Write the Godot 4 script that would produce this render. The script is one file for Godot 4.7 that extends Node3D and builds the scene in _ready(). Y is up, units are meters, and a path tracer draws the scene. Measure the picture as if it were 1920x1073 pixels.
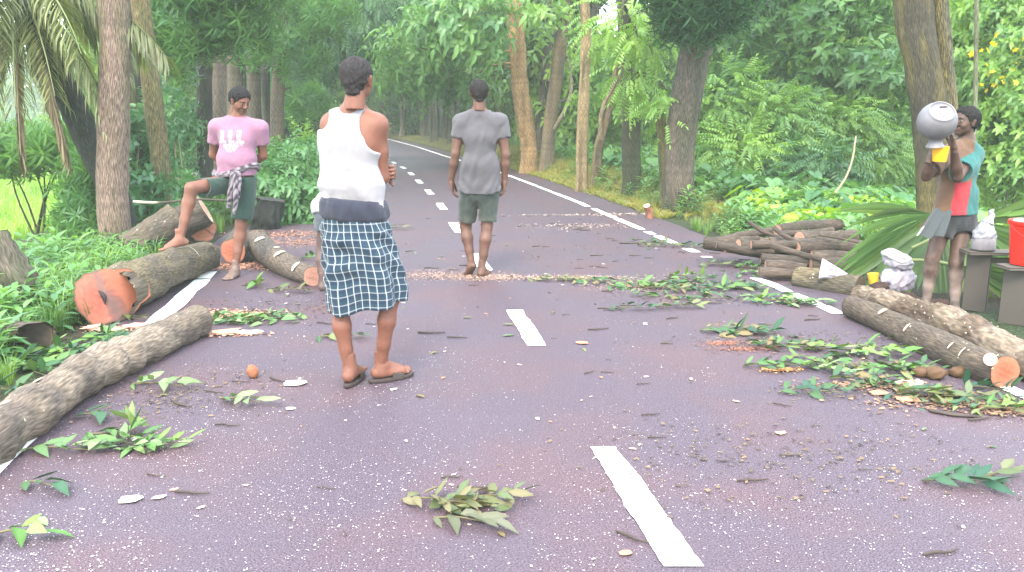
extends Node3D
# Road under an avenue of trees, blocked for tree felling. Units are metres, -Z is the way the camera looks.
class MB:
	# collects indexed triangles; clockwise seen from outside
	var v := PackedVector3Array()
	var uv := PackedVector2Array()
	var col := PackedColorArray()
	var idx := PackedInt32Array()
	func vert(p: Vector3, t := Vector2.ZERO, c := Color.WHITE) -> int:
		v.append(p)
		uv.append(t)
		col.append(c)
		return v.size() - 1
	func tri(a: int, b: int, c: int) -> void:
		idx.append(a)
		idx.append(b)
		idx.append(c)
	func quad(a: int, b: int, c: int, d: int) -> void:
		tri(a, b, c)
		tri(a, c, d)
	func normals() -> PackedVector3Array:
		var n := PackedVector3Array()
		n.resize(v.size())
		for t in range(0, idx.size(), 3):
			var a := idx[t]
			var b := idx[t + 1]
			var c := idx[t + 2]
			var f := (v[c] - v[a]).cross(v[b] - v[a])
			n[a] += f
			n[b] += f
			n[c] += f
		for i in n.size():
			n[i] = n[i].normalized() if n[i].length_squared() > 1e-20 else Vector3.UP
		return n
	func mesh() -> ArrayMesh:
		var arrays := []
		arrays.resize(Mesh.ARRAY_MAX)
		arrays[Mesh.ARRAY_VERTEX] = v
		arrays[Mesh.ARRAY_NORMAL] = normals()
		arrays[Mesh.ARRAY_TEX_UV] = uv
		arrays[Mesh.ARRAY_COLOR] = col
		arrays[Mesh.ARRAY_INDEX] = idx
		var m := ArrayMesh.new()
		m.add_surface_from_arrays(Mesh.PRIMITIVE_TRIANGLES, arrays)
		return m
class Field:
	# a distance grid to which tapered capsules are added or from which they are cut, and its surface net
	var lo: Vector3
	var h: float
	var nx: int
	var ny: int
	var nz: int
	var g := PackedFloat32Array()
	func _init(a: Vector3, b: Vector3, cell: float) -> void:
		lo = a
		h = cell
		nx = int(ceil((b.x - a.x) / cell)) + 1
		ny = int(ceil((b.y - a.y) / cell)) + 1
		nz = int(ceil((b.z - a.z) / cell)) + 1
		g.resize(nx * ny * nz)
		g.fill(1.0)
	func cap(a: Vector3, b: Vector3, ra: float, rb: float, k := 0.02, cut := false) -> void:
		var pad := k + 3.0 * h
		var e0 := (Vector3(minf(a.x - ra, b.x - rb), minf(a.y - ra, b.y - rb), minf(a.z - ra, b.z - rb)) - lo - Vector3.ONE * pad) / h
		var e1 := (Vector3(maxf(a.x + ra, b.x + rb), maxf(a.y + ra, b.y + rb), maxf(a.z + ra, b.z + rb)) - lo + Vector3.ONE * pad) / h
		var x0 := maxi(0, int(e0.x))
		var y0 := maxi(0, int(e0.y))
		var z0 := maxi(0, int(e0.z))
		var x1 := mini(nx - 1, int(e1.x) + 1)
		var y1 := mini(ny - 1, int(e1.y) + 1)
		var z1 := mini(nz - 1, int(e1.z) + 1)
		var ba := b - a
		var inv := 1.0 / maxf(ba.length_squared(), 1e-9)
		var dr := rb - ra
		var far := k + 3.0 * h
		for z in range(z0, z1 + 1):
			for y in range(y0, y1 + 1):
				var at := (z * ny + y) * nx
				var pa := Vector3(lo.x + x0 * h, lo.y + y * h, lo.z + z * h) - a
				for x in range(x0, x1 + 1):
					var t := clampf(pa.dot(ba) * inv, 0.0, 1.0)
					var d := (pa - ba * t).length() - ra - dr * t
					pa.x += h
					if d > far:
						continue
					var o := g[at + x]
					if cut:
						d = -d
						var m := clampf(0.5 - 0.5 * (d - o) / k, 0.0, 1.0)
						g[at + x] = lerpf(d, o, m) + k * m * (1.0 - m)
					else:
						var m := clampf(0.5 + 0.5 * (o - d) / k, 0.0, 1.0)
						g[at + x] = lerpf(o, d, m) - k * m * (1.0 - m)
	func plane(p: Vector3, n: Vector3, k := 0.006) -> void:
		# takes away what lies on the side that n points to
		n = n.normalized()
		for z in nz:
			for y in ny:
				var at := (z * ny + y) * nx
				var d := (Vector3(lo.x, lo.y + y * h, lo.z + z * h) - p).dot(n)
				for x in nx:
					var o := g[at + x]
					var m := clampf(0.5 - 0.5 * (d - o) / k, 0.0, 1.0)
					g[at + x] = lerpf(d, o, m) + k * m * (1.0 - m)
					d += n.x * h
	func net(mb: MB, paint: Callable, bend = null, xf := Transform3D()) -> void:
		var sx := 1
		var sy := nx
		var sz := nx * ny
		var off := PackedInt32Array([0, sx, sy, sx + sy, sz, sx + sz, sy + sz, sx + sy + sz])
		var at := PackedInt32Array()
		at.resize(g.size())
		at.fill(-1)
		var ea := PackedInt32Array([0, 0, 0, 1, 1, 2, 2, 3, 4, 4, 5, 6])
		var eb := PackedInt32Array([1, 2, 4, 3, 5, 3, 6, 7, 5, 6, 7, 7])
		var first := mb.v.size()
		var f := PackedFloat32Array()
		f.resize(8)
		for z in nz - 1:
			for y in ny - 1:
				var row := (z * ny + y) * nx
				for x in nx - 1:
					var i := row + x
					if absf(g[i]) > 2.0 * h:
						continue
					var s := 0
					for c in 8:
						f[c] = g[i + off[c]]
						if f[c] < 0.0:
							s += 1
					if s == 0 or s == 8:
						continue
					var p := Vector3.ZERO
					var n := 0
					for e in 12:
						var a := f[ea[e]]
						var b := f[eb[e]]
						if (a < 0.0) != (b < 0.0):
							var t := a / (a - b)
							var ca := ea[e]
							var cb := eb[e]
							p += Vector3((ca & 1), (ca >> 1) & 1, ca >> 2).lerp(Vector3((cb & 1), (cb >> 1) & 1, cb >> 2), t)
							n += 1
					p = lo + (Vector3(x, y, z) + p / n) * h
					var nor := Vector3(f[1] + f[3] + f[5] + f[7] - f[0] - f[2] - f[4] - f[6], f[2] + f[3] + f[6] + f[7] - f[0] - f[1] - f[4] - f[5], f[4] + f[5] + f[6] + f[7] - f[0] - f[1] - f[2] - f[3]).normalized()
					if bend != null:
						p += nor * float(bend.call(p, nor))
					at[i] = mb.vert(xf * p, Vector2(p.x, p.y), paint.call(p, nor))
		for z in range(1, nz - 1):
			for y in range(1, ny - 1):
				var row := (z * ny + y) * nx
				for x in range(1, nx - 1):
					var i := row + x
					if at[i] < 0:
						continue
					var inside := g[i] < 0.0
					if inside != (g[i + sx] < 0.0):
						face(mb, at[i], at[i - sy], at[i - sy - sz], at[i - sz], inside)
					if inside != (g[i + sy] < 0.0):
						face(mb, at[i], at[i - sz], at[i - sx - sz], at[i - sx], inside)
					if inside != (g[i + sz] < 0.0):
						face(mb, at[i], at[i - sx], at[i - sx - sy], at[i - sy], inside)
	func face(mb: MB, a: int, b: int, c: int, d: int, flip: bool) -> void:
		if a < 0 or b < 0 or c < 0 or d < 0:
			return
		if flip:
			mb.quad(a, d, c, b)
		else:
			mb.quad(a, b, c, d)
var rng := RandomNumberGenerator.new()
var noise := FastNoiseLite.new()
var taken := {}
var mats := {}
var shared := {}
func called(kind: String) -> String:
	var n: int = taken.get(kind, 0)
	taken[kind] = n + 1
	return kind if n == 0 else "%s_%03d" % [kind, n]
func tag(o: Node3D, label: String, category := "", group := "", kind := "") -> void:
	if label:
		o.set_meta("label", label)
	if category:
		o.set_meta("category", category)
	if group:
		o.set_meta("group", group)
	if kind:
		o.set_meta("kind", kind)
func thing(kind: String, label: String, category: String, at := Vector3.ZERO, group := "") -> Node3D:
	var o := Node3D.new()
	o.name = called(kind)
	o.position = at
	add_child(o)
	tag(o, label, category, group)
	return o
func part(under: Node3D, kind: String, m: Mesh, mat: Material, at := Transform3D()) -> MeshInstance3D:
	var o := MeshInstance3D.new()
	o.name = kind
	o.mesh = m
	o.material_override = mat
	o.transform = at
	under.add_child(o, true)
	return o
func single(kind: String, label: String, category: String, m: Mesh, mat: Material, at := Transform3D(), group := "") -> MeshInstance3D:
	var o := MeshInstance3D.new()
	o.name = called(kind)
	o.mesh = m
	o.material_override = mat
	o.transform = at
	add_child(o)
	tag(o, label, category, group)
	return o
func setting(kind: String, m: Mesh, mat: Material, label := "") -> MeshInstance3D:
	var o := single(kind, label, "", m, mat)
	o.set_meta("kind", "structure")
	return o
func _ready() -> void:
	var cam := Camera3D.new()
	cam.name = "camera"
	cam.position = Vector3(0, 1.4, 0)
	cam.rotation_degrees = Vector3(-11.19, 0, 0)
	cam.fov = 37.07
	cam.near = 0.05
	cam.far = 900.0
	add_child(cam)
	var sky_look := ProceduralSkyMaterial.new()
	sky_look.sky_top_color = Color(0.85, 0.90, 0.95)
	sky_look.sky_horizon_color = Color(0.95, 0.955, 0.95)
	sky_look.ground_bottom_color = Color(0.30, 0.33, 0.25)
	sky_look.ground_horizon_color = Color(0.7, 0.74, 0.7)
	sky_look.sky_energy_multiplier = 1.15
	var sky := Sky.new()
	sky.sky_material = sky_look
	var env := Environment.new()
	env.background_mode = Environment.BG_SKY
	env.sky = sky
	env.tonemap_mode = Environment.TONE_MAPPER_LINEAR
	env.tonemap_exposure = 7.3
	env.fog_enabled = true
	env.fog_density = 0.0020
	env.fog_light_color = Color(0.90, 0.96, 0.90)
	env.sdfgi_enabled = true
	env.ssao_enabled = true
	env.ssil_enabled = true
	var around := WorldEnvironment.new()
	around.name = "daylight"
	around.environment = env
	add_child(around)
	var sun := DirectionalLight3D.new()
	sun.name = "sun"
	sun.rotation_degrees = Vector3(-46, -12, 0)
	sun.light_color = Color(1.0, 0.96, 0.88)
	sun.light_energy = 0.45
	sun.light_angular_distance = 22.0
	sun.shadow_enabled = true
	add_child(sun)
	rng.seed = 7
	noise.seed = 5
	noise.noise_type = FastNoiseLite.TYPE_SIMPLEX_SMOOTH
	noise.frequency = 1.0
	noise.fractal_octaves = 3
	make_materials()
	make_leaves()
	build_ground()
	build_trees()
	build_undergrowth()
	build_logs()
	build_roadside()
	build_people()
	build_debris()
# ---------------------------------------------------------------- materials
func plain(rough := 0.8, c := Color(0.64, 0.64, 0.64), backlight := 0.0) -> StandardMaterial3D:
	var m := StandardMaterial3D.new()
	m.albedo_color = c.linear_to_srgb()
	m.roughness = rough
	m.metallic_specular = 0.35
	m.vertex_color_use_as_albedo = true
	if backlight > 0.0:
		m.backlight_enabled = true
		m.backlight = Color(backlight, backlight, backlight * 0.45).linear_to_srgb()
	return m
func picture(w: int, h: int, f: Callable) -> ImageTexture:
	var im := Image.create(w, h, false, Image.FORMAT_RGB8)
	for y in h:
		for x in w:
			im.set_pixel(x, y, f.call(x, y))
	return ImageTexture.create_from_image(im)
func around(x: float, y: float, w: float, h: float, k: float) -> float:
	# noise that repeats every w by h
	var a := x / w * TAU
	var b := y / h * TAU
	return noise.get_noise_3d(cos(a) * k + 3.0 * cos(b) * k, sin(a) * k + 3.1 * sin(b) * k, sin(b) * k * 2.0 + cos(a + b) * 0.3 * k)
func make_materials() -> void:
	var fn := FastNoiseLite.new()
	fn.seed = 11
	fn.frequency = 0.04
	fn.fractal_octaves = 4
	# bark: grey tones with upright fissures, tinted by each trunk's own colour
	var wide := fn.get_seamless_image(256, 256)
	fn.frequency = 0.11
	var fine := fn.get_seamless_image(256, 256)
	var bark := func(x: int, y: int) -> Color:
		var a := wide.get_pixel((x * 3) % 256, y).r
		var b := fine.get_pixel((x * 2) % 256, (y / 2) % 256).r
		var ridge := absf(a - 0.5) * 2.0
		var t := clampf(0.35 + 0.75 * sqrt(ridge) * 0.8 + (b - 0.5) * 0.7, 0.12, 1.0)
		return Color(t, t, t)
	var bark_map := picture(256, 256, bark)
	var m := plain(0.9)
	m.albedo_texture = bark_map
	m.heightmap_enabled = true
	m.heightmap_texture = bark_map
	m.heightmap_scale = 0.9
	mats.bark = m
	var log_map := picture(256, 256, func(x: int, y: int) -> Color:
		var a := wide.get_pixel((x * 2) % 256, (y * 2) % 256).r
		var b := fine.get_pixel(x, y).r
		var t := clampf(0.78 + (a - 0.5) * 0.45 + (b - 0.5) * 0.34, 0.3, 1.0)
		return Color(t, t, t))
	m = plain(0.9)
	m.albedo_texture = log_map
	m.heightmap_enabled = true
	m.heightmap_texture = log_map
	m.heightmap_scale = 0.3
	m.uv1_scale = Vector3(1.0, 0.8, 1.0)
	mats.log_bark = m
	# road: dark aggregate, pale stones, broad stains
	fn.frequency = 0.25
	fn.seed = 3
	var grit := fn.get_seamless_image(512, 512)
	fn.frequency = 0.012
	var stain := fn.get_seamless_image(512, 512)
	var r2 := RandomNumberGenerator.new()
	r2.seed = 12
	var speck := PackedFloat32Array()
	speck.resize(512 * 512)
	for i in 5200:
		var px := r2.randi() % 512
		var py := r2.randi() % 512
		var s := r2.randf()
		speck[py * 512 + px] = s
		if s > 0.55:
			speck[py * 512 + (px + 1) % 512] = s * 0.8
			speck[((py + 1) % 512) * 512 + px] = s * 0.7
	var road_map := picture(512, 512, func(x: int, y: int) -> Color:
		var t := 0.098 + (grit.get_pixel(x, y).r - 0.5) * 0.16 + speck[y * 512 + x] * 0.16
		return Color(t * 1.04, t * 0.725, t * 0.87).linear_to_srgb())
	var road_bump := picture(512, 512, func(x: int, y: int) -> Color:
		var t := clampf(grit.get_pixel(x, y).r * 0.8 + speck[y * 512 + x] * 0.3, 0.0, 1.0)
		return Color(t, t, t))
	var stain_map := picture(256, 256, func(x: int, y: int) -> Color:
		var t := clampf((stain.get_pixel(x * 2, y * 2).r - 0.35) * 2.2, 0.0, 1.0)
		return Color(0.93, 0.95, 1.0).lerp(Color(1.0, 0.95, 0.96), t))
	m = plain(0.58)
	m.metallic_specular = 0.3
	m.albedo_texture = road_map
	m.heightmap_enabled = true
	m.heightmap_texture = road_bump
	m.heightmap_scale = 0.6
	m.uv1_scale = Vector3(0.9, 0.9, 0.9)
	m.detail_enabled = true
	m.detail_albedo = stain_map
	m.detail_blend_mode = BaseMaterial3D.BLEND_MODE_MUL
	m.detail_uv_layer = BaseMaterial3D.DETAIL_UV_2
	m.uv2_scale = Vector3(0.16, 0.16, 0.16)
	mats.road = m
	# soil and litter
	fn.frequency = 0.09
	fn.seed = 21
	var lump := fn.get_seamless_image(256, 256)
	var soil_map := picture(256, 256, func(x: int, y: int) -> Color:
		var t := 0.45 + lump.get_pixel(x, y).r * 0.55
		return Color(t, t, t))
	m = plain(0.95)
	m.albedo_texture = soil_map
	m.uv1_scale = Vector3(1.2, 1.2, 1.2)
	m.heightmap_enabled = true
	m.heightmap_texture = soil_map
	m.heightmap_scale = 4.0
	mats.soil = m
	# painted road lines, worn
	var paint_map := picture(128, 128, func(x: int, y: int) -> Color:
		var t := lump.get_pixel(x * 2, y * 2).r
		var u := grit.get_pixel(x * 3, y * 3).r
		var w := 0.80 - 0.06 * t - (0.22 if u < 0.30 else 0.0)
		return Color(w, w, w * 0.97).linear_to_srgb())
	m = plain(0.6)
	m.albedo_texture = paint_map
	m.uv1_scale = Vector3(3.0, 3.0, 3.0)
	m.albedo_color = Color(0.95, 0.95, 0.95)
	mats.paint = m
	mats.leaf = plain(0.42, Color.WHITE, 0.9)
	mats.leaf.metallic_specular = 0.5
	mats.far_leaf = plain(0.6, Color.WHITE, 0.75)
	mats.dry = plain(0.85)
	mats.wood = plain(0.75)
	mats.pale = plain(0.75, Color.WHITE)
	var skin := plain(0.55)
	skin.subsurf_scatter_enabled = true
	skin.subsurf_scatter_strength = 0.12
	skin.heightmap_enabled = true
	skin.heightmap_texture = soil_map
	skin.uv1_triplanar = true
	skin.uv1_scale = Vector3(6, 6, 6)
	skin.heightmap_scale = 0.12
	mats.skin = skin
	mats.hair = plain(0.8)
	mats.hair.metallic_specular = 0.25
	var weave := picture(64, 64, func(x: int, y: int) -> Color:
		var t := 0.86 + 0.14 * (0.5 + 0.5 * sin(x * TAU / 4.0)) * (0.5 + 0.5 * sin(y * TAU / 4.0))
		return Color(t, t, t))
	var cloth := plain(0.92)
	cloth.albedo_texture = weave
	cloth.uv1_triplanar = true
	cloth.uv1_scale = Vector3(14, 14, 14)
	cloth.heightmap_enabled = true
	cloth.heightmap_texture = lump_texture(lump)
	cloth.heightmap_scale = 0.25
	cloth.rim_enabled = true
	cloth.rim = 0.25
	mats.cloth = cloth
func lump_texture(im: Image) -> ImageTexture:
	var c := im.duplicate()
	c.convert(Image.FORMAT_RGB8)
	return ImageTexture.create_from_image(c)
# ---------------------------------------------------------------- shapes
func tube(mb: MB, pts: PackedVector3Array, radii: PackedFloat32Array, sides: int, paint: Callable, rough := 0.0, freq := 6.0, caps := 0, uvk := 0.4) -> void:
	# a bent, tapered stem; radii at the same places as pts; rough is the share by which noise swells it
	var n := pts.size()
	var t0 := (pts[1] - pts[0]).normalized()
	var side := t0.cross(Vector3(0.31, 0.11, 0.94)).normalized()
	var along := 0.0
	var first := mb.v.size()
	var turns := maxf(1.0, round(TAU * radii[0] / uvk))
	for i in n:
		var t := (pts[mini(i + 1, n - 1)] - pts[maxi(i - 1, 0)]).normalized()
		side = (side - t * side.dot(t)).normalized()
		var other := t.cross(side)
		if i > 0:
			along += pts[i].distance_to(pts[i - 1])
		for k in sides + 1:
			var a := TAU * (k % sides) / sides
			var d := side * cos(a) + other * sin(a)
			var r := radii[i]
			if rough > 0.0:
				var q := pts[i] * 0.35 * freq + d * r * freq
				r *= 1.0 + rough * noise.get_noise_3dv(q) * 1.6
			var p := pts[i] + d * r
			mb.vert(p, Vector2(float(k) / sides * turns, along / 1.7), paint.call(p, d, along))
	for i in n - 1:
		for k in sides:
			var a := first + i * (sides + 1) + k
			mb.quad(a, a + sides + 1, a + sides + 2, a + 1)
	if caps & 1:
		disc(mb, first, sides, pts[0], paint, -t0, false)
	if caps & 2:
		disc(mb, first + (n - 1) * (sides + 1), sides, pts[n - 1], paint, (pts[n - 1] - pts[n - 2]).normalized(), true)
func disc(mb: MB, at: int, sides: int, c: Vector3, paint: Callable, d: Vector3, flip: bool) -> void:
	var m := mb.vert(c, Vector2.ZERO, paint.call(c, d, 0.0))
	var ring := []
	for k in sides:
		ring.append(mb.vert(mb.v[at + k], Vector2(0.1, 0.1), mb.col[at + k]))
	for k in sides:
		if flip:
			mb.tri(m, ring[(k + 1) % sides], ring[k])
		else:
			mb.tri(m, ring[k], ring[(k + 1) % sides])
func bend_path(pts: Array, steps: int) -> PackedVector3Array:
	# a smooth path through the points
	var out := PackedVector3Array()
	var n := pts.size()
	for i in n - 1:
		var a: Vector3 = pts[maxi(i - 1, 0)]
		var b: Vector3 = pts[i]
		var c: Vector3 = pts[i + 1]
		var d: Vector3 = pts[mini(i + 2, n - 1)]
		for s in steps:
			out.append(b.cubic_interpolate(c, a, d, float(s) / steps))
	out.append(pts[n - 1])
	return out
func spread(values: Array, steps: int) -> PackedFloat32Array:
	var out := PackedFloat32Array()
	for i in values.size() - 1:
		for s in steps:
			out.append(lerpf(values[i], values[i + 1], float(s) / steps))
	out.append(values[-1])
	return out
func even(values: Array, n: int) -> PackedFloat32Array:
	var out := PackedFloat32Array()
	for i in n:
		var q := float(i) / (n - 1) * (values.size() - 1)
		var k := mini(int(q), values.size() - 2)
		out.append(lerpf(values[k], values[k + 1], q - k))
	return out
func leaf(mb: MB, o: Vector3, d: Vector3, up: Vector3, size: float, wide: float, droop: float, c: Color, fine := true, sharp := 0.62) -> void:
	# one leaf folded along its midrib
	d = d.normalized()
	var s := d.cross(up).normalized()
	var n := s.cross(d)
	var a := mb.vert(o, Vector2.ZERO, c)
	if not fine:
		var l := mb.vert(o + d * size * 0.45 + s * wide * 0.5 + n * wide * 0.18, Vector2.ZERO, c)
		var r := mb.vert(o + d * size * 0.45 - s * wide * 0.5 + n * wide * 0.18, Vector2.ZERO, c)
		var e := mb.vert(o + d * size - n * droop * size, Vector2.ZERO, c)
		mb.tri(a, e, l)
		mb.tri(a, r, e)
		return
	var rows := [[0.28, 0.86, 0.06], [sharp, 0.84, 0.35]]
	var last := []
	var mid := c * 1.25
	for q in rows:
		var m: Vector3 = o + d * size * q[0] - n * droop * size * q[2]
		var w: float = wide * 0.5 * q[1]
		var l := mb.vert(m + s * w + n * w * 0.34, Vector2.ZERO, c)
		var k := mb.vert(m, Vector2.ZERO, mid)
		var r := mb.vert(m - s * w + n * w * 0.34, Vector2.ZERO, c)
		if last.is_empty():
			mb.tri(a, k, l)
			mb.tri(a, r, k)
		else:
			mb.quad(last[0], last[1], k, l)
			mb.quad(last[1], last[2], r, k)
		last = [l, k, r]
	var e := mb.vert(o + d * size - n * droop * size, Vector2.ZERO, c)
	mb.tri(last[0], last[1], e)
	mb.tri(last[1], last[2], e)
func twig(mb: MB, a: Vector3, b: Vector3, ra: float, rb: float, c: Color) -> void:
	tube(mb, PackedVector3Array([a, (a + b) * 0.5, b]), PackedFloat32Array([ra, (ra + rb) * 0.5, rb]), 4, func(_p, _d, _l): return c)
func make_leaves() -> void:
	# sprays of leaves that crowns, bushes and weeds are made of; +Y leads away from the stem
	var r := RandomNumberGenerator.new()
	r.seed = 99
	var jit := func(k: float) -> Color:
		var t := 1.0 + r.randf_range(-k, k)
		return Color(t * (1.0 + r.randf_range(-0.1, 0.1)), t, t)
	for fine in [true, false]:
		var tail := "" if fine else "_far"
		# feather-like spray of paired leaflets
		var mb := MB.new()
		var last := Vector3.ZERO
		for i in 8:
			var t := i / 7.0
			var p := Vector3(0, 0.06 + 0.40 * t, -0.13 * t * t)
			if fine:
				twig(mb, last, p, 0.003, 0.002, Color(0.9, 0.8, 0.5))
			last = p
			var sides := [-1.0, 1.0] if i < 7 else [0.0]
			for s in sides:
				var d := Vector3(s * 0.9, 0.55 - 0.25 * t + (0.9 if s == 0.0 else 0.0), -0.25 - r.randf() * 0.35)
				leaf(mb, p, d, Vector3(0, 0.2, 1), 0.125 * r.randf_range(0.8, 1.15) * (1.0 - 0.3 * absf(t - 0.5)), 0.042, 0.25, jit.call(0.25), fine)
		shared["feather" + tail] = mb.mesh()
		# twig with single broader leaves
		mb = MB.new()
		last = Vector3.ZERO
		for i in 11:
			var t := i / 10.0
			var p := Vector3(0.03 * sin(t * 5.0), 0.04 + 0.36 * t, -0.05 * t)
			if fine:
				twig(mb, last, p, 0.004, 0.003, Color(0.8, 0.7, 0.5))
			last = p
			var a := i * 2.4
			var d := Vector3(cos(a) * 0.9, 0.45 + 0.4 * t, sin(a) * 0.9 - 0.15)
			leaf(mb, p, d, Vector3(0, 1, 0.3), 0.135 * r.randf_range(0.7, 1.2), 0.062, 0.3, jit.call(0.25), fine)
		shared["broad" + tail] = mb.mesh()
		# hanging tuft of long leaves
		mb = MB.new()
		for i in 13:
			var a := i * 2.4 + r.randf() * 0.5
			var d := Vector3(cos(a) * r.randf_range(0.35, 0.8), r.randf_range(-0.1, 0.9), sin(a) * r.randf_range(0.35, 0.8))
			var p := Vector3(0, 0.05 + 0.018 * i, 0)
			leaf(mb, p, d, Vector3(0, 1, 0.1), r.randf_range(0.2, 0.3), 0.045, 0.55, jit.call(0.3), fine)
		shared["long" + tail] = mb.mesh()
	# grass tuft
	var mb := MB.new()
	for i in 16:
		var a := i * 2.4
		var lean := Vector3(cos(a), 0, sin(a))
		var hgt := r.randf_range(0.18, 0.42)
		var o := lean * r.randf() * 0.06
		var s := lean.cross(Vector3.UP) * 0.006
		var c: Color = jit.call(0.3)
		var m := o + Vector3.UP * hgt * 0.6 + lean * hgt * 0.15
		var e := o + Vector3.UP * hgt * 0.92 + lean * hgt * r.randf_range(0.3, 0.6)
		var i0 := mb.vert(o - s, Vector2.ZERO, c)
		var i1 := mb.vert(o + s, Vector2.ZERO, c)
		var i2 := mb.vert(m + s * 0.8, Vector2.ZERO, c)
		var i3 := mb.vert(m - s * 0.8, Vector2.ZERO, c)
		var i4 := mb.vert(e, Vector2.ZERO, c)
		mb.quad(i0, i1, i2, i3)
		mb.tri(i3, i2, i4)
	shared.grass = mb.mesh()
	# weed with big heart-shaped leaves on stalks
	mb = MB.new()
	for i in 7:
		var a := i * 2.4 + r.randf() * 0.6
		var lean := Vector3(cos(a), 0, sin(a))
		var hgt := r.randf_range(0.16, 0.42)
		var top := lean * r.randf_range(0.08, 0.2) + Vector3.UP * hgt
		twig(mb, lean * 0.01, top, 0.006, 0.004, Color(0.8, 1.0, 0.7))
		heart(mb, top, lean + Vector3(0, r.randf_range(-0.7, -0.1), 0), r.randf_range(0.13, 0.24), jit.call(0.25))
	shared.weed = mb.mesh()
	# low sprig of pointed leaves
	mb = MB.new()
	for i in 18:
		var a := i * 2.4
		var t := i / 17.0
		var lean := Vector3(cos(a), 0, sin(a))
		leaf(mb, Vector3(0, 0.03 + 0.26 * t, 0) + lean * 0.02, lean + Vector3(0, 0.2 + 0.6 * t, 0), Vector3.UP, r.randf_range(0.10, 0.18), 0.05, 0.35, jit.call(0.3), true)
	shared.herb = mb.mesh()
func heart(mb: MB, o: Vector3, d: Vector3, size: float, c: Color) -> void:
	d = d.normalized()
	var s := d.cross(Vector3.UP).normalized()
	var n := s.cross(d)
	var out := [[-0.22, 0.22], [-0.12, 0.46], [0.15, 0.5], [0.5, 0.36], [0.8, 0.14]]
	var mid := mb.vert(o, Vector2.ZERO, c * 1.2)
	var tip := mb.vert(o + d * size - n * size * 0.12, Vector2.ZERO, c)
	for q in [-1.0, 1.0]:
		var last := -1
		for k in out:
			var p: Vector3 = o + d * size * k[0] + s * size * k[1] * q + n * size * (0.12 * k[1])
			var i := mb.vert(p, Vector2.ZERO, c)
			if last >= 0:
				if q > 0.0:
					mb.tri(mid, i, last)
				else:
					mb.tri(mid, last, i)
			last = i
		if q > 0.0:
			mb.tri(mid, tip, last)
		else:
			mb.tri(mid, last, tip)
func scatter(under: Node3D, kind: String, m: Mesh, mat: Material, where: Array[Transform3D], tints: PackedColorArray) -> MultiMeshInstance3D:
	var mm := MultiMesh.new()
	mm.transform_format = MultiMesh.TRANSFORM_3D
	mm.use_colors = true
	mm.mesh = m
	mm.instance_count = where.size()
	for i in where.size():
		mm.set_instance_transform(i, where[i])
		mm.set_instance_color(i, tints[i])
	var o := MultiMeshInstance3D.new()
	o.name = kind
	o.multimesh = mm
	o.material_override = mat
	if under == self:
		o.name = called(kind)
		add_child(o)
	else:
		under.add_child(o, true)
	o.set_meta("kind", "stuff")
	return o
func sprays(blobs: Array, density: float, s0: float, s1: float, ca: Color, cb: Color, hang: float, where: Array[Transform3D], tints: PackedColorArray) -> void:
	# fills ellipsoids [centre, radii] with sprays that lead outwards and hang
	for b in blobs:
		var c: Vector3 = b[0]
		var r: Vector3 = b[1]
		var count := int(density * (r.x * r.y + r.y * r.z + r.x * r.z) * 4.2)
		for i in count:
			var d := Vector3(rng.randfn(), rng.randfn(), rng.randfn()).normalized()
			var q := pow(rng.randf(), 0.45)
			var p := c + d * r * q
			var lump := noise.get_noise_3dv(p * (0.9 / maxf(0.4, r.x)) + c)
			if lump < -0.22:
				continue
			var out := (d * Vector3(1, 0.6, 1) + Vector3(rng.randf_range(-0.5, 0.5), rng.randf_range(-0.4, 0.4) - hang, rng.randf_range(-0.5, 0.5))).normalized()
			var back := out.cross(Vector3(rng.randf_range(-0.3, 0.3), 1, rng.randf_range(-0.3, 0.3))).normalized()
			if back.length_squared() < 0.5:
				back = Vector3.RIGHT
			var up := back.cross(out)
			var s := rng.randf_range(s0, s1)
			where.append(Transform3D(Basis(back * s, out * s, back.cross(out) * s), p))
			var t := clampf(0.5 + lump * 0.9 + rng.randf_range(-0.3, 0.3), 0.0, 1.0)
			tints.append(ca.lerp(cb, t))
# ---------------------------------------------------------------- ground and road
const BEND := [[-8.0, 1.9], [-4.0, 1.37], [0.0, 0.87], [2.45, 0.55], [4.0, 0.31], [6.14, 0.02], [8.82, -0.395], [11.54, -0.81], [14.1, -1.2], [16.7, -1.65], [19.1, -2.08], [21.7, -2.55], [24.2, -3.05], [32.0, -4.88], [42.0, -7.0], [54.0, -9.85], [70.0, -14.2], [100.0, -23.5], [140.0, -38.0], [220.0, -68.0]]
func mid_of(d: float) -> float:
	# how far right of the camera the middle of the road lies, d metres ahead
	if d <= BEND[0][0]:
		return BEND[0][1] + (BEND[0][0] - d) * 0.135
	for i in BEND.size() - 1:
		if d <= BEND[i + 1][0]:
			return lerpf(BEND[i][1], BEND[i + 1][1], (d - BEND[i][0]) / (BEND[i + 1][0] - BEND[i][0]))
	return BEND[-1][1]
func ramp(a: float, b: float, t: float) -> float:
	return smoothstep(a, b, t)
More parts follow.
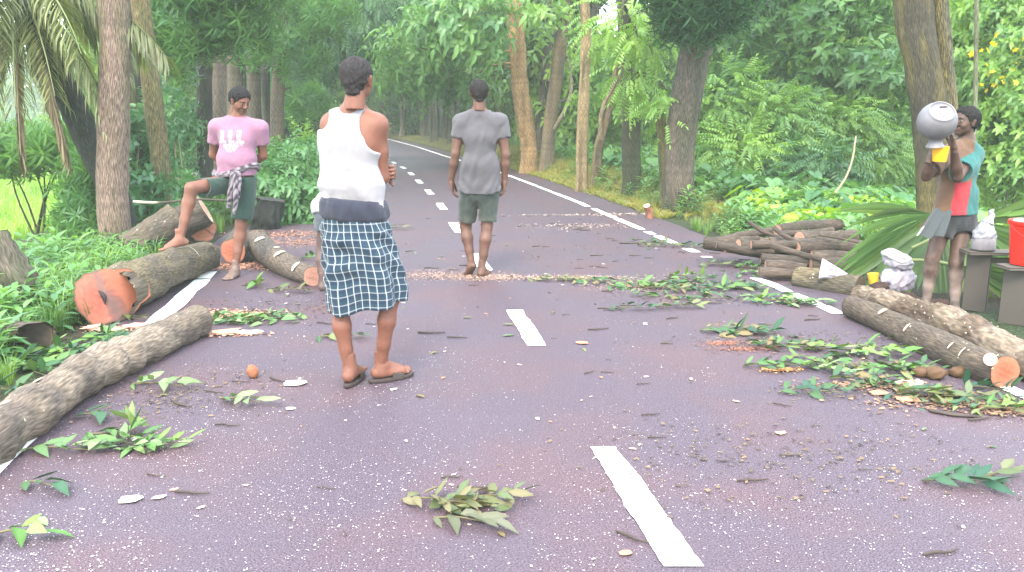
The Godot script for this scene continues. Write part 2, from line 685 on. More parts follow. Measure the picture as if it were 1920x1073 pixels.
func ground_at(x: float, z: float) -> float:
	var d := -z
	var s := x - mid_of(d)
	var y := 0.0
	if s < 0.0:
		y = -0.05 * ramp(-2.9, -3.3, s) - 0.12 * ramp(-3.4, -5.0, s) - 0.75 * ramp(-5.0, -8.5, s)
		y += 0.15 * ramp(-2.9, -3.6, s) * ramp(15.0, 24.0, d)
	else:
		y = 0.28 * ramp(2.9, 3.9, s) * ramp(9.5, 17.0, d) - 0.03 * ramp(2.9, 3.4, s) - 0.55 * ramp(5.0, 10.0, s)
	var out := ramp(2.95, 3.6, absf(s))
	y += out * 0.05 * noise.get_noise_2d(x * 1.1, z * 1.1) + ramp(4.0, 9.0, absf(s)) * 0.16 * noise.get_noise_2d(x * 0.25 + 40.0, z * 0.25)
	return y - 0.012 * (1.0 - ramp(2.9, 3.1, absf(s)))
func strip(mb: MB, d0: float, d1: float, s0: float, s1: float, y: float, step: float, ragged := 0.0) -> void:
	var n := maxi(1, int(ceil((d1 - d0) / step)))
	var cols := maxi(1, int(round((s1 - s0) / 1.5)))
	for i in n + 1:
		var d := lerpf(d0, d1, float(i) / n)
		for k in cols + 1:
			var s := lerpf(s0, s1, float(k) / cols)
			if k == 0:
				s += ragged * (noise.get_noise_2d(d * 2.3, 7.0) + 0.6 * noise.get_noise_2d(d * 14.0, 3.0))
			if k == cols:
				s += ragged * (noise.get_noise_2d(d * 2.3, 90.0) + 0.6 * noise.get_noise_2d(d * 14.0, 60.0))
			var p := Vector3(mid_of(d) + s, y, -d)
			mb.vert(p, Vector2(p.x, p.z), Color.WHITE)
	var first := mb.v.size() - (n + 1) * (cols + 1)
	for i in n:
		for k in cols:
			var a := first + i * (cols + 1) + k
			mb.quad(a, a + cols + 1, a + cols + 2, a + 1)
func with_uv2(m: ArrayMesh) -> ArrayMesh:
	var a := m.surface_get_arrays(0)
	a[Mesh.ARRAY_TEX_UV2] = a[Mesh.ARRAY_TEX_UV]
	var out := ArrayMesh.new()
	out.add_surface_from_arrays(Mesh.PRIMITIVE_TRIANGLES, a)
	return out
func build_ground() -> void:
	var mb := MB.new()
	var ds := []
	var d := -14.0
	while d < 330.0:
		ds.append(d)
		d += 0.3 if d < 26.0 else (0.9 if d < 60.0 else (4.0 if d < 120.0 else 20.0))
	var ss := [-260.0, -180.0, -120.0, -80.0, -60.0, -45.0, -34.0, -26.0, -20.0, -16.0, -13.0, -11.0]
	var s := -10.0
	while s <= 10.0:
		ss.append(s)
		s += 0.25
	ss.append_array([11.0, 12.5, 14.0, 16.0, 20.0, 26.0, 34.0, 45.0, 60.0, 80.0, 120.0, 180.0, 260.0])
	for dd in ds:
		for q in ss:
			var x: float = mid_of(dd) + q
			var z: float = -dd
			var c := Color(0.075, 0.062, 0.042)
			var a := 0.5 + 0.8 * noise.get_noise_2d(x * 0.6, z * 0.6)
			var b := 0.5 + 0.8 * noise.get_noise_2d(x * 2.1 + 30.0, z * 2.1)
			if q < 0.0:
				c = c.lerp(Color(0.06, 0.10, 0.028), ramp(0.3, 0.7, a) * 0.8)
				c = c.lerp(Color(0.26, 0.44, 0.08).lerp(Color(0.32, 0.50, 0.09), clampf(b, 0, 1)), ramp(-6.5, -9.5, q))
			else:
				c = c.lerp(Color(0.05, 0.085, 0.026), ramp(0.25, 0.7, a) * 0.9)
				var leafy: float = ramp(2.85, 3.2, q) * (1.0 - ramp(5.2, 7.5, q)) * ramp(11.0, 15.0, dd)
				c = c.lerp(Color(0.40, 0.33, 0.10).lerp(Color(0.26, 0.27, 0.07), clampf(b, 0, 1)), leafy * 0.85)
			mb.vert(Vector3(x, ground_at(x, z), z), Vector2(x, z), c)
	var w := ss.size()
	for i in ds.size() - 1:
		for k in w - 1:
			var p := i * w + k
			mb.quad(p, p + w, p + w + 1, p + 1)
	setting("ground", mb.mesh(), mats.soil)
	mb = MB.new()
	strip(mb, -12.0, 45.0, -2.86, 2.95, 0.0, 0.4, 0.06)
	strip(mb, 45.0, 200.0, -2.86, 2.95, 0.0, 2.0, 0.06)
	setting("road", with_uv2(mb.mesh()), mats.road)
	# centre dashes, one metre long with a gap of 1.67, and the two edge lines
	var at := 2.48
	while at < 70.0:
		mb = MB.new()
		strip(mb, at, at + 1.0, -0.06, 0.06, 0.005, 0.04, 0.012)
		setting("road_marking", mb.mesh(), mats.paint, "white centre dash painted on the road")
		at += 2.665
	mb = MB.new()
	for run in [[2.0, 5.2], [6.02, 6.28], [6.32, 6.75], [6.82, 7.42], [8.55, 8.62], [8.9, 9.15], [9.55, 10.15], [10.3, 10.55], [10.75, 11.9], [12.0, 13.3], [13.6, 17.6], [17.7, 21.0], [21.1, 29.0], [29.2, 60.0]]:
		strip(mb, run[0], run[1], 2.29, 2.39, 0.005, 0.3, 0.02)
	setting("road_marking", mb.mesh(), mats.paint, "white line along the right edge of the road")
	mb = MB.new()
	for run in [[1.0, 5.4], [5.45, 6.55], [6.58, 7.35], [7.4, 7.75], [13.0, 21.0], [21.6, 60.0]]:
		strip(mb, run[0], run[1], -2.62, -2.48, 0.005, 0.3, 0.02)
	setting("road_marking", mb.mesh(), mats.paint, "white line along the left edge of the road")
# ---------------------------------------------------------------- trees
const DARK := Color(0.048, 0.130, 0.066)
const DEEP := Color(0.066, 0.172, 0.068)
const MID := Color(0.090, 0.210, 0.066)
const LIGHT := Color(0.138, 0.280, 0.066)
const LIME := Color(0.215, 0.368, 0.058)
func trunk_paint(base: Color, other: Color, share: float, seed: float) -> Callable:
	return func(p: Vector3, d: Vector3, along: float) -> Color:
		var t := noise.get_noise_3d(p.x * 2.2 + d.x * 0.5 + seed, p.y * 0.7, p.z * 2.2 + d.z * 0.5)
		var u := noise.get_noise_3d(p.x * 9.0 + d.x, p.y * 5.0 + seed, p.z * 9.0 + d.z)
		var c := base.lerp(other, clampf((t + share - 0.5) * 2.4 + 0.5, 0.0, 1.0))
		return c * (1.0 + 0.3 * u) * 2.0
func tree(kind: String, label: String, pts: Array, r0: float, r1: float, base: Color, other: Color, o: Dictionary, group := "trees along the road") -> Node3D:
	# pts run from the foot of the trunk up; the trunk goes on beyond the last one by o.more metres
	var foot: Vector3 = pts[0]
	foot.y = minf(foot.y, ground_at(foot.x, foot.z))
	var t := thing(kind, label, "tree", foot, group)
	var path := []
	for p in pts:
		path.append(p - foot)
	path[0].y = -0.25
	var more: float = o.get("more", 5.0)
	var last: Vector3 = path[-1]
	var dir: Vector3 = (last - path[-2]).normalized()
	if more > 0.0:
		path.append(last + (dir * 0.7 + Vector3.UP * 0.3) * more * 0.5)
		path.append(last + (dir * 0.5 + Vector3.UP * 0.5) * more)
	var steps := 6
	var line := bend_path(path, steps)
	var radii := PackedFloat32Array()
	var h0 := line[0].y
	var h1 := line[line.size() - 1].y
	for p in line:
		var q := (p.y - h0) / (h1 - h0)
		radii.append(lerpf(r0, r1, q) + r0 * o.get("flare", 0.35) * exp(-(p.y + 0.1) * 5.0))
	var mb := MB.new()
	var seed := float(taken.size() + taken.get(kind, 0) * 3)
	var paint := trunk_paint(base, other, o.get("share", 0.4), seed)
	tube(mb, line, radii, o.get("sides", 18), paint, o.get("rough", 0.10), 5.0)
	part(t, "trunk", mb.mesh(), mats.bark)
	for f in o.get("limbs", []):
		var q := []
		for p in f[0]:
			q.append(p - foot)
		mb = MB.new()
		var lp := bend_path(q, 5)
		tube(mb, lp, spread([f[1], f[2]], lp.size() - 1), 10, trunk_paint(f[3] if f.size() > 3 else base, other, 0.4, seed + 2.0), 0.12, 6.0)
		part(t, "limb", mb.mesh(), mats.bark)
	var top := line[line.size() - 1]
	var fork := line[line.size() - 7]
	var groups: Array = o.get("crown", [])
	if o.get("high", true):
		var high := []
		var away := signf(foot.x - mid_of(-foot.z))
		for k in 4:
			var a := k * 1.7 + seed
			high.append([top + Vector3(cos(a) * 1.3 + away * 1.5, rng.randf_range(-0.4, 1.4), sin(a) * 1.5), Vector3(1.5, 0.9, 1.5)])
			mb = MB.new()
			var lp := bend_path([fork - Vector3(0, 0.4 * k, 0), fork.lerp(high[k][0], 0.55) + Vector3(0, 0.4, 0), high[k][0]], 4)
			tube(mb, lp, spread([r1 * 0.7, 0.02], lp.size() - 1), 7, paint, 0.1, 6.0)
			part(t, "limb", mb.mesh(), mats.bark)
		for b in high:
			b[0] += foot
		groups = groups + [{"blobs": high, "leaf": o.get("leaf", "feather_far"), "dens": 2.8, "s": [1.3, 2.0], "ca": DEEP, "cb": MID, "hang": 0.4}]
	for g in groups:
		var where: Array[Transform3D] = []
		var tints := PackedColorArray()
		var blobs := []
		for b in g.blobs:
			var c: Vector3 = b[0] - foot
			blobs.append([c, b[1]])
			if g.get("stalks", false):
				var near := line[0]
				for p in line:
					if p.y < c.y + 0.3 and p.y > c.y - 0.9:
						near = p
				mb = MB.new()
				var lp := bend_path([near, near.lerp(c, 0.5) + Vector3(0, 0.25, 0), c], 4)
				tube(mb, lp, spread([0.035, 0.012], lp.size() - 1), 6, paint, 0.1, 6.0)
				part(t, "limb", mb.mesh(), mats.bark)
		sprays(blobs, g.get("dens", 60.0), g.s[0], g.s[1], g.ca, g.cb, g.get("hang", 0.5), where, tints)
		scatter(t, "crown", shared[g.leaf], mats.leaf, where, tints)
	return t
func bush(kind: String, label: String, at: Vector3, blobs: Array, leafy: String, dens: float, s0: float, s1: float, ca: Color, cb: Color, hang := 0.35, group := "bushes beside the road", category := "bush") -> Node3D:
	at.y = ground_at(at.x, at.z)
	var t := thing(kind, label, category, at, group)
	var where: Array[Transform3D] = []
	var tints := PackedColorArray()
	var local := []
	for b in blobs:
		var c: Vector3 = b[0] - at
		local.append([c, b[1]])
		for k in 2:
			var mb := MB.new()
			var a := rng.randf() * TAU
			var lp := bend_path([Vector3(cos(a) * 0.06, -0.05, sin(a) * 0.06), c * 0.5 + Vector3(cos(a), 0, sin(a)) * 0.12, c + Vector3(rng.randf_range(-0.3, 0.3), 0.2, rng.randf_range(-0.3, 0.3)) * b[1]], 4)
			tube(mb, lp, spread([0.018, 0.006], lp.size() - 1), 5, func(_p, _d, _l): return Color(0.10, 0.085, 0.05))
			part(t, "stem", mb.mesh(), mats.wood)
	sprays(local, dens, s0, s1, ca, cb, hang, where, tints)
	scatter(t, "foliage", shared[leafy], mats.leaf, where, tints)
	return t
func copy_of(o: Node3D, kind: String, label: String, at: Vector3, turn: float, size: Vector3, group: String) -> Node3D:
	var c: Node3D = o.duplicate()
	c.name = called(kind)
	add_child(c)
	at.y = ground_at(at.x, at.z) - 0.05
	c.position = at
	c.rotation.y = turn
	c.scale = size
	tag(c, label, "tree", group)
	return c
func ball(x: float, y: float, z: float, rx: float, ry: float, rz: float) -> Array:
	return [Vector3(x, y, z), Vector3(rx, ry, rz)]
func blob(c: Vector3, rx: float, ry: float, rz := -1.0) -> Array:
	return [c, Vector3(rx, ry, rz if rz > 0.0 else rx)]
func build_trees() -> void:
	var grey := Color(0.16, 0.125, 0.10)
	var pink := Color(0.235, 0.165, 0.135)
	var olive := Color(0.13, 0.12, 0.055)
	var moss := Color(0.085, 0.095, 0.04)
	var dark := Color(0.045, 0.048, 0.042)
	var tan := Color(0.33, 0.225, 0.13)
	# left row
	tree("roadside_tree", "straight pinkish grey trunk nearest on the left, behind the big red-ended log", [Vector3(-4.248, 0.005, -9), Vector3(-4.197, 0.795, -9.02), Vector3(-4.11, 1.724, -9.05), Vector3(-4.052, 2.677, -9.1)], 0.158, 0.139, pink, Color(0.17, 0.135, 0.09), {"more": 5.5, "flare": 0.12, "share": 0.35, "sides": 26})
	tree("roadside_tree", "mossy curved trunk leaning left, second from the left behind the dark logs", [Vector3(-4.493, 0.01, -11), Vector3(-4.488, 0.595, -11), Vector3(-4.5, 1.134, -11), Vector3(-4.523, 1.598, -11), Vector3(-4.542, 2.183, -11), Vector3(-4.59, 2.944, -11)], 0.115, 0.115, olive, Color(0.20, 0.15, 0.075), {"more": 5.0, "flare": 0.1, "share": 0.5})
	tree("roadside_tree", "dark trunk half hidden between the two nearest left trunks", [Vector3(-5.179, -0.129, -11.8), Vector3(-5.142, 0.827, -11.8), Vector3(-5.08, 1.893, -11.8), Vector3(-5.022, 3.056, -11.8)], 0.109, 0.094, dark, moss, {"more": 4.5})
	tree("roadside_tree", "dark trunk with leafy boughs left of the man in the pink shirt", [Vector3(-5.383, 0.302, -15), Vector3(-5.31, 1.219, -15), Vector3(-5.25, 2.203, -15), Vector3(-5.186, 3.505, -15)], 0.134, 0.111, Color(0.085, 0.075, 0.06), dark, {"more": 5.0, "crown": [{"blobs": [blob(Vector3(-4.569, 2.881, -13.6), 0.8, 0.42), blob(Vector3(-5.073, 2.57, -13.2), 0.4, 0.5), blob(Vector3(-3.972, 2.942, -13.8), 0.35, 0.5), blob(Vector3(-5.082, 3.141, -13.5), 0.6, 0.5), blob(Vector3(-4.156, 3.477, -13.2), 0.9, 0.5)], "leaf": "long", "s": [0.55, 0.95], "dens": 55.0, "ca": DEEP, "cb": LIGHT, "hang": 0.7, "stalks": true}]})
	tree("roadside_tree", "pale straight trunk just behind the pink shirted man's shoulder", [Vector3(-5.788, 0.26, -17), Vector3(-5.729, 1.298, -17), Vector3(-5.668, 2.21, -17), Vector3(-5.584, 3.786, -17)], 0.147, 0.126, pink, grey, {"more": 4.5})
	tree("roadside_tree", "pale trunk rising behind the pink shirted man's head", [Vector3(-6.126, 0.126, -19), Vector3(-6.046, 1.4, -19), Vector3(-5.986, 2.529, -19), Vector3(-5.912, 4.067, -19)], 0.175, 0.152, Color(0.21, 0.165, 0.115), grey, {"more": 4.5})
	tree("roadside_tree", "ribbed trunk right of the pink shirted man's head", [Vector3(-6.164, 0.026, -20.5), Vector3(-6.071, 1.4, -20.5), Vector3(-6.023, 2.859, -20.5), Vector3(-5.988, 4.277, -20.5)], 0.164, 0.151, Color(0.175, 0.135, 0.10), grey, {"more": 4.5})
	tree("roadside_tree", "narrow trunk squeezed between two wider ones behind the pink shirt", [Vector3(-6.181, 0.025, -21.5), Vector3(-6.09, 1.4, -21.5), Vector3(-6.017, 2.93, -21.5), Vector3(-5.895, 4.417, -21.5)], 0.113, 0.099, Color(0.15, 0.12, 0.085), dark, {"more": 4.0, "high": false})
	tree("roadside_tree", "tall tan trunk rising past the top of the picture left of the white vest", [Vector3(-5.501, 0.121, -20), Vector3(-5.408, 1.4, -20), Vector3(-5.277, 2.706, -20), Vector3(-5.156, 3.635, -20), Vector3(-5.085, 4.32, -20)], 0.148, 0.148, Color(0.24, 0.17, 0.115), grey, {"more": 5.0, "crown": [{"blobs": [blob(Vector3(-5.5, 2.974, -19), 0.35, 0.5), blob(Vector3(-4.83, 2.94, -20), 0.6, 0.6), blob(Vector3(-5.004, 1.778, -21), 0.5, 0.5), blob(Vector3(-4.432, 3.75, -20), 0.9, 0.6)], "leaf": "long", "s": [0.7, 1.1], "dens": 34.0, "ca": DEEP, "cb": LIGHT, "hang": 0.7, "stalks": true}]})
	tree("roadside_tree", "dark forked tree left of the white vest, one limb slanting right", [Vector3(-6.99, 0.297, -28), Vector3(-6.867, 1.4, -28), Vector3(-6.784, 2.403, -28), Vector3(-6.661, 3.556, -28), Vector3(-6.676, 5.33, -28)], 0.224, 0.138, dark, Color(0.07, 0.07, 0.06), {"more": 4.0, "limbs": [[[Vector3(-6.788, 2.32, -28), Vector3(-6.165, 3.035, -27.5), Vector3(-5.566, 3.715, -27), Vector3(-4.925, 4.361, -26.5), Vector3(-4.18, 5.197, -26)], 0.155, 0.103]], "crown": [{"blobs": [blob(Vector3(-4.994, 4.156, -26), 1.7, 1.3), blob(Vector3(-6.143, 3.517, -27.5), 1.0, 0.9), blob(Vector3(-4.053, 4.306, -26), 1.5, 1.1), blob(Vector3(-7.068, 2.367, -27), 0.7, 0.7)], "leaf": "feather_far", "s": [1.0, 1.5], "dens": 22.0, "ca": DARK, "cb": MID, "hang": 0.7}]})
	tree("roadside_tree", "dark leaning trunk just left of the white vest's shoulder", [Vector3(-7.27, 0.368, -31), Vector3(-7.016, 1.772, -31), Vector3(-6.77, 3.06, -31), Vector3(-6.587, 4.686, -31), Vector3(-6.468, 5.751, -31)], 0.258, 0.191, dark, moss, {"more": 4.0})
	# right row
	tree("roadside_tree", "orange tan peeling trunk with a bend low down, right of the grey shirt", [Vector3(0.436, 0.25, -22), Vector3(0.421, 0.734, -22), Vector3(0.324, 1.268, -22), Vector3(0.215, 2.058, -22), Vector3(0.16, 2.837, -22), Vector3(0.092, 3.732, -22), Vector3(0.026, 4.488, -22)], 0.223, 0.169, Color(0.46, 0.29, 0.145), Color(0.25, 0.155, 0.08), {"more": 4.5, "share": 0.2, "flare": 0.2, "rough": 0.2, "crown": [{"blobs": [blob(Vector3(-1.169, 3.573, -20.5), 0.85, 0.6), blob(Vector3(-2.259, 3.03, -22), 0.8, 0.55), blob(Vector3(-1.143, 2.381, -23.5), 0.5, 0.45), blob(Vector3(-0.652, 3.248, -24), 0.45, 0.5), blob(Vector3(-2.777, 2.797, -23.5), 0.45, 0.4), blob(Vector3(-1.97, 2.402, -24), 0.5, 0.35)], "leaf": "broad", "s": [1.3, 2.0], "dens": 26.0, "ca": DEEP, "cb": LIGHT, "hang": 0.2, "stalks": true}]})
	tree("roadside_tree", "dark trunk rising right behind the peeling tan one", [Vector3(0.698, 0.135, -24.5), Vector3(0.869, 1.694, -24.5), Vector3(0.979, 3, -24.5), Vector3(1.022, 4.838, -24.5)], 0.158, 0.121, dark, grey, {"more": 4.5})
	tree("roadside_tree", "brown trunk leaning right with a thin pale side branch", [Vector3(0.826, 0.276, -21.5), Vector3(0.974, 1.529, -21.5), Vector3(1.109, 2.552, -21.5), Vector3(1.226, 3.679, -21.5), Vector3(1.307, 4.417, -21.5)], 0.165, 0.146, Color(0.24, 0.175, 0.10), grey, {"more": 4.5, "limbs": [[[Vector3(1.052, 1.116, -21.4), Vector3(1.272, 1.527, -21.2), Vector3(1.422, 1.971, -21.2), Vector3(1.416, 2.41, -21.2), Vector3(1.334, 2.784, -21.2)], 0.058, 0.032, Color(0.32, 0.28, 0.2)]], "crown": [{"blobs": [blob(Vector3(1.095, 3.855, -26), 1.3, 1.0), blob(Vector3(2.121, 2.886, -25), 1.0, 0.8), blob(Vector3(0.647, 2.035, -26.5), 0.7, 0.8), blob(Vector3(1.535, 1.249, -25), 0.6, 0.6), blob(Vector3(0.747, 3.844, -20.8), 0.3, 0.3), blob(Vector3(2.756, 1.55, -25), 0.7, 0.9)], "leaf": "broad", "s": [1.3, 2.0], "dens": 26.0, "ca": MID, "cb": LIME, "hang": 0.2, "stalks": true}]})
	tree("roadside_tree", "upright pale knotty trunk forking near the top edge", [Vector3(1.365, 0.212, -16.5), Vector3(1.34, 1.101, -16.5), Vector3(1.364, 2.089, -16.5), Vector3(1.378, 3.054, -16.5), Vector3(1.318, 3.716, -16.5)], 0.117, 0.071, Color(0.36, 0.265, 0.145), Color(0.13, 0.1, 0.06), {"more": 3.5, "share": 0.3, "limbs": [[[Vector3(1.38, 2.939, -16.5), Vector3(1.485, 3.196, -16.5), Vector3(1.577, 3.528, -16.5), Vector3(1.609, 3.903, -16.5)], 0.066, 0.046, dark]]})
	tree("roadside_tree", "small leaning trunk with pale forked branches between two upright ones", [Vector3(1.649, 0.208, -17), Vector3(1.702, 0.73, -17), Vector3(1.845, 1.4, -17), Vector3(1.987, 2.009, -17), Vector3(2.089, 2.51, -17)], 0.099, 0.058, Color(0.28, 0.195, 0.11), Color(0.09, 0.075, 0.05), {"more": 2.0, "limbs": [[[Vector3(1.729, 0.971, -16.9), Vector3(1.711, 1.349, -16.8), Vector3(1.766, 1.652, -16.8), Vector3(1.905, 1.882, -16.8), Vector3(2.023, 2.101, -16.8)], 0.042, 0.021, Color(0.33, 0.25, 0.16)]], "high": false, "crown": [{"blobs": [blob(Vector3(1.989, 2.719, -17.8), 0.45, 0.4), blob(Vector3(1.86, 1.953, -18.5), 0.35, 0.35)], "leaf": "broad", "s": [1.0, 1.5], "dens": 26.0, "ca": MID, "cb": LIME, "hang": 0.5}]})
	tree("roadside_tree", "dark forked trunk draped with soft lime leaves", [Vector3(2.116, 0.041, -15), Vector3(2.072, 0.946, -15), Vector3(2.032, 1.759, -15), Vector3(1.954, 2.642, -15), Vector3(1.913, 3.505, -15)], 0.166, 0.129, Color(0.085, 0.075, 0.055), moss, {"more": 4.5, "limbs": [[[Vector3(2.074, 1.58, -15), Vector3(2.192, 1.937, -15), Vector3(2.306, 2.38, -15), Vector3(2.362, 2.903, -15), Vector3(2.414, 3.505, -15)], 0.102, 0.069]], "crown": [{"blobs": [blob(Vector3(1.648, 2.859, -13.4), 0.62, 0.4), blob(Vector3(1.858, 2.048, -13.6), 0.36, 0.5), blob(Vector3(2.359, 2.722, -14), 0.4, 0.5), blob(Vector3(1.897, 2.588, -13.4), 0.45, 0.4), blob(Vector3(2.563, 1.833, -14.5), 0.3, 0.5)], "leaf": "feather", "s": [0.6, 1.0], "dens": 24.0, "ca": LIGHT, "cb": LIME, "hang": 0.4, "stalks": true}]})
	tree("roadside_tree", "thick grey trunk widening upwards under dark hanging leaves", [Vector3(2.484, 0.048, -12.8), Vector3(2.486, 0.621, -12.8), Vector3(2.519, 1.4, -12.8), Vector3(2.609, 2.086, -12.8), Vector3(2.711, 2.609, -12.8), Vector3(2.823, 3.196, -12.8)], 0.221, 0.244, Color(0.13, 0.105, 0.085), Color(0.085, 0.08, 0.055), {"more": 4.5, "flare": 0.05, "sides": 24, "crown": [{"blobs": [blob(Vector3(2.475, 2.913, -12), 0.50, 0.30), blob(Vector3(2.19, 2.766, -12.1), 0.22, 0.28), blob(Vector3(2.957, 2.879, -12), 0.22, 0.24), blob(Vector3(2.595, 2.637, -12), 0.3, 0.16), blob(Vector3(2.526, 3.19, -11.8), 0.8, 0.36)], "leaf": "long", "s": [0.55, 0.9], "dens": 80.0, "ca": Color(0.018, 0.06, 0.04), "cb": DEEP, "hang": 1.3, "stalks": true}]})
	tree("roadside_tree", "short mossy stub of a trunk against the thick grey one", [Vector3(2.413, 0.006, -13.2), Vector3(2.37, 0.515, -13.2), Vector3(2.303, 1.041, -13.2), Vector3(2.238, 1.519, -13.2)], 0.106, 0.073, Color(0.20, 0.17, 0.06), moss, {"more": 0.0, "high": false, "crown": [{"blobs": [blob(Vector3(2.23, 1.439, -13), 0.3, 0.35)], "leaf": "feather", "s": [0.5, 0.8], "dens": 50.0, "ca": LIGHT, "cb": LIME, "hang": 0.5}]})
	tree("roadside_tree", "thick dark trunk behind the drinking man, lichen on its left side", [Vector3(4.438, 0.036, -8.8), Vector3(4.33, 0.81, -8.8), Vector3(4.214, 1.453, -8.8), Vector3(4.09, 1.975, -8.8), Vector3(3.934, 2.635, -8.8)], 0.173, 0.168, Color(0.075, 0.065, 0.048), Color(0.15, 0.125, 0.05), {"more": 5.0, "sides": 24, "limbs": [[[Vector3(4.473, 0.968, -8.9), Vector3(4.458, 1.507, -8.9), Vector3(4.358, 2.033, -8.9), Vector3(4.239, 2.7, -8.9)], 0.093, 0.082, Color(0.1, 0.09, 0.06)]]})
	tree("slender_tree", "very thin pale stem just right of the drinking man's head", [Vector3(5.698, 0.106, -10.5), Vector3(5.608, 1.146, -10.5), Vector3(5.535, 2.024, -10.5), Vector3(5.458, 2.874, -10.5)], 0.026, 0.023, Color(0.3, 0.3, 0.2), Color(0.2, 0.2, 0.12), {"more": 2.0, "high": false, "sides": 8, "flare": 0.0, "rough": 0.04}, "")
	palm()
	avenue()
	forest()
func frond(t: Node3D, a: Vector3, d: Vector3, length: float, sag: float, c: Color, dead: bool) -> void:
	# a feathered palm leaf: a curved rib and two rows of long leaflets that hang from it
	var mb := MB.new()
	var pts := []
	for i in 9:
		var q := i / 8.0
		pts.append(a + d * length * q * (1.0 - 0.25 * sag * q) - Vector3.UP * sag * length * 0.75 * q * q)
	var line := bend_path(pts, 3)
	tube(mb, line, spread([0.022, 0.004], line.size() - 1), 5, func(_p, _d, _l): return c * 1.3)
	for i in range(3, line.size() - 1):
		for k in 3:
			var p := line[i].lerp(line[i + 1], k / 3.0)
			var f := (line[i + 1] - line[i]).normalized()
			for s in [-1.0, 1.0]:
				var side: Vector3 = f.cross(Vector3.UP).normalized() * s
				var q := float(i) / line.size()
				var out: Vector3 = side * (0.35 if dead else 0.8) + f * 0.55 + Vector3(0, -0.9 if dead else -0.25, 0) + Vector3(rng.randf_range(-0.2, 0.2), rng.randf_range(-0.25, 0.15), rng.randf_range(-0.2, 0.2))
				leaf(mb, p, out, Vector3.UP, rng.randf_range(0.34, 0.46) * (1.0 - 0.6 * absf(q - 0.45)), 0.024, 0.4, c * rng.randf_range(0.75, 1.3), true, 0.7)
	part(t, "dead_frond" if dead else "frond", mb.mesh(), mats.dry if dead else mats.leaf)
func palm() -> void:
	var foot: Vector3 = Vector3(-4.377, 0.156, -9.6)
	foot.y = ground_at(foot.x, foot.z)
	var t := thing("leaning_palm", "dark leaning palm with drooping olive fronds at the top left", "palm tree", foot)
	var line := bend_path([Vector3(0, -0.2, 0), Vector3(-4.465, 0.518, -9.6) - foot, Vector3(-4.656, 1.022, -9.6) - foot, Vector3(-4.823, 1.627, -9.5) - foot, Vector3(-4.969, 2.096, -9.4) - foot, Vector3(-5.008, 2.534, -9.2) - foot, Vector3(-5.034, 2.796, -9.2) - foot], 6)
	var mb := MB.new()
	tube(mb, line, spread([0.171, 0.118], line.size() - 1), 16, trunk_paint(Color(0.05, 0.052, 0.045), Color(0.03, 0.032, 0.03), 0.4, 3.0), 0.16, 9.0)
	part(t, "trunk", mb.mesh(), mats.bark)
	var top: Vector3 = Vector3(-5.103, 2.665, -9.2) - foot
	var olive := Color(0.10, 0.115, 0.045)
	for k in 14:
		var a := k * 2.4
		var d := Vector3(cos(a) * 0.7 - 0.15, rng.randf_range(-0.05, 0.5), sin(a)).normalized()
		frond(t, top + Vector3(0, 0.1, 0), d, rng.randf_range(1.3, 1.9), rng.randf_range(0.6, 1.0), olive * rng.randf_range(0.7, 1.3), false)
	for q in [[0.45, -0.1, 0.5], [0.3, -0.2, 0.7], [0.5, 0.1, -0.5], [0.1, -0.3, 0.9], [0.55, -0.25, 0.1]]:
		frond(t, top, Vector3(q[0], q[1], q[2]).normalized(), 1.35, 0.9, olive * 1.15, false)
	for q in [[0.45, -0.6, 0.25], [0.15, -0.7, 0.5], [0.4, -0.45, 0.3], [-0.3, -0.6, 0.4]]:
		frond(t, top - Vector3(0, 0.15, 0), Vector3(q[0], q[1], q[2]).normalized(), 1.15, 0.9, Color(0.22, 0.165, 0.10), true)
func avenue() -> void:
	# far rows on both sides, copies of two trees
	var bark := [Color(0.17, 0.145, 0.11), Color(0.25, 0.21, 0.16)]
	var proto := []
	for k in 2:
		var at := Vector3(0, 0, -30)
		at.x = mid_of(30.0) + (4.0 if k else -4.4)
		var foot := ground_at(at.x, at.z)
		var b := Vector3(at.x, foot, at.z)
		proto.append(tree("avenue_tree", ["trunk on the left of the far avenue, nearest in its row", "trunk on the right of the far avenue, nearest in its row"][k], [b, b + Vector3(0.1, 2.0, 0), b + Vector3(-0.1, 4.0, 0.1), b + Vector3(0.1, 6.0, 0)], 0.19, 0.13, bark[k], Color(0.07, 0.07, 0.055), {"more": 3.0, "sides": 10, "leaf": "broad_far", "crown": [{"blobs": [[b + Vector3(1.0 if k == 0 else -1.0, 4.9, 0.4), Vector3(1.5, 1.1, 1.5)], [b + Vector3(-0.8 if k == 0 else 0.8, 5.6, -0.6), Vector3(1.6, 1.3, 1.6)], [b + Vector3(0.7 if k == 0 else -0.7, 4.3, 0.9), Vector3(1.0, 0.8, 1.0)]], "leaf": "feather_far", "s": [1.3, 2.0], "dens": 11.0, "ca": DARK, "cb": MID, "hang": 0.5, "stalks": true}]}, "trees of the far avenue"))
	for k in 2:
		var d := 33.5 if k == 0 else 25.5
		var i := 0
		while d < 92.0:
			var s: float = (4.0 if k else -4.3) + rng.randf_range(-0.5, 0.7) * (1.0 if k else -1.0)
			copy_of(proto[k], "avenue_tree", "hazy trunk in the " + ("right" if k else "left") + " row where the road bends away", Vector3(mid_of(d) + s, 0, -d), rng.randf() * TAU if i % 2 else rng.randf_range(-0.6, 0.6), Vector3.ONE * rng.randf_range(0.9, 1.25), "trees of the far avenue")
			d += rng.randf_range(1.7, 3.1)
			i += 1
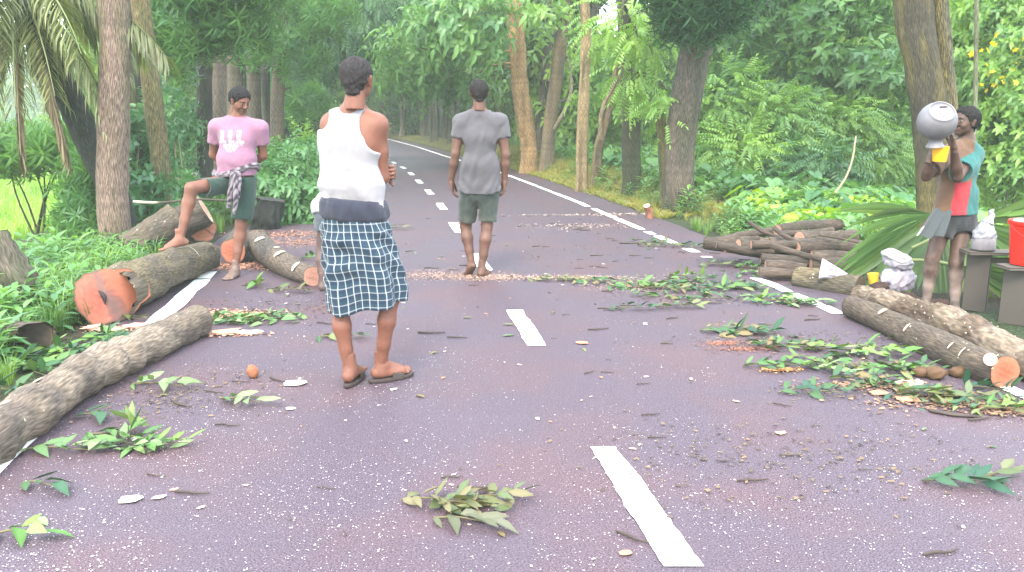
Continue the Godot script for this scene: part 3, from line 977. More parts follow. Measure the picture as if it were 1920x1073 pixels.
func forest() -> void:
	# the wood behind the right row and the trees beyond the left row: three kinds of bushy tree, copied
	var proto := []
	for k in 3:
		var b := Vector3(6.5 + 3.2 * k, 0, -27.0)
		b.y = ground_at(b.x, b.z)
		var blobs := []
		for i in 13:
			var a := i * 2.4
			var q := i / 12.0
			blobs.append([b + Vector3(cos(a) * (1.5 - 0.9 * q), 0.8 + 5.6 * q, sin(a) * (1.5 - 0.9 * q)), Vector3(1.25 - 0.3 * q, 0.95, 1.25 - 0.3 * q)])
		proto.append(tree("wood_tree", ["dense leafy tree in the wood behind the thick grey trunk", "pale green feathery tree in the wood above the branch pile", "bright bushy tree in the wood left of the drinking man"][k], [b, b + Vector3(0.2, 2, 0), b + Vector3(0.1, 4.5, 0.2), b + Vector3(0.0, 6.5, 0)], 0.12, 0.05, Color(0.11, 0.095, 0.07), Color(0.06, 0.06, 0.045), {"more": 0.5, "high": false, "sides": 8, "crown": [{"blobs": blobs, "leaf": ["broad_far", "feather_far", "broad_far"][k], "s": [[1.3, 2.0], [1.0, 1.6], [0.9, 1.5]][k], "dens": 14.0 if k != 1 else 18.0, "ca": [DEEP, MID, MID][k], "cb": [LIGHT, LIME, LIME][k], "hang": 0.35}]}, "trees of the wood"))
	var spots := []
	for row in 5:
		for i in 9:
			if row == 0 and i % 2 == 1:
				continue
			spots.append(Vector3(7.5 + i * 3.4 + row * 1.2 + rng.randf_range(-1, 1), 0, -(21.0 + row * 7.5 + rng.randf_range(-2, 2) - i * 0.8)))
	for i in 12:
		spots.append(Vector3(-9.5 - i * 1.2 - rng.randf() * 2.0, 0, -(24.0 + i * 3.5)))
	for i in 14:
		var d := 70.0 + i * 4.0
		spots.append(Vector3(mid_of(d) + 9.0 + rng.randf_range(-3, 3), 0, -d))
		spots.append(Vector3(mid_of(d) - 10.0 + rng.randf_range(-3, 3), 0, -d))
	for i in 9:
		spots.append(Vector3(-5.0 + i * 1.0, 0, -(61.0 + (i % 3) * 5.0)))
	for i in 10:
		spots.append(Vector3(2.5 + i * 1.6, 0, -(46.0 + (i % 3) * 6.0)))
	for i in 14:
		spots.append(Vector3(-30.0 - i * 5.5, 0, -(118.0 - i * 2.0 + rng.randf_range(-4, 4))))
	for i in spots.size():
		var k: int = i % 3
		var big := 1.0 if spots[i].z > -60.0 else 1.7
		copy_of(proto[k], "wood_tree", ["dense dark bushy tree deep in the wood", "pale feathery tree deep in the wood", "bright bushy tree deep in the wood"][k], spots[i], rng.randf() * TAU, Vector3(1, rng.randf_range(0.85, 1.25), 1) * big * rng.randf_range(0.85, 1.2), "trees of the wood")
# ---------------------------------------------------------------- bushes, weeds, grass
func build_undergrowth() -> void:
	bush("long_leaf_bush", "sunlit bush with long drooping leaves at the left edge above the field", Vector3(-6.708, -0.079, -12), [blob(Vector3(-6.385, 1.038, -11.5), 0.75, 0.20), blob(Vector3(-6.778, 1.017, -11.5), 0.4, 0.24), blob(Vector3(-5.848, 1.087, -11.5), 0.45, 0.25)], "long", 70.0, 0.6, 1.0, DEEP, LIGHT, 0.7)
	bush("long_leaf_bush", "dark green bush against the left side of the nearest trunk", Vector3(-5.072, -0.056, -9.8), [blob(Vector3(-4.938, 0.479, -9.7), 0.22, 0.26), blob(Vector3(-4.837, 0.773, -9.8), 0.18, 0.28), blob(Vector3(-4.829, 0.156, -9.6), 0.3, 0.25)], "long", 150.0, 0.45, 0.75, DEEP, LIGHT, 0.7)
	bush("long_leaf_bush", "dark bush between the two nearest left trunks", Vector3(-4.675, -0.243, -10.6), [blob(Vector3(-4.624, 0.36, -10.6), 0.22, 0.45), blob(Vector3(-4.91, 1.194, -11.4), 0.25, 0.5)], "broad", 110.0, 0.6, 1.0, DARK, DEEP, 0.5)
	bush("leafy_bush", "leafy bush behind the raised knee of the pink shirted man", Vector3(-4.95, 0.206, -13), [blob(Vector3(-5.625, 1.313, -14.5), 0.26, 0.7), blob(Vector3(-5.019, 0.368, -13), 0.25, 0.3)], "broad", 70.0, 0.7, 1.1, DARK, MID, 0.4)
	bush("leafy_bush", "dense green bush right of the pink shirted man", Vector3(-3.189, -0.091, -11.8), [blob(Vector3(-3.276, 0.353, -11.8), 0.42, 0.42), blob(Vector3(-2.873, 0.316, -11.8), 0.33, 0.45), blob(Vector3(-3.621, 0.569, -12.4), 0.3, 0.3), blob(Vector3(-3.468, 0.744, -13.5), 0.45, 0.3)], "broad", 130.0, 0.6, 1.0, DEEP, MID, 0.3)
	bush("leafy_bush", "bright lime bush beside the white vest's left shoulder", Vector3(-4.076, 0.05, -17), [blob(Vector3(-4.102, 0.626, -17), 0.5, 0.42), blob(Vector3(-3.678, 0.327, -16), 0.4, 0.35), blob(Vector3(-4.175, 0.327, -16), 0.35, 0.3)], "broad", 90.0, 0.7, 1.1, LIGHT, LIME, 0.2)
	bush("leafy_bush", "sunlit bush far off in the gap above the white vest's left shoulder", Vector3(-9.997, 0.181, -48), [blob(Vector3(-9.801, 2.835, -48), 1.3, 2.2), blob(Vector3(-10.018, 1.262, -46), 1.2, 1.0)], "broad_far", 22.0, 1.4, 2.0, LIGHT, LIME, 0.2)
	# right side
	bush("leafy_bush", "tall bright bush behind the thick grey trunk", Vector3(4.273, -0.315, -15.5), [blob(Vector3(4.126, 0.647, -15.5), 0.75, 0.55), blob(Vector3(4.055, 1.604, -17), 0.7, 0.8), blob(Vector3(4.342, 0.04, -14.8), 0.6, 0.35), blob(Vector3(4.969, 1.201, -16.5), 0.8, 0.7)], "feather", 60.0, 0.8, 1.2, MID, LIME, 0.3)
	bush("leafy_bush", "pale green feathery bush over the branch pile", Vector3(6.387, -0.427, -17), [blob(Vector3(6.276, 1.092, -17), 1.0, 0.8), blob(Vector3(6.224, 2.418, -19), 1.2, 1.0), blob(Vector3(7.174, 2.5, -18.5), 1.1, 1.0), blob(Vector3(6.945, 0.598, -16.5), 0.7, 0.6)], "feather", 75.0, 0.5, 0.9, MID, LIME, 0.3)
	bush("leafy_bush", "dark hollow bush left of the drinking man", Vector3(5.269, -0.204, -14.5), [blob(Vector3(5.429, 0.601, -14.6), 0.55, 0.4), blob(Vector3(4.959, 0.499, -14.8), 0.5, 0.4)], "feather", 60.0, 0.7, 1.1, DARK, MID, 0.3)
	bush("flowering_bush", "tall bush with yellow flowers at the right edge", Vector3(7.493, -0.038, -13), [blob(Vector3(7.403, 0.768, -13), 0.7, 0.8), blob(Vector3(7.37, 2.123, -13.5), 0.8, 0.9), blob(Vector3(7.615, 1.711, -13), 0.8, 1.0), blob(Vector3(7.378, 3.045, -14), 0.9, 0.7)], "broad", 75.0, 0.6, 0.95, MID, LIME, 0.3)
	# yellow flowers on that bush
	var last: Node3D = get_child(get_child_count() - 1)
	var petal := MB.new()
	for k in 5:
		leaf(petal, Vector3.ZERO, Vector3(cos(k * 1.257), 0.35, sin(k * 1.257)), Vector3.UP, 0.05, 0.04, 0.1, Color(0.72, 0.55, 0.03), false)
	var flower := petal.mesh()
	for k in 26:
		var p: Vector3 = Vector3(6.901, 2.223, -12.6) + Vector3(rng.randf_range(-0.36, 0.45), rng.randf_range(-0.45, 0.3), rng.randf_range(-0.1, 0.3))
		part(last, "flower", flower, mats.leaf, Transform3D(Basis.from_euler(Vector3(rng.randf_range(0.4, 1.4), rng.randf() * TAU, 0)).scaled(Vector3.ONE * rng.randf_range(0.7, 1.3)), p - last.position))
	var mb := MB.new()
	tube(mb, bend_path([Vector3(4.346, 0.401, -11.5), Vector3(4.468, 0.594, -11.5), Vector3(4.542, 0.841, -11.5), Vector3(4.567, 1.157, -11.5)], 5), even([0.016, 0.012], 16), 7, func(_p, _d, _l): return Color(0.42, 0.36, 0.24), 0.1)
	single("bare_sapling", "thin pale curved stem rising from the lime weeds behind the branch pile", "sapling", mb.mesh(), mats.wood)
	mb = MB.new()
	tube(mb, bend_path([Vector3(-3.949, 0.538, -8.9), Vector3(-3.671, 0.527, -8.9), Vector3(-3.28, 0.56, -8.9), Vector3(-2.892, 0.544, -8.9)], 5), even([0.014, 0.011], 16), 7, func(p: Vector3, _d, _l): return Color(0.5, 0.45, 0.34) if p.x < -3.7 else Color(0.06, 0.05, 0.04), 0.1)
	single("thin_branch", "thin bare branch sticking out level behind the raised knee, pale at its left end", "branch", mb.mesh(), mats.wood)
	cover()
func cover() -> void:
	# ground cover: grass, herbs and big-leaved weeds
	var grass: Array[Transform3D] = []
	var gt := PackedColorArray()
	var herb: Array[Transform3D] = []
	var ht := PackedColorArray()
	var weed: Array[Transform3D] = []
	var wt := PackedColorArray()
	var field: Array[Transform3D] = []
	var ft := PackedColorArray()
	for i in 9000:
		var d := 4.0 + 30.0 * pow(rng.randf(), 1.5)
		var left := rng.randf() < 0.5
		var s := rng.randf_range(2.95, 7.5)
		var x := mid_of(d) + (-s if left else s)
		var p := Vector3(x, ground_at(x, -d), -d)
		var n := noise.get_noise_2d(x * 0.7, d * 0.7)
		if not left and d < 8.8 and s < 6.0:
			continue
		if left and (d > 8.3 and d < 10.5 and s < 4.3 or s > 4.7 and d < 26.0):
			continue
		var k := rng.randf_range(0.5, 1.1) * (1.0 if d < 20.0 else 1.3) * (0.6 if s < 3.4 else 1.0)
		var tone := rng.randf()
		if n > -0.08:
			var dry := not left and d > 11.0 and s < 5.0
			if dry:
				k *= 0.55
			grass.append(Transform3D(Basis(Vector3.UP, rng.randf() * TAU).scaled(Vector3.ONE * k), p))
			gt.append(Color(0.24, 0.21, 0.055).lerp(Color(0.15, 0.19, 0.04), tone) if dry else Color(0.07, 0.15, 0.03).lerp(Color(0.14, 0.24, 0.045), tone))
		elif d < 24.0 and s > 3.2:
			herb.append(Transform3D(Basis(Vector3.UP, rng.randf() * TAU).scaled(Vector3.ONE * k * 1.1), p))
			ht.append(DEEP.lerp(LIGHT, tone))
	for i in 4600:
		var d := 9.5 + 18.0 * rng.randf()
		var s := rng.randf_range(4.2, 16.0)
		var x := mid_of(d) + s
		var p := Vector3(x, ground_at(x, -d), -d)
		var n := noise.get_noise_2d(x * 0.35 + 9.0, d * 0.35)
		weed.append(Transform3D(Basis(Vector3.UP, rng.randf() * TAU).scaled(Vector3.ONE * rng.randf_range(0.45, 1.0)), p))
		wt.append(DEEP.lerp(LIGHT, clampf(0.45 + n * 1.6 + rng.randf_range(-0.25, 0.25), 0, 1)))
	for i in 2600:
		# straw and yellowed leaves on the right verge
		var d := 12.0 + 18.0 * rng.randf()
		var x := mid_of(d) + 2.95 + 2.4 * pow(rng.randf(), 1.3)
		grass.append(Transform3D(Basis(Vector3.UP, rng.randf() * TAU).scaled(Vector3(1.1, 0.28, 1.1) * rng.randf_range(0.5, 1.0)), Vector3(x, ground_at(x, -d), -d)))
		gt.append(Color(0.34, 0.28, 0.075).lerp(Color(0.22, 0.26, 0.06), rng.randf()))
	for i in 420:
		# lime patch behind the branch pile
		var x := rng.randf_range(3.3, 6.3)
		var z := -rng.randf_range(9.8, 12.5)
		weed.append(Transform3D(Basis(Vector3.UP, rng.randf() * TAU).scaled(Vector3.ONE * rng.randf_range(0.5, 0.8)), Vector3(x, ground_at(x, z), z)))
		wt.append(Color(0.20, 0.36, 0.03).lerp(Color(0.27, 0.40, 0.04), rng.randf()))
	for i in 1100:
		# left verge among the logs
		var x := rng.randf_range(-4.6, -2.95)
		var z := -rng.randf_range(4.6, 9.5)
		if x > mid_of(-z) - 3.15:
			continue
		var m := Transform3D(Basis(Vector3.UP, rng.randf() * TAU).scaled(Vector3.ONE * rng.randf_range(0.5, 1.0)), Vector3(x, ground_at(x, z), z))
		var kind := rng.randf()
		if kind < 0.5:
			herb.append(m)
			ht.append(DARK.lerp(LIGHT, rng.randf()))
		elif kind < 0.88:
			grass.append(m)
			gt.append(DEEP.lerp(Color(0.20, 0.33, 0.06), rng.randf()))
		else:
			weed.append(m.scaled_local(Vector3.ONE * 0.6))
			wt.append(DEEP.lerp(LIGHT, rng.randf()))
	for i in 16000:
		var d := 7.0 + 75.0 * pow(rng.randf(), 2.0)
		var x := mid_of(d) - 7.0 - rng.randf() * (6.0 + d * 0.75)
		var p := Vector3(x, ground_at(x, -d), -d)
		field.append(Transform3D(Basis(Vector3.UP, rng.randf() * TAU).scaled(Vector3(1.3, 1.0, 1.3) * (0.9 + d * 0.02)), p))
		ft.append(Color(0.19, 0.36, 0.05).lerp(Color(0.27, 0.44, 0.06), rng.randf()))
	for q in [["verge_grass", shared.grass, grass, gt, "green and straw coloured grass along both edges of the road"], ["herb_cover", shared.herb, herb, ht, "leafy weeds on the verges"], ["broad_leaf_cover", shared.weed, weed, wt, "big heart-leaved weeds covering the ground under the trees"], ["field_grass", shared.grass, field, ft, "bright yellow-green grass of the field on the left"]]:
		var o := scatter(self, q[0], q[1], mats.leaf, q[2], q[3])
		o.set_meta("label", q[4])
# ---------------------------------------------------------------- logs, branches and what stands beside the road
const SALMON := Color(0.36, 0.09, 0.06)
const SAP := Color(0.46, 0.22, 0.14)
const PALE := Color(0.60, 0.47, 0.36)
func cut_paint(heart: Color, sap: Color, seed: float) -> Callable:
	return func(q: float, a: float) -> Color:
		var w := q + 0.05 * noise.get_noise_2d(cos(a) * 1.5 + seed, sin(a) * 1.5)
		var ring := 0.5 + 0.5 * sin(w * 46.0 + noise.get_noise_2d(a * 2.0, seed))
		var c := heart.lerp(sap, clampf(w * w * 1.15, 0.0, 1.0))
		c = c * (0.9 + 0.12 * ring + 0.25 * noise.get_noise_2d(cos(a) * q * 5.0 + seed, sin(a) * q * 5.0))
		return c if w < 0.955 else Color(0.11, 0.075, 0.05)
func log_body(kind: String, label: String, pts: Array, rad: Array, base: Color, other: Color, o: Dictionary, category := "log", group := "felled logs beside the road") -> Node3D:
	var foot: Vector3 = (pts[0] + pts[-1]) * 0.5
	foot.y = 0.0
	var t := thing(kind, label, category, foot, group)
	var rel := []
	for p in pts:
		rel.append(p - foot)
	var steps: int = o.get("steps", 8)
	var line := bend_path(rel, steps)
	var radii := spread(rad, steps)
	var sides: int = o.get("sides", 36)
	var seed: float = taken.get(kind, 0) * 7.3 + kind.length()
	for i in radii.size():
		radii[i] *= 1.0 + o.get("wave", 0.05) * noise.get_noise_2d(i * 0.35, seed)
	var pale_a: float = o.get("bare", 0.0)
	var paint := func(p: Vector3, d: Vector3, along: float) -> Color:
		var n := noise.get_noise_3d(p.x * 4.0 + seed, p.y * 4.0, p.z * 4.0)
		var u := noise.get_noise_3d(p.x * 17.0, p.y * 17.0 + seed, p.z * 17.0)
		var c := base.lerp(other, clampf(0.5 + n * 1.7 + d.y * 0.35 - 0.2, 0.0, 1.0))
		if pale_a > 0.0:
			c = c.lerp(Color(0.40, 0.31, 0.24), clampf((noise.get_noise_3d(p.x * 1.6 + 50.0, p.y * 1.6, p.z * 1.6 + seed) + pale_a - 0.5) * 4.0, 0.0, 0.4))
		return c * (1.0 + 0.25 * u) * 1.25
	var mb := MB.new()
	tube(mb, line, radii, sides, paint, o.get("rough", 0.09), 9.0, 0, 0.35)
	# bevelled or tilted ends: [direction, slope, from], slid along the stem
	var n := line.size()
	for e in 2:
		var tilt: Array = o.get(["tilt0", "tilt1"][e], [])
		if tilt.is_empty():
			continue
		var row := 0 if e == 0 else n - 1
		var axis: Vector3 = (line[1] - line[0]).normalized() if e == 0 else (line[n - 2] - line[n - 1]).normalized()
		for r in 2:
			var at := (row + (r if e == 0 else -r)) * (sides + 1)
			for k in sides + 1:
				var d: Vector3 = mb.v[at + k] - line[row]
				mb.v[at + k] += axis * maxf(0.0, d.dot(tilt[0]) - tilt[2]) * tilt[1] * (1.0 if r == 0 else 0.85)
	part(t, "bark", mb.mesh(), mats.log_bark)
	for e in 2:
		var how: Array = o.get(["face0", "face1"][e], [])
		var row := 0 if e == 0 else n - 1
		var c := Vector3.ZERO
		var ring := []
		for k in sides:
			var p := mb.v[row * (sides + 1) + k]
			ring.append(p)
			c += p / sides
		var f := MB.new()
		var colour: Callable = cut_paint(how[0], how[1], seed + e) if how else cut_paint(Color(0.10, 0.075, 0.055), Color(0.13, 0.10, 0.075), seed)
		var rings := 11
		var axis: Vector3 = (line[0] - line[1]).normalized() if e == 0 else (line[n - 1] - line[n - 2]).normalized()
		var tilt: Array = o.get(["tilt0", "tilt1"][e], [])
		for i in rings + 1:
			var q := float(i) / rings
			for k in sides + 1:
				var p: Vector3 = c.lerp(ring[k % sides], q)
				if not tilt.is_empty():
					var d: Vector3 = line[row].lerp(ring[k % sides], q) - line[row]
					d -= axis * d.dot(axis)
					p = line[row] + d - axis * maxf(0.0, d.dot(tilt[0]) - tilt[2]) * tilt[1]
				p += axis * (0.004 + 0.006 * noise.get_noise_2d(p.dot(Vector3(1, 2, 0)) * 14.0, seed) * (1.0 - q))
				var tint: Color = colour.call(q, TAU * k / sides)
				if how.size() > 2:
					tint = how[2].call(p - line[row], tint)
				f.vert(p, Vector2.ZERO, tint)
		for i in rings:
			for k in sides:
				var a := i * (sides + 1) + k
				if e == 0:
					f.quad(a, a + sides + 1, a + sides + 2, a + 1)
				else:
					f.quad(a, a + 1, a + sides + 2, a + sides + 1)
		part(t, "cut_end", f.mesh(), mats.wood)
	for b in o.get("patches", []):
		# [share of the length, angle from straight up towards the camera's side, half length, half width, colour]
		var i := int(b[0] * (n - 1))
		var ax := (line[mini(i + 1, n - 1)] - line[maxi(i - 1, 0)]).normalized()
		var up := (Vector3.UP - ax * ax.y).normalized()
		var side := ax.cross(up)
		if side.z < 0.0:
			side = -side
		var pm := MB.new()
		var middle := pm.vert(patch_at(line, radii, i, ax, up, side, 0.0, b[1]), Vector2.ZERO, b[4])
		var first := -1
		for q in [0.6, 1.0]:
			for k in 14:
				var a := TAU * k / 14.0
				var wob := 1.0 + 0.25 * noise.get_noise_2d(k * 0.7, b[0] * 40.0)
				var id := pm.vert(patch_at(line, radii, i, ax, up, side, cos(a) * b[2] * q * wob, b[1] + sin(a) * b[3] * q * wob / radii[i]), Vector2.ZERO, b[4] * (1.0 - 0.12 * q))
				if first < 0:
					first = id
		for k in 14:
			pm.tri(middle, first + k, first + (k + 1) % 14)
			pm.quad(first + k, first + 14 + k, first + 14 + (k + 1) % 14, first + (k + 1) % 14)
		part(t, "bare_patch", pm.mesh(), mats.wood)
	var bits: int = o.get("chips", 0)
	if bits:
		var where: Array[Transform3D] = []
		var tints := PackedColorArray()
		for k in bits:
			var i := rng.randi() % n
			var ax := (line[mini(i + 1, n - 1)] - line[maxi(i - 1, 0)]).normalized()
			var up := (Vector3.UP - ax * ax.y).normalized()
			var a := rng.randf_range(-1.3, 1.3)
			var d := up * cos(a) + ax.cross(up) * sin(a)
			where.append(Transform3D(Basis(Quaternion(Vector3.UP, d)) * Basis(Vector3.UP, rng.randf() * TAU) * Basis.from_scale(Vector3.ONE * rng.randf_range(0.4, 1.1)), line[i] + ax * rng.randf_range(-0.05, 0.05) + d * radii[i] * 1.04))
			tints.append(PALE * rng.randf_range(0.6, 1.1))
		scatter(t, "sawdust_flakes", shared.flake, mats.wood, where, tints)
	return t
func patch_at(line: PackedVector3Array, radii: PackedFloat32Array, i: int, ax: Vector3, up: Vector3, side: Vector3, s: float, a: float) -> Vector3:
	return line[i] + ax * s + (up * cos(a) + side * sin(a)) * (radii[i] * 1.045 + 0.006)
func lump_mesh(seed: float, flat: float, rough: float, base: Color, other: Color, rows := 9, cols := 14) -> ArrayMesh:
	var mb := MB.new()
	for i in rows + 1:
		var a := PI * i / rows
		for k in cols + 1:
			var b := TAU * (k % cols) / cols
			var d := Vector3(sin(a) * cos(b), cos(a) * flat, sin(a) * sin(b))
			var n := noise.get_noise_3d(d.x * 1.4 + seed, d.y * 2.0, d.z * 1.4)
			mb.vert(d * (1.0 + rough * n), Vector2(k * 0.2, i * 0.2), base.lerp(other, clampf(0.5 + n * 1.5, 0, 1)))
	for i in rows:
		for k in cols:
			var p := i * (cols + 1) + k
			mb.quad(p, p + cols + 1, p + cols + 2, p + 1)
	return mb.mesh()
func build_logs() -> void:
	var fl := MB.new()
	for k in 2:
		var a := fl.vert(Vector3(-0.008, 0.001 + k * 0.001, -0.004))
		var b := fl.vert(Vector3(0.008, 0.003, -0.003))
		var c := fl.vert(Vector3(0.006, 0.002, 0.005))
		var d := fl.vert(Vector3(-0.006, 0.004, 0.004))
		fl.quad(a, d, c, b)
	shared.flake = fl.mesh()
	var bark := Color(0.115, 0.092, 0.072)
	var moss := Color(0.165, 0.13, 0.078)
	var streak := func(d: Vector3, c: Color) -> Color:
		# the weathered grey band across the face of the big log, and the paler split right of it
		var w := d.x - 0.03 + d.y * 0.35 + 0.02 * noise.get_noise_2d(d.y * 20.0, 3.0)
		if absf(w) < 0.04:
			return c.lerp(Color(0.15, 0.11, 0.10), 0.85 * (1.0 - absf(w) / 0.055))
		return c.lerp(Color(0.50, 0.17, 0.09), 0.6) if w > 0.04 else c
	var big := log_body("felled_log", "biggest log on the left, its broad red cut end facing the camera", [Vector3(-2.806, 0.188, -5.72), Vector3(-2.827, 0.18, -6.3), Vector3(-2.839, 0.172, -7.05), Vector3(-2.823, 0.141, -7.8)], [0.185, 0.17, 0.15, 0.135], bark, moss, {"sides": 44, "face0": [Color(0.336, 0.095, 0.070), Color(0.403, 0.151, 0.112), streak], "tilt0": [Vector3(1, 0.05, 0).normalized(), 1.9, 0.035], "rough": 0.12, "chips": 60, "patches": [[0.5, 1.1, 0.012, 0.05, PALE], [0.75, 0.8, 0.006, 0.06, PALE], [0.28, 0.9, 0.012, 0.06, PALE]]})
	# the dark split in its face
	var mb := MB.new()
	tube(mb, bend_path([Vector3(-2.821, 0.241, -5.7) - big.position, Vector3(-2.788, 0.2, -5.7) - big.position, Vector3(-2.783, 0.14, -5.7) - big.position], 4), PackedFloat32Array([0.002, 0.008, 0.013, 0.016, 0.017, 0.014, 0.010, 0.006, 0.002]), 8, func(_p, _d, _l): return Color(0.035, 0.025, 0.03))
	part(big, "split", mb.mesh(), mats.wood)
	log_body("felled_log", "long pale grey log at the front left running out of the picture", [Vector3(-2.04, 0.103, -5.42), Vector3(-2.116, 0.084, -5.05), Vector3(-2.152, 0.095, -4.65), Vector3(-2.189, 0.097, -4.35), Vector3(-2.193, 0.099, -4), Vector3(-2.174, 0.092, -3.66), Vector3(-2.16, 0.09, -3.3), Vector3(-2.159, 0.086, -3)], [0.104, 0.112, 0.104, 0.116, 0.098, 0.104, 0.108, 0.108], Color(0.13, 0.10, 0.085), Color(0.185, 0.142, 0.108), {"sides": 40, "bare": 0.5, "rough": 0.09, "wave": 0.25, "chips": 20, "face0": [PALE * 0.9, PALE], "patches": [[0.66, 0.35, 0.03, 0.018, PALE], [0.78, 0.3, 0.05, 0.022, PALE], [0.71, 0.5, 0.022, 0.012, PALE], [0.80, 1.1, 0.014, 0.035, SAP]]})
	var cross := func(d: Vector3, c: Color) -> Color:
		var w: float = minf(absf(d.y + d.x * 0.3), absf(d.x - d.y * 0.4 + 0.01)) + 0.01 * noise.get_noise_2d(d.x * 60.0, d.y * 60.0)
		return Color(0.42, 0.11, 0.08) if w < 0.010 and d.length() < 0.05 else c
	log_body("felled_log", "dark stubby log at the left edge with a red star-shaped nick", [Vector3(-2.817, 0.09, -4.95), Vector3(-3.077, 0.044, -5.1), Vector3(-3.562, -0.045, -5.3)], [0.115, 0.125, 0.12], Color(0.075, 0.06, 0.05), Color(0.12, 0.09, 0.07), {"face0": [Color(0.050, 0.036, 0.028), Color(0.067, 0.050, 0.039), cross], "rough": 0.18, "tilt0": [Vector3(-0.3, 0, 0.95).normalized(), 0.9, -0.2]})
	log_body("old_stump", "rough grey-brown old stump leaning in at the left edge", [Vector3(-3.549, -0.076, -6), Vector3(-3.662, 0.268, -6.05), Vector3(-3.788, 0.532, -6.1)], [0.19, 0.17, 0.13], Color(0.14, 0.115, 0.085), Color(0.085, 0.085, 0.05), {"rough": 0.32, "sides": 30}, "stump", "")
	log_body("felled_log", "log with a pale ringed end just behind the raised foot", [Vector3(-3.811, 0.098, -8.4), Vector3(-3.605, 0.26, -8.55), Vector3(-3.432, 0.388, -8.7)], [0.15, 0.155, 0.16], Color(0.10, 0.082, 0.07), Color(0.14, 0.11, 0.08), {"face1": [SAP, PALE], "rough": 0.1, "chips": 20})
	log_body("felled_log", "dark log propped up highest behind the raised leg, pale oval end", [Vector3(-3.715, 0.168, -9.15), Vector3(-3.521, 0.313, -9.2), Vector3(-3.335, 0.417, -9.25)], [0.165, 0.17, 0.17], Color(0.105, 0.085, 0.075), bark, {"face1": [SAP, PALE], "rough": 0.08})
	var seam := func(d: Vector3, c: Color) -> Color:
		return Color(0.16, 0.07, 0.045) if absf(d.y + d.x * 0.75 - 0.01) < 0.009 else c
	log_body("felled_log", "log under the propped one, orange end crossed by a dark line", [Vector3(-3.392, 0.201, -9.3), Vector3(-3.692, 0.18, -10), Vector3(-3.994, 0.149, -10.7)], [0.15, 0.15, 0.145], bark, moss, {"face0": [Color(0.403, 0.151, 0.090), Color(0.426, 0.185, 0.123), seam]})
	log_body("felled_log", "short log with a round orange end beside the standing bare foot", [Vector3(-2.694, 0.132, -8.15), Vector3(-2.768, 0.137, -8.5), Vector3(-2.866, 0.133, -8.95)], [0.122, 0.122, 0.12], bark, Color(0.09, 0.075, 0.06), {"face0": [Color(0.370, 0.112, 0.070), Color(0.437, 0.162, 0.106)]})
	log_body("felled_log", "bent log with white axe blazes, pink end near the checked sarong", [Vector3(-1.683, 0.084, -7.08), Vector3(-1.898, 0.073, -7.4), Vector3(-2.187, 0.093, -7.85), Vector3(-2.434, 0.114, -8.3), Vector3(-2.567, 0.151, -8.55), Vector3(-2.594, 0.223, -8.62)], [0.088, 0.10, 0.115, 0.12, 0.12, 0.112], Color(0.135, 0.105, 0.09), Color(0.17, 0.13, 0.105), {"face0": [Color(0.381, 0.185, 0.146), Color(0.426, 0.235, 0.185)], "face1": [Color(0.476, 0.448, 0.403), Color(0.482, 0.448, 0.403)], "rough": 0.06, "patches": [[0.14, 0.75, 0.035, 0.05, Color(0.6, 0.52, 0.45)], [0.34, 0.35, 0.04, 0.055, Color(0.6, 0.52, 0.45)], [0.40, 0.0, 0.025, 0.03, Color(0.6, 0.52, 0.45)], [0.60, 0.35, 0.05, 0.05, Color(0.6, 0.52, 0.45)]]})
	log_body("dark_stump", "black stump half hidden between the pink shirted man and the green bush", [Vector3(-3.157, -0.081, -10.9), Vector3(-3.123, 0.16, -10.9), Vector3(-3.091, 0.372, -10.9)], [0.2, 0.165, 0.16], Color(0.02, 0.022, 0.024), Color(0.035, 0.036, 0.036), {"rough": 0.35, "face1": [Color(0.03, 0.03, 0.032), Color(0.045, 0.045, 0.045)]}, "stump", "")
	# right side
	var near := log_body("felled_log", "nearest log on the right with a round orange-red end facing the camera", [Vector3(2.595, 0.08, -4.32), Vector3(2.566, 0.068, -4.52), Vector3(2.54, 0.062, -4.85), Vector3(2.513, 0.059, -5.35), Vector3(2.426, 0.077, -5.95)], [0.088, 0.096, 0.098, 0.092, 0.08], Color(0.095, 0.07, 0.056), Color(0.125, 0.094, 0.07), {"face0": [Color(0.347, 0.078, 0.039), Color(0.414, 0.146, 0.084)], "chips": 25, "rough": 0.08, "patches": [[0.82, 0.5, 0.02, 0.03, Color(0.5, 0.36, 0.28)], [0.67, 0.9, 0.012, 0.03, Color(0.72, 0.42, 0.33)], [0.40, 0.8, 0.008, 0.025, PALE], [0.3, 0.9, 0.006, 0.03, PALE]]})
	mb = MB.new()
	tube(mb, PackedVector3Array([Vector3(2.563, 0.112, -4.36) - near.position, Vector3(2.527, 0.141, -4.34) - near.position, Vector3(2.506, 0.156, -4.31) - near.position]), PackedFloat32Array([0.03, 0.034, 0.033]), 14, func(_p, _d, _l): return Color(0.55, 0.33, 0.25), 0.1, 9.0, 2)
	part(near, "branch_stub", mb.mesh(), mats.wood)
	log_body("felled_log", "thicker knobbly log lying behind the nearest right one, orange far end", [Vector3(2.643, 0.076, -6.35), Vector3(2.686, 0.09, -6), Vector3(2.734, 0.103, -5.65), Vector3(2.758, 0.117, -5.3), Vector3(2.793, 0.109, -4.98), Vector3(2.817, 0.087, -4.68), Vector3(2.884, 0.054, -4.3)], [0.072, 0.09, 0.092, 0.106, 0.108, 0.112, 0.112], Color(0.125, 0.08, 0.058), Color(0.155, 0.112, 0.075), {"face0": [SALMON, Color(0.420, 0.224, 0.140)], "bare": 0.5, "rough": 0.12, "wave": 0.2, "chips": 80})
	log_body("felled_log", "short log holding the triangular white sack", [Vector3(2.442, 0.053, -7.15), Vector3(2.61, 0.055, -6.95), Vector3(2.805, 0.045, -6.75)], [0.10, 0.105, 0.10], Color(0.10, 0.085, 0.065), moss, {"rough": 0.12, "chips": 12})
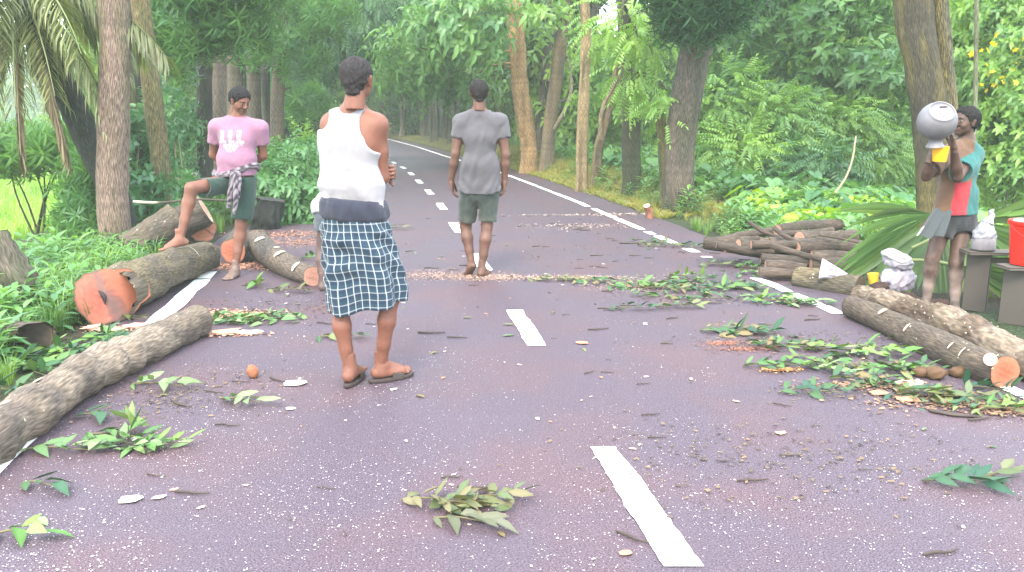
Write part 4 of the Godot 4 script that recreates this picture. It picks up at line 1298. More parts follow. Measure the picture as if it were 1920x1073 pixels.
	# branch pile
	var twigs := [
		[Vector3(1.90, 0.19, -8.30), Vector3(2.14, 0.16, -8.15), Vector3(2.43, 0.11, -8.00), 0.062, 0.039, "smooth grey branch lying lowest at the left tip of the pile"],
		[Vector3(2.09, 0.12, -8.90), Vector3(2.51, 0.17, -9.05), Vector3(3.06, 0.22, -9.20), 0.024, 0.056, "long branch along the top left edge of the pile"],
		[Vector3(2.37, 0.37, -8.50), Vector3(2.53, 0.27, -8.45), Vector3(2.74, 0.20, -8.40), 0.018, 0.024, "thin bare stick pointing up out of the pile"],
		[Vector3(2.76, 0.25, -8.80), Vector3(3.11, 0.26, -9.00), Vector3(3.55, 0.26, -9.20), 0.059, 0.062, "stout grey branch topmost on the pile with a fresh orange cut"],
		[Vector3(2.57, 0.33, -8.30), Vector3(2.66, 0.26, -8.15), Vector3(2.83, 0.17, -8.00), 0.026, 0.022, "branch slanting down across the front of the pile from the orange cut"],
		[Vector3(2.69, 0.24, -8.60), Vector3(3.02, 0.22, -8.80), Vector3(3.40, 0.23, -9.00), 0.031, 0.028, "straight branch just under the topmost one"],
		[Vector3(2.89, 0.21, -8.50), Vector3(3.21, 0.18, -8.70), Vector3(3.59, 0.17, -8.90), 0.070, 0.073, "thick branch with a pink end facing left, high in the pile"],
		[Vector3(2.00, 0.17, -8.40), Vector3(2.24, 0.19, -8.35), Vector3(2.51, 0.18, -8.30), 0.059, 0.062, "dark reddish branch at the left of the pile's middle"],
		[Vector3(2.17, 0.19, -8.10), Vector3(2.42, 0.16, -8.15), Vector3(2.69, 0.15, -8.20), 0.065, 0.065, "reddish branch across the pile's middle"],
		[Vector3(2.24, 0.23, -7.90), Vector3(2.44, 0.23, -7.90), Vector3(2.65, 0.23, -7.90), 0.039, 0.039, "pale brown branch in front of the pile's middle"],
		[Vector3(2.51, 0.19, -8.30), Vector3(2.85, 0.17, -8.35), Vector3(3.18, 0.14, -8.40), 0.059, 0.059, "hidden dark branch running through the pile's middle"],
		[Vector3(2.65, 0.20, -7.90), Vector3(3.07, 0.19, -8.10), Vector3(3.62, 0.11, -8.30), 0.073, 0.081, "thickest brown branch of the pile, swelling to the right"],
		[Vector3(2.37, 0.25, -7.70), Vector3(2.58, 0.20, -7.55), Vector3(2.76, 0.17, -7.40), 0.031, 0.020, "branch slanting down in front towards the white sack"],
		[Vector3(2.80, 0.12, -7.90), Vector3(3.19, 0.09, -8.00), Vector3(3.59, 0.08, -8.10), 0.059, 0.062, "dark branch under the thickest one"],
		[Vector3(2.25, 0.15, -7.60), Vector3(2.58, 0.12, -7.55), Vector3(3.19, 0.07, -7.75), 0.05, 0.058, "brown branch low in the pile beside the leaves"],
		[Vector3(2.16, 0.08, -7.35), Vector3(2.50, 0.06, -7.30), Vector3(2.89, 0.04, -7.45), 0.042, 0.04, "lowest front branch of the pile touching the leaves"],
		[Vector3(2.25, 0.10, -7.45), Vector3(2.43, 0.10, -7.43), Vector3(2.58, 0.08, -7.40), 0.056, 0.059, "branch second from the bottom at the front of the pile"],
		[Vector3(2.66, 0.09, -7.50), Vector3(2.85, 0.08, -7.50), Vector3(3.12, 0.06, -7.50), 0.073, 0.079, "stubby dark branch behind the triangular sack"],
		[Vector3(2.90, 0.31, -8.00), Vector3(3.17, 0.27, -7.85), Vector3(3.40, 0.20, -7.70), 0.011, 0.009, "thin pale stick along the right of the pile"],
		[Vector3(3.21, 0.22, -7.60), Vector3(3.34, 0.20, -7.55), Vector3(3.53, 0.20, -7.50), 0.015, 0.013, "pale peeled stick behind the knotted white sack"],
		[Vector3(2.05, 0.14, -8.10), Vector3(2.25, 0.22, -8.20), Vector3(2.41, 0.23, -8.30), 0.022, 0.033, "crooked branch sticking out at the pile's left"],
		[Vector3(1.94, 0.21, -8.00), Vector3(2.21, 0.17, -7.95), Vector3(2.45, 0.17, -7.90), 0.033, 0.039, "bent brown branch at the pile's lower left"]]
	for q in twigs:
		var base := Color(0.085, 0.058, 0.048).lerp(Color(0.17, 0.125, 0.10), rng.randf())
		log_body("cut_branch", q[5], [q[0], q[1], q[2]], [q[3], (q[3] + q[4]) * 0.52, q[4]], base, Color(0.075, 0.058, 0.048), {"sides": 14, "steps": 5, "face0": [Color(0.392, 0.202, 0.140), Color(0.403, 0.252, 0.185)], "face1": [Color(0.336, 0.224, 0.168), SAP], "rough": 0.1}, "branch", "branches of the cut pile")
func plank(mb: MB, c: Vector3, size: Vector3, b := Basis(), tint := Color.WHITE, bevel := 0.004) -> void:
	# a board with bevelled edges
	var h := size * 0.5
	var pts := []
	for f in 3:
		for s in [-1.0, 1.0]:
			var q := []
			for u in [-1.0, 1.0]:
				for w in [-1.0, 1.0]:
					var p := Vector3.ZERO
					p[f] = h[f] * s
					p[(f + 1) % 3] = (h[(f + 1) % 3] - bevel) * u
					p[(f + 2) % 3] = (h[(f + 2) % 3] - bevel) * w
					q.append(mb.vert(c + b * p, Vector2(p[(f + 1) % 3], p[(f + 2) % 3]), tint))
			if s > 0.0:
				mb.quad(q[0], q[1], q[3], q[2])
			else:
				mb.quad(q[0], q[2], q[3], q[1])
			pts.append(q)
	# strips between neighbouring faces
	for f in 3:
		var g := (f + 1) % 3
		for s in 2:
			for t in 2:
				var qa: Array = pts[f * 2 + s]
				var qb: Array = pts[g * 2 + t]
				# on face f the axis g is its first direction; on face g the axis f is its second
				var a0: int = qa[t * 2]
				var a1: int = qa[t * 2 + 1]
				var b0: int = qb[s]
				var b1: int = qb[2 + s]
				if s == t:
					mb.quad(a0, b0, b1, a1)
				else:
					mb.quad(a0, a1, b1, b0)
func crumple(at: Vector3, size: Vector3, b: Basis, seed: float, deep: float, taper: float, tint: Color, shade: Color) -> ArrayMesh:
	# a creased sack: a lump whose surface is broken by sharp folds
	var mb := MB.new()
	var rows := 26
	var cols := 40
	for i in rows + 1:
		var a := PI * i / rows
		for k in cols + 1:
			var w := TAU * (k % cols) / cols
			var d := Vector3(sin(a) * cos(w), cos(a), sin(a) * sin(w))
			var n := 1.0 - absf(noise.get_noise_3d(d.x * 1.3 + seed, d.y * 1.3, d.z * 1.3)) * 2.2
			var m := 1.0 - absf(noise.get_noise_3d(d.x * 3.1 + seed, d.y * 3.1 + 9.0, d.z * 3.1)) * 2.0
			var r := 1.0 + deep * (n - 0.5) + deep * 0.25 * (m - 0.5)
			var q := Vector3(d.x * (1.0 - taper * maxf(0.0, d.y)), d.y, d.z * (1.0 - taper * maxf(0.0, d.y))) * r
			if q.y < -0.62:
				q.y = -0.62 + (q.y + 0.62) * 0.15
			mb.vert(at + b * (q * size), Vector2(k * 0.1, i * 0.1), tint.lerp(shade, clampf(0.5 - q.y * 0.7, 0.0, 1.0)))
	for i in rows:
		for k in cols:
			var p := i * (cols + 1) + k
			mb.quad(p, p + cols + 1, p + cols + 2, p + 1)
	return mb.mesh()
func fan_leaf(label: String, hub: Vector3, way: Vector3, up: Vector3, from: float, to: float, size: float, count: int, tint: Color) -> void:
	# a palm fan: pleated blades spread from one hub, their tips apart
	var t := thing("fan_palm_leaf", label, "palm leaf", hub, "fan palm leaves behind the benches")
	var x := way.normalized()
	var z := x.cross(up).normalized()
	var y := z.cross(x)
	for i in count:
		var a := lerpf(from, to, float(i) / (count - 1)) + rng.randf_range(-0.05, 0.05)
		if rng.randf() < 0.12:
			continue
		var d := x * cos(a) + y * sin(a)
		var s := -x * sin(a) + y * cos(a)
		var step := absf(to - from) / (count - 1)
		var l := size * rng.randf_range(0.6, 1.05)
		var mb := MB.new()
		var c := tint.lerp(Color(0.2, 0.2, 0.09), rng.randf() * 0.35) * rng.randf_range(0.55, 1.2)
		var sag := rng.randf_range(0.02, 0.34)
		var rows := []
		for q in [[0.02, 0.5], [0.3, 0.5], [0.6, 0.5], [0.8, 0.3], [1.0, 0.02]]:
			var w: float = l * minf(q[0], 0.6) * step * 2.0 * q[1]
			var m: Vector3 = d * l * q[0] + z * 0.0 - Vector3.UP * sag * q[0] * q[0]
			rows.append([mb.vert(m + s * w + z * w * 0.22, Vector2.ZERO, c), mb.vert(m - z * w * 0.12, Vector2.ZERO, c * 1.35), mb.vert(m - s * w + z * w * 0.22, Vector2.ZERO, c)])
		for k in rows.size() - 1:
			for e in 2:
				mb.quad(rows[k][e], rows[k + 1][e], rows[k + 1][e + 1], rows[k][e + 1])
		part(t, "blade", mb.mesh(), mats.leaf)
	var mb := MB.new()
	var end := -x * 0.5 - Vector3.UP * 0.12
	tube(mb, bend_path([Vector3.ZERO, end * 0.5 + Vector3.UP * 0.02, end], 3), even([0.016, 0.013], 7), 7, func(_p, _d, _l): return Color(0.26, 0.30, 0.12))
	part(t, "stalk", mb.mesh(), mats.wood)
func bench(label: String, at: Vector3, length: float, tall: float, turn: float) -> Node3D:
	var t := thing("plank_bench", label, "bench", at, "plank benches beside the road")
	t.rotation.y = turn
	var wood := func(p: Vector3) -> Color: return Color(0.24, 0.20, 0.175)
	var mb := MB.new()
	plank(mb, Vector3(length * 0.5 - 0.08, tall - 0.014, 0), Vector3(length, 0.02, 0.2), Basis(), Color(0.11, 0.092, 0.082), 0.003)
	part(t, "seat", mb.mesh(), mats.board)
	for x in [0.03, length - 0.2]:
		mb = MB.new()
		plank(mb, Vector3(x, (tall - 0.03) * 0.5, 0), Vector3(0.028, tall - 0.031, 0.165), Basis(Vector3.UP, 0.9), Color(0.078, 0.064, 0.058), 0.003)
		part(t, "leg", mb.mesh(), mats.board)
	mb = MB.new()
	plank(mb, Vector3(length * 0.5 - 0.09, tall - 0.075, 0), Vector3(length - 0.32, 0.04, 0.022), Basis(), Color(0.07, 0.058, 0.05), 0.003)
	part(t, "brace", mb.mesh(), mats.board)
	return t
func build_roadside() -> void:
	log_body("orange_stub", "small orange-topped wooden stub at the foot of the thick grey trunk", [Vector3(1.95, -0.018, -12), Vector3(1.932, 0.095, -12), Vector3(1.891, 0.183, -11.95)], [0.055, 0.06, 0.05], Color(0.34, 0.13, 0.085), Color(0.3, 0.16, 0.1), {"sides": 14, "rough": 0.3, "face1": [PALE, PALE]}, "stub", "")
	var m := plain(0.8)
	mats.board = m
	bench("weathered plank bench with a clear bag of food on it", Vector3(3.42, -0.02, -6.22), 0.62, 0.46, -0.12)
	bench("lower plank bench at the right edge under the red bucket", Vector3(3.46, -0.02, -5.80), 0.75, 0.42, -0.05)
	# red bucket
	var c := Vector3(3.57, 0.402, -5.82)
	var t := thing("red_bucket", "red plastic bucket standing on the lower bench", "bucket", c)
	var red := func(p: Vector3, _a: float) -> Color: return Color(0.62, 0.022, 0.012)
	var gloss := plain(0.33)
	part(t, "tub", lathe([[0.001, 0.004], [0.108, 0.0], [0.113, 0.004], [0.138, 0.27], [0.146, 0.272], [0.150, 0.280], [0.151, 0.300], [0.147, 0.305], [0.141, 0.303], [0.136, 0.27], [0.110, 0.012], [0.001, 0.012]], 48, red).mesh(), gloss)
	var mb := MB.new()
	var arc := []
	for k in 15:
		var a := PI * k / 14.0
		arc.append(Vector3(cos(a) * 0.153, 0.283 - sin(a) * 0.11, sin(a) * 0.148))
	tube(mb, bend_path(arc, 2), even([0.004, 0.004], 29), 6, func(_p, _d, _l): return Color(0.5, 0.02, 0.012))
	part(t, "handle", mb.mesh(), gloss)
	part(t, "white_contents", crumple(Vector3(0, 0.275, 0), Vector3(0.125, 0.05, 0.125), Basis(), 4.0, 0.2, 0.0, Color(0.7, 0.7, 0.72), Color(0.6, 0.6, 0.62)), mats.cloth)
	# clear bag on the first bench
	var bag := plain(0.3, Color(0.30, 0.30, 0.33), 0.7)
	c = Vector3(3.47, 0.44, -6.22)
	t = thing("plastic_bag", "knotted clear plastic bag with grey food, standing on the weathered bench", "bag", c)
	part(t, "contents", lathe([[0.001, 0.002], [0.075, 0.002], [0.086, 0.012], [0.083, 0.05], [0.078, 0.088], [0.05, 0.094], [0.001, 0.095]], 30, func(p: Vector3, _a: float) -> Color: return Color(0.24, 0.225, 0.245) * (1.0 + 0.3 * noise.get_noise_3d(p.x * 40.0, p.y * 40.0, p.z * 40.0))).mesh(), mats.cloth)
	part(t, "bag_skin", crumple(Vector3(0.0, 0.12, 0), Vector3(0.078, 0.115, 0.07), Basis(Vector3(0, 0, 1), -0.12), 8.0, 0.25, 0.45, Color(0.9, 0.9, 0.95), Color(0.75, 0.75, 0.8)), bag)
	mb = MB.new()
	tube(mb, bend_path([Vector3(0.02, 0.2, 0), Vector3(0.035, 0.25, 0), Vector3(0.03, 0.275, 0.0), Vector3(0.045, 0.30, 0.01)], 5), even([0.045, 0.03, 0.02, 0.018, 0.004], 16), 12, func(_p, _d, _l): return Color(0.85, 0.85, 0.9), 0.3, 24.0)
	part(t, "knot", mb.mesh(), bag)
	# sacks lying by the branch pile
	t = thing("white_sack", "white cloth sack with a knotted open top, left of the drinking man", "sack", Vector3(3.106, 0.049, -6.75))
	part(t, "sack_body", crumple(Vector3(0, 0.075, 0), Vector3(0.135, 0.125, 0.11), Basis(Vector3(0, 0, 1), 0.08), 14.0, 0.26, 0.25, Color(0.25, 0.235, 0.265), Color(0.21, 0.18, 0.225)), mats.pale)
	part(t, "sack_neck", crumple(Vector3(-0.015, 0.215, 0.01), Vector3(0.115, 0.075, 0.085), Basis(Vector3(0, 0, 1), -0.25), 21.0, 0.24, -0.1, Color(0.27, 0.265, 0.285), Color(0.22, 0.2, 0.235)), mats.pale)
	mb = MB.new()
	arc = []
	for k in 13:
		var a := TAU * k / 12.0
		arc.append(Vector3(-0.035 + cos(a) * 0.105, 0.262 + 0.035 * cos(a + 2.4) + 0.012 * sin(a * 3.0), 0.02 + sin(a) * 0.07))
	var line := bend_path(arc, 4)
	tube(mb, line, even([0.020, 0.013, 0.022, 0.015, 0.020], line.size()), 12, func(_p, _d, _l): return Color(0.28, 0.275, 0.29), 0.35, 22.0)
	part(t, "rolled_rim", mb.mesh(), mats.pale)
	t = thing("white_sack", "flat triangular white sack draped over the short log", "sack", Vector3(2.599, 0.125, -6.86))
	mb = MB.new()
	var pk := [Vector3(2.501, 0.111, -6.84) - t.position, Vector3(2.542, 0.269, -6.9) - t.position, Vector3(2.802, 0.111, -6.82) - t.position]
	for side in 2:
		var n := 16
		var first := mb.v.size()
		for i in n + 1:
			for k in n + 1 - i:
				var u := float(i) / n
				var w := float(k) / n
				var p: Vector3 = pk[0] * (1.0 - u - w) + pk[1] * u + pk[2] * w
				var inner := minf(minf(u, w), 1.0 - u - w) * 3.0
				var fold := 1.0 - absf(noise.get_noise_2d(u * 3.2 + 5.0, w * 3.2)) * 2.5
				p += Vector3(0, 0.25, 1.0).normalized() * (0.05 * sqrt(inner) * (1.0 if side == 0 else -1.0) + 0.035 * (fold - 0.5) * sqrt(inner))
				mb.vert(p, Vector2(u, w), Color(0.28, 0.27, 0.295).lerp(Color(0.24, 0.205, 0.255), w))
		var at := first
		for i in n:
			var len := n + 1 - i
			for k in len - 1:
				var q := [at + k, at + k + 1, at + len + k]
				if side == 0:
					mb.tri(q[0], q[2], q[1])
				else:
					mb.tri(q[0], q[1], q[2])
				if k < len - 2:
					if side == 0:
						mb.tri(q[1], q[2], at + len + k + 1)
					else:
						mb.tri(q[1], at + len + k + 1, q[2])
			at += len
	part(t, "sack_body", mb.mesh(), mats.pale)
	var cup := lathe([[0.001, 0.0], [0.034, 0.0], [0.037, 0.004], [0.044, 0.08], [0.047, 0.084], [0.043, 0.085], [0.034, 0.008], [0.001, 0.008]], 30, func(p: Vector3, _a: float) -> Color: return Color(0.70, 0.42, 0.04))
	single("yellow_cup", "small yellow cup on the ground between the two white sacks", "cup", cup.mesh(), gloss, Transform3D(Basis(Vector3(0, 0, 1), 0.12), Vector3(2.936, 0.075, -6.8)))
	# lumps of red earth round his feet
	var lumps := [[Vector3(3.072, 0.032, -6.5), 0.06, "wet reddish earth lump left of the drinking man's feet"], [Vector3(3.207, 0.027, -6.25), 0.07, "wet reddish earth lump between the drinking man's feet"], [Vector3(2.88, 0.098, -6.55), 0.07, "reddish earth lump under the yellow cup"], [Vector3(3.044, 0.049, -6.3), 0.05, "small reddish earth lump behind the knobbly log"]]
	for i in lumps.size():
		var q: Array = lumps[i]
		single("earth_lump", q[2], "lump of earth", lump_mesh(i * 5.0, 0.55, 0.4, Color(0.24, 0.12, 0.10), Color(0.30, 0.17, 0.14)), mats.soil, Transform3D(Basis(Vector3.UP, i).scaled(Vector3.ONE * q[1]), q[0]))
	var green := Color(0.085, 0.175, 0.062)
	fan_leaf("broad palm fan spreading left behind the drinking man", Vector3(3.457, 0.617, -7), Vector3(-1, -0.05, 0.05), Vector3(0, 1, 0.45), -0.75, 0.42, 0.88, 17, green)
	fan_leaf("palm fan hanging down behind the drinking man's legs", Vector3(3.59, 0.541, -7.15), Vector3(-0.35, -1, 0.15), Vector3(1, 0, 0.3), -0.9, 0.9, 0.85, 15, green * 0.75)
	fan_leaf("palm fan spreading right behind the clear bag", Vector3(3.738, 0.528, -6.9), Vector3(1, 0.1, -0.1), Vector3(0, 1, 0.5), -0.9, 0.75, 0.80, 16, green)
	fan_leaf("dark palm fan lying low under the benches", Vector3(3.596, 0.224, -6.75), Vector3(1, -0.35, 0.1), Vector3(0, 1, 0.6), -0.7, 0.7, 0.75, 14, green * 0.8)
# ---------------------------------------------------------------- people
func skin_paint(c: Color, dust := 0.0) -> Callable:
	return func(p: Vector3, n: Vector3) -> Color:
		var u := noise.get_noise_3d(p.x * 9.0, p.y * 9.0, p.z * 9.0)
		var k := c * (1.0 + 0.22 * u)
		if dust > 0.0:
			k = k.lerp(Color(0.30, 0.235, 0.21), clampf((dust - p.y) * 2.2 + u * 0.5, 0.0, 0.75))
		return k
func cloth_paint(c: Color) -> Callable:
	return func(p: Vector3, n: Vector3) -> Color:
		return c * (1.0 + 0.12 * noise.get_noise_3d(p.x * 7.0, p.y * 7.0, p.z * 7.0))
func facing(d: Vector3, up := Vector3.UP) -> Basis:
	# +Z along d, +Y near up
	var z := d.normalized()
	var x := up.cross(z).normalized()
	return Basis(x, z.cross(x), z)
func body_caps(f: Field, j: Dictionary, o: Dictionary) -> void:
	var thin: float = o.get("thin", 1.0)
	var across: Vector3 = (j.sr - j.sl).normalized()
	var hip: Vector3 = (j.hl + j.hr) * 0.5
	f.cap(j.hl.lerp(hip, 0.35), j.hr.lerp(hip, 0.35), 0.092 * thin, 0.092 * thin, 0.03)
	f.cap(j.waist - across * 0.06, j.waist + across * 0.06, 0.088 * thin, 0.088 * thin, 0.06)
	f.cap(j.chest - across * 0.065, j.chest + across * 0.065, 0.098 * thin, 0.098 * thin, 0.06)
	f.cap(j.waist, j.chest, 0.09 * thin, 0.1 * thin, 0.06)
	f.cap(j.waist, hip, 0.086 * thin, 0.088 * thin, 0.04)
	var up: Vector3 = j.chest.lerp(j.neck, 0.55)
	f.cap(up - across * 0.10, up + across * 0.10, 0.07 * thin, 0.07 * thin, 0.06)
	f.cap(j.neck, j.sl, 0.05, 0.045, 0.05)
	f.cap(j.neck, j.sr, 0.05, 0.045, 0.05)
	f.cap(j.neck, j.head + Vector3(0, -0.03, 0), 0.055, 0.05, 0.03)
	for s in ["l", "r"]:
		var sh: Vector3 = j["s" + s]
		var el: Vector3 = j["e" + s]
		var wr: Vector3 = j["w" + s]
		f.cap(sh, sh, 0.049 * thin, 0.049 * thin, 0.03)
		f.cap(sh, sh.lerp(el, 0.55), 0.046 * thin, 0.043 * thin, 0.02)
		f.cap(sh.lerp(el, 0.5), el, 0.044 * thin, 0.037 * thin, 0.02)
		f.cap(el, el.lerp(wr, 0.35), 0.037 * thin, 0.039 * thin, 0.02)
		f.cap(el.lerp(wr, 0.35), wr, 0.039 * thin, 0.025 * thin, 0.02)
		var hp: Vector3 = j["h" + s]
		var kn: Vector3 = j["k" + s]
		var an: Vector3 = j["a" + s]
		var back: Vector3 = -o.front * 0.018
		f.cap(hp, kn, 0.078 * thin, 0.05 * thin, 0.03)
		f.cap(kn, kn.lerp(an, 0.3) + back, 0.047 * thin, 0.052 * thin, 0.025)
		f.cap(kn.lerp(an, 0.3) + back, kn.lerp(an, 0.65) + back * 0.5, 0.052 * thin, 0.038 * thin, 0.02)
		f.cap(kn.lerp(an, 0.65) + back * 0.4, an, 0.038 * thin, 0.031, 0.02)
func box_of(j: Dictionary, keys: Array, pad: float) -> Array:
	var lo: Vector3 = j[keys[0]]
	var hi := lo
	for k in keys:
		lo = lo.min(j[k])
		hi = hi.max(j[k])
	return [lo - Vector3.ONE * pad, hi + Vector3.ONE * pad]
func head_into(mb: MB, at: Vector3, b: Basis, skin: Color, beard: Color, scale := 1.0) -> void:
	var f := Field.new(Vector3(-0.115, -0.17, -0.125), Vector3(0.115, 0.14, 0.14), 0.005)
	f.cap(Vector3(0, 0.032, -0.022), Vector3(0, 0.032, -0.022), 0.088, 0.088, 0.02)
	f.cap(Vector3(0, 0.04, 0.02), Vector3(0, 0.03, 0.022), 0.076, 0.076, 0.03)
	f.cap(Vector3(0, -0.02, 0.03), Vector3(0, -0.075, 0.045), 0.062, 0.04, 0.03)
	f.cap(Vector3(-0.028, -0.06, 0.03), Vector3(0.028, -0.06, 0.03), 0.038, 0.038, 0.025)
	f.cap(Vector3(0, -0.1, 0.068), Vector3(0, -0.1, 0.068), 0.02, 0.02, 0.025)
	f.cap(Vector3(0, -0.05, -0.02), Vector3(0, -0.16, -0.035), 0.056, 0.054, 0.025)
	f.cap(Vector3(-0.03, 0.022, 0.085), Vector3(0.03, 0.022, 0.085), 0.013, 0.013, 0.015)
	for s in [-1.0, 1.0]:
		f.cap(Vector3(s * 0.033, 0.002, 0.104), Vector3(s * 0.033, 0.002, 0.104), 0.017, 0.017, 0.012, true)
		f.cap(Vector3(s * 0.033, 0.001, 0.083), Vector3(s * 0.033, 0.001, 0.083), 0.0125, 0.0125, 0.003)
		f.cap(Vector3(s * 0.045, -0.035, 0.065), Vector3(s * 0.05, -0.02, 0.05), 0.022, 0.022, 0.02)
		f.cap(Vector3(s * 0.082, 0.012, -0.008), Vector3(s * 0.079, -0.03, -0.002), 0.016, 0.011, 0.008)
		f.cap(Vector3(s * 0.097, -0.004, 0.004), Vector3(s * 0.095, -0.012, 0.004), 0.008, 0.006, 0.005, true)
	f.cap(Vector3(0, 0.012, 0.097), Vector3(0, -0.028, 0.112), 0.009, 0.013, 0.012)
	f.cap(Vector3(-0.012, -0.034, 0.1), Vector3(0.012, -0.034, 0.1), 0.009, 0.009, 0.008)
	f.cap(Vector3(-0.02, -0.062, 0.088), Vector3(0.02, -0.062, 0.088), 0.009, 0.009, 0.008)
	f.cap(Vector3(-0.017, -0.074, 0.088), Vector3(0.017, -0.074, 0.088), 0.009, 0.009, 0.006)
	f.cap(Vector3(-0.022, -0.068, 0.101), Vector3(0.022, -0.068, 0.101), 0.0025, 0.0025, 0.004, true)
	var paint := func(p: Vector3, n: Vector3) -> Color:
		var c := skin * (1.0 + 0.15 * noise.get_noise_3d(p.x * 30.0, p.y * 30.0, p.z * 30.0))
		if p.z > 0.06:
			if absf(p.y + 0.068) < 0.013 and absf(p.x) < 0.025:
				c = skin.lerp(Color(0.13, 0.045, 0.04), 0.6)
			if absf(p.y - 0.024 + absf(p.x) * 0.08) < 0.006 and absf(p.x) > 0.012 and absf(p.x) < 0.054:
				c = Color(0.02, 0.016, 0.014)
			if absf(p.y - 0.001) < 0.0065 and absf(absf(p.x) - 0.033) < 0.012:
				c = Color(0.02, 0.014, 0.012) if absf(absf(p.x) - 0.033) < 0.006 else Color(0.2, 0.17, 0.155)
			if p.y < -0.042 and p.y > -0.056 and absf(p.x) < 0.03:
				c = c.lerp(beard, 0.75)
		if p.y < -0.05 and p.z > -0.01:
			c = c.lerp(beard, 0.3)
		return c
	f.net(mb, paint, null, Transform3D(b * Basis.from_scale(Vector3.ONE * scale), at))
func hair_mesh(at: Vector3, b: Basis, tint: Color, thick: float, length: float, scale := 0.87) -> ArrayMesh:
	var mb := MB.new()
	var f := Field.new(Vector3(-0.13, -0.13, -0.15), Vector3(0.13, 0.17, 0.14), 0.0055)
	f.cap(Vector3(0, 0.034, -0.024), Vector3(0, 0.034, -0.024), 0.088 + thick, 0.088 + thick, 0.02)
	f.cap(Vector3(0, 0.045, 0.02), Vector3(0, 0.045, 0.02), 0.074 + thick, 0.074 + thick, 0.03)
	f.cap(Vector3(0, -0.03, -0.05), Vector3(0, -length, -0.055), 0.056 + thick, 0.045, 0.03)
	# face, ears and nape stay free
	f.cap(Vector3(0, -0.045, 0.16), Vector3(0, -0.005, 0.165), 0.096, 0.094, 0.012, true)
	f.plane(Vector3(0, -0.02, 0.03), Vector3(0, -0.55, 0.83), 0.01)
	f.plane(Vector3(0, -length, 0), Vector3(0, -1, 0.25), 0.012)
	for s in [-1.0, 1.0]:
		f.cap(Vector3(s * 0.115, -0.01, 0.0), Vector3(s * 0.115, -0.10, -0.01), 0.04, 0.055, 0.008, true)
	var shag := func(p: Vector3, n: Vector3) -> float:
		return 0.008 * noise.get_noise_3d(p.x * 55.0, p.y * 16.0, p.z * 55.0) + 0.006 * noise.get_noise_3d(p.x * 16.0, p.y * 16.0, p.z * 16.0)
	var paint := func(p: Vector3, n: Vector3) -> Color:
		return tint * (1.0 + 0.5 * noise.get_noise_3d(p.x * 70.0, p.y * 20.0, p.z * 70.0))
	f.net(mb, paint, shag, Transform3D(b * Basis.from_scale(Vector3.ONE * scale), at))
	return mb.mesh()
func hand_into(mb: MB, wrist: Vector3, along: Vector3, palm: Vector3, side: float, curl: Array, thumb: float, skin: Color, scale := 1.0) -> void:
	# y along the fingers, z out of the palm, side +1 puts the thumb at +x
	var f := Field.new(Vector3(-0.075, -0.04, -0.045), Vector3(0.085, 0.2, 0.1), 0.004)
	f.cap(Vector3(0, -0.03, 0), Vector3(0, 0.02, 0), 0.025, 0.026, 0.01)
	var xs := [0.030, 0.010, -0.010, -0.029]
	var ls := [0.074, 0.083, 0.077, 0.060]
	for i in 4:
		var x: float = xs[i]
		var k := Vector3(x, 0.085 - absf(x - 0.008) * 0.25, 0.0)
		f.cap(Vector3(x * 0.6, 0.01, 0.0), k, 0.016, 0.0125, 0.012)
		var a: float = curl[i]
		var p := k
		var dir := a * 0.55
		for s in 3:
			var l: float = ls[i] * [0.45, 0.31, 0.24][s]
			var q := p + Vector3(x * 0.10 * (1.0 - a * 0.4), cos(dir), sin(dir)).normalized() * l
			f.cap(p, q, 0.0096 - 0.0009 * s, 0.0088 - 0.0009 * s, 0.003)
			p = q
			dir += a * 0.85
	f.cap(Vector3(0.018, 0.015, 0.008), Vector3(0.044, 0.05, 0.014 + thumb * 0.01), 0.018, 0.013, 0.012)
	var t := Vector3(0.044, 0.05, 0.014 + thumb * 0.01)
	var t2 := t + Vector3(0.55 - thumb * 0.4, 0.8, thumb * 0.6).normalized() * 0.034
	f.cap(t, t2, 0.0115, 0.0105, 0.004)
	f.cap(t2, t2 + Vector3(0.25 - thumb * 0.5, 0.85, thumb * 0.7).normalized() * 0.027, 0.0105, 0.0085, 0.004)
	var y := along.normalized()
	var z := (palm - y * palm.dot(y)).normalized()
	var x := y.cross(z)
	var b := Basis(x * side, y, z)
	var start := mb.idx.size()
	f.net(mb, skin_paint(skin), null, Transform3D(b * Basis.from_scale(Vector3.ONE * scale), wrist))
	if side < 0.0:
		flip_from(mb, start)
func flip_from(mb: MB, start: int) -> void:
	for i in range(start, mb.idx.size(), 3):
		var t := mb.idx[i + 1]
		mb.idx[i + 1] = mb.idx[i + 2]
		mb.idx[i + 2] = t
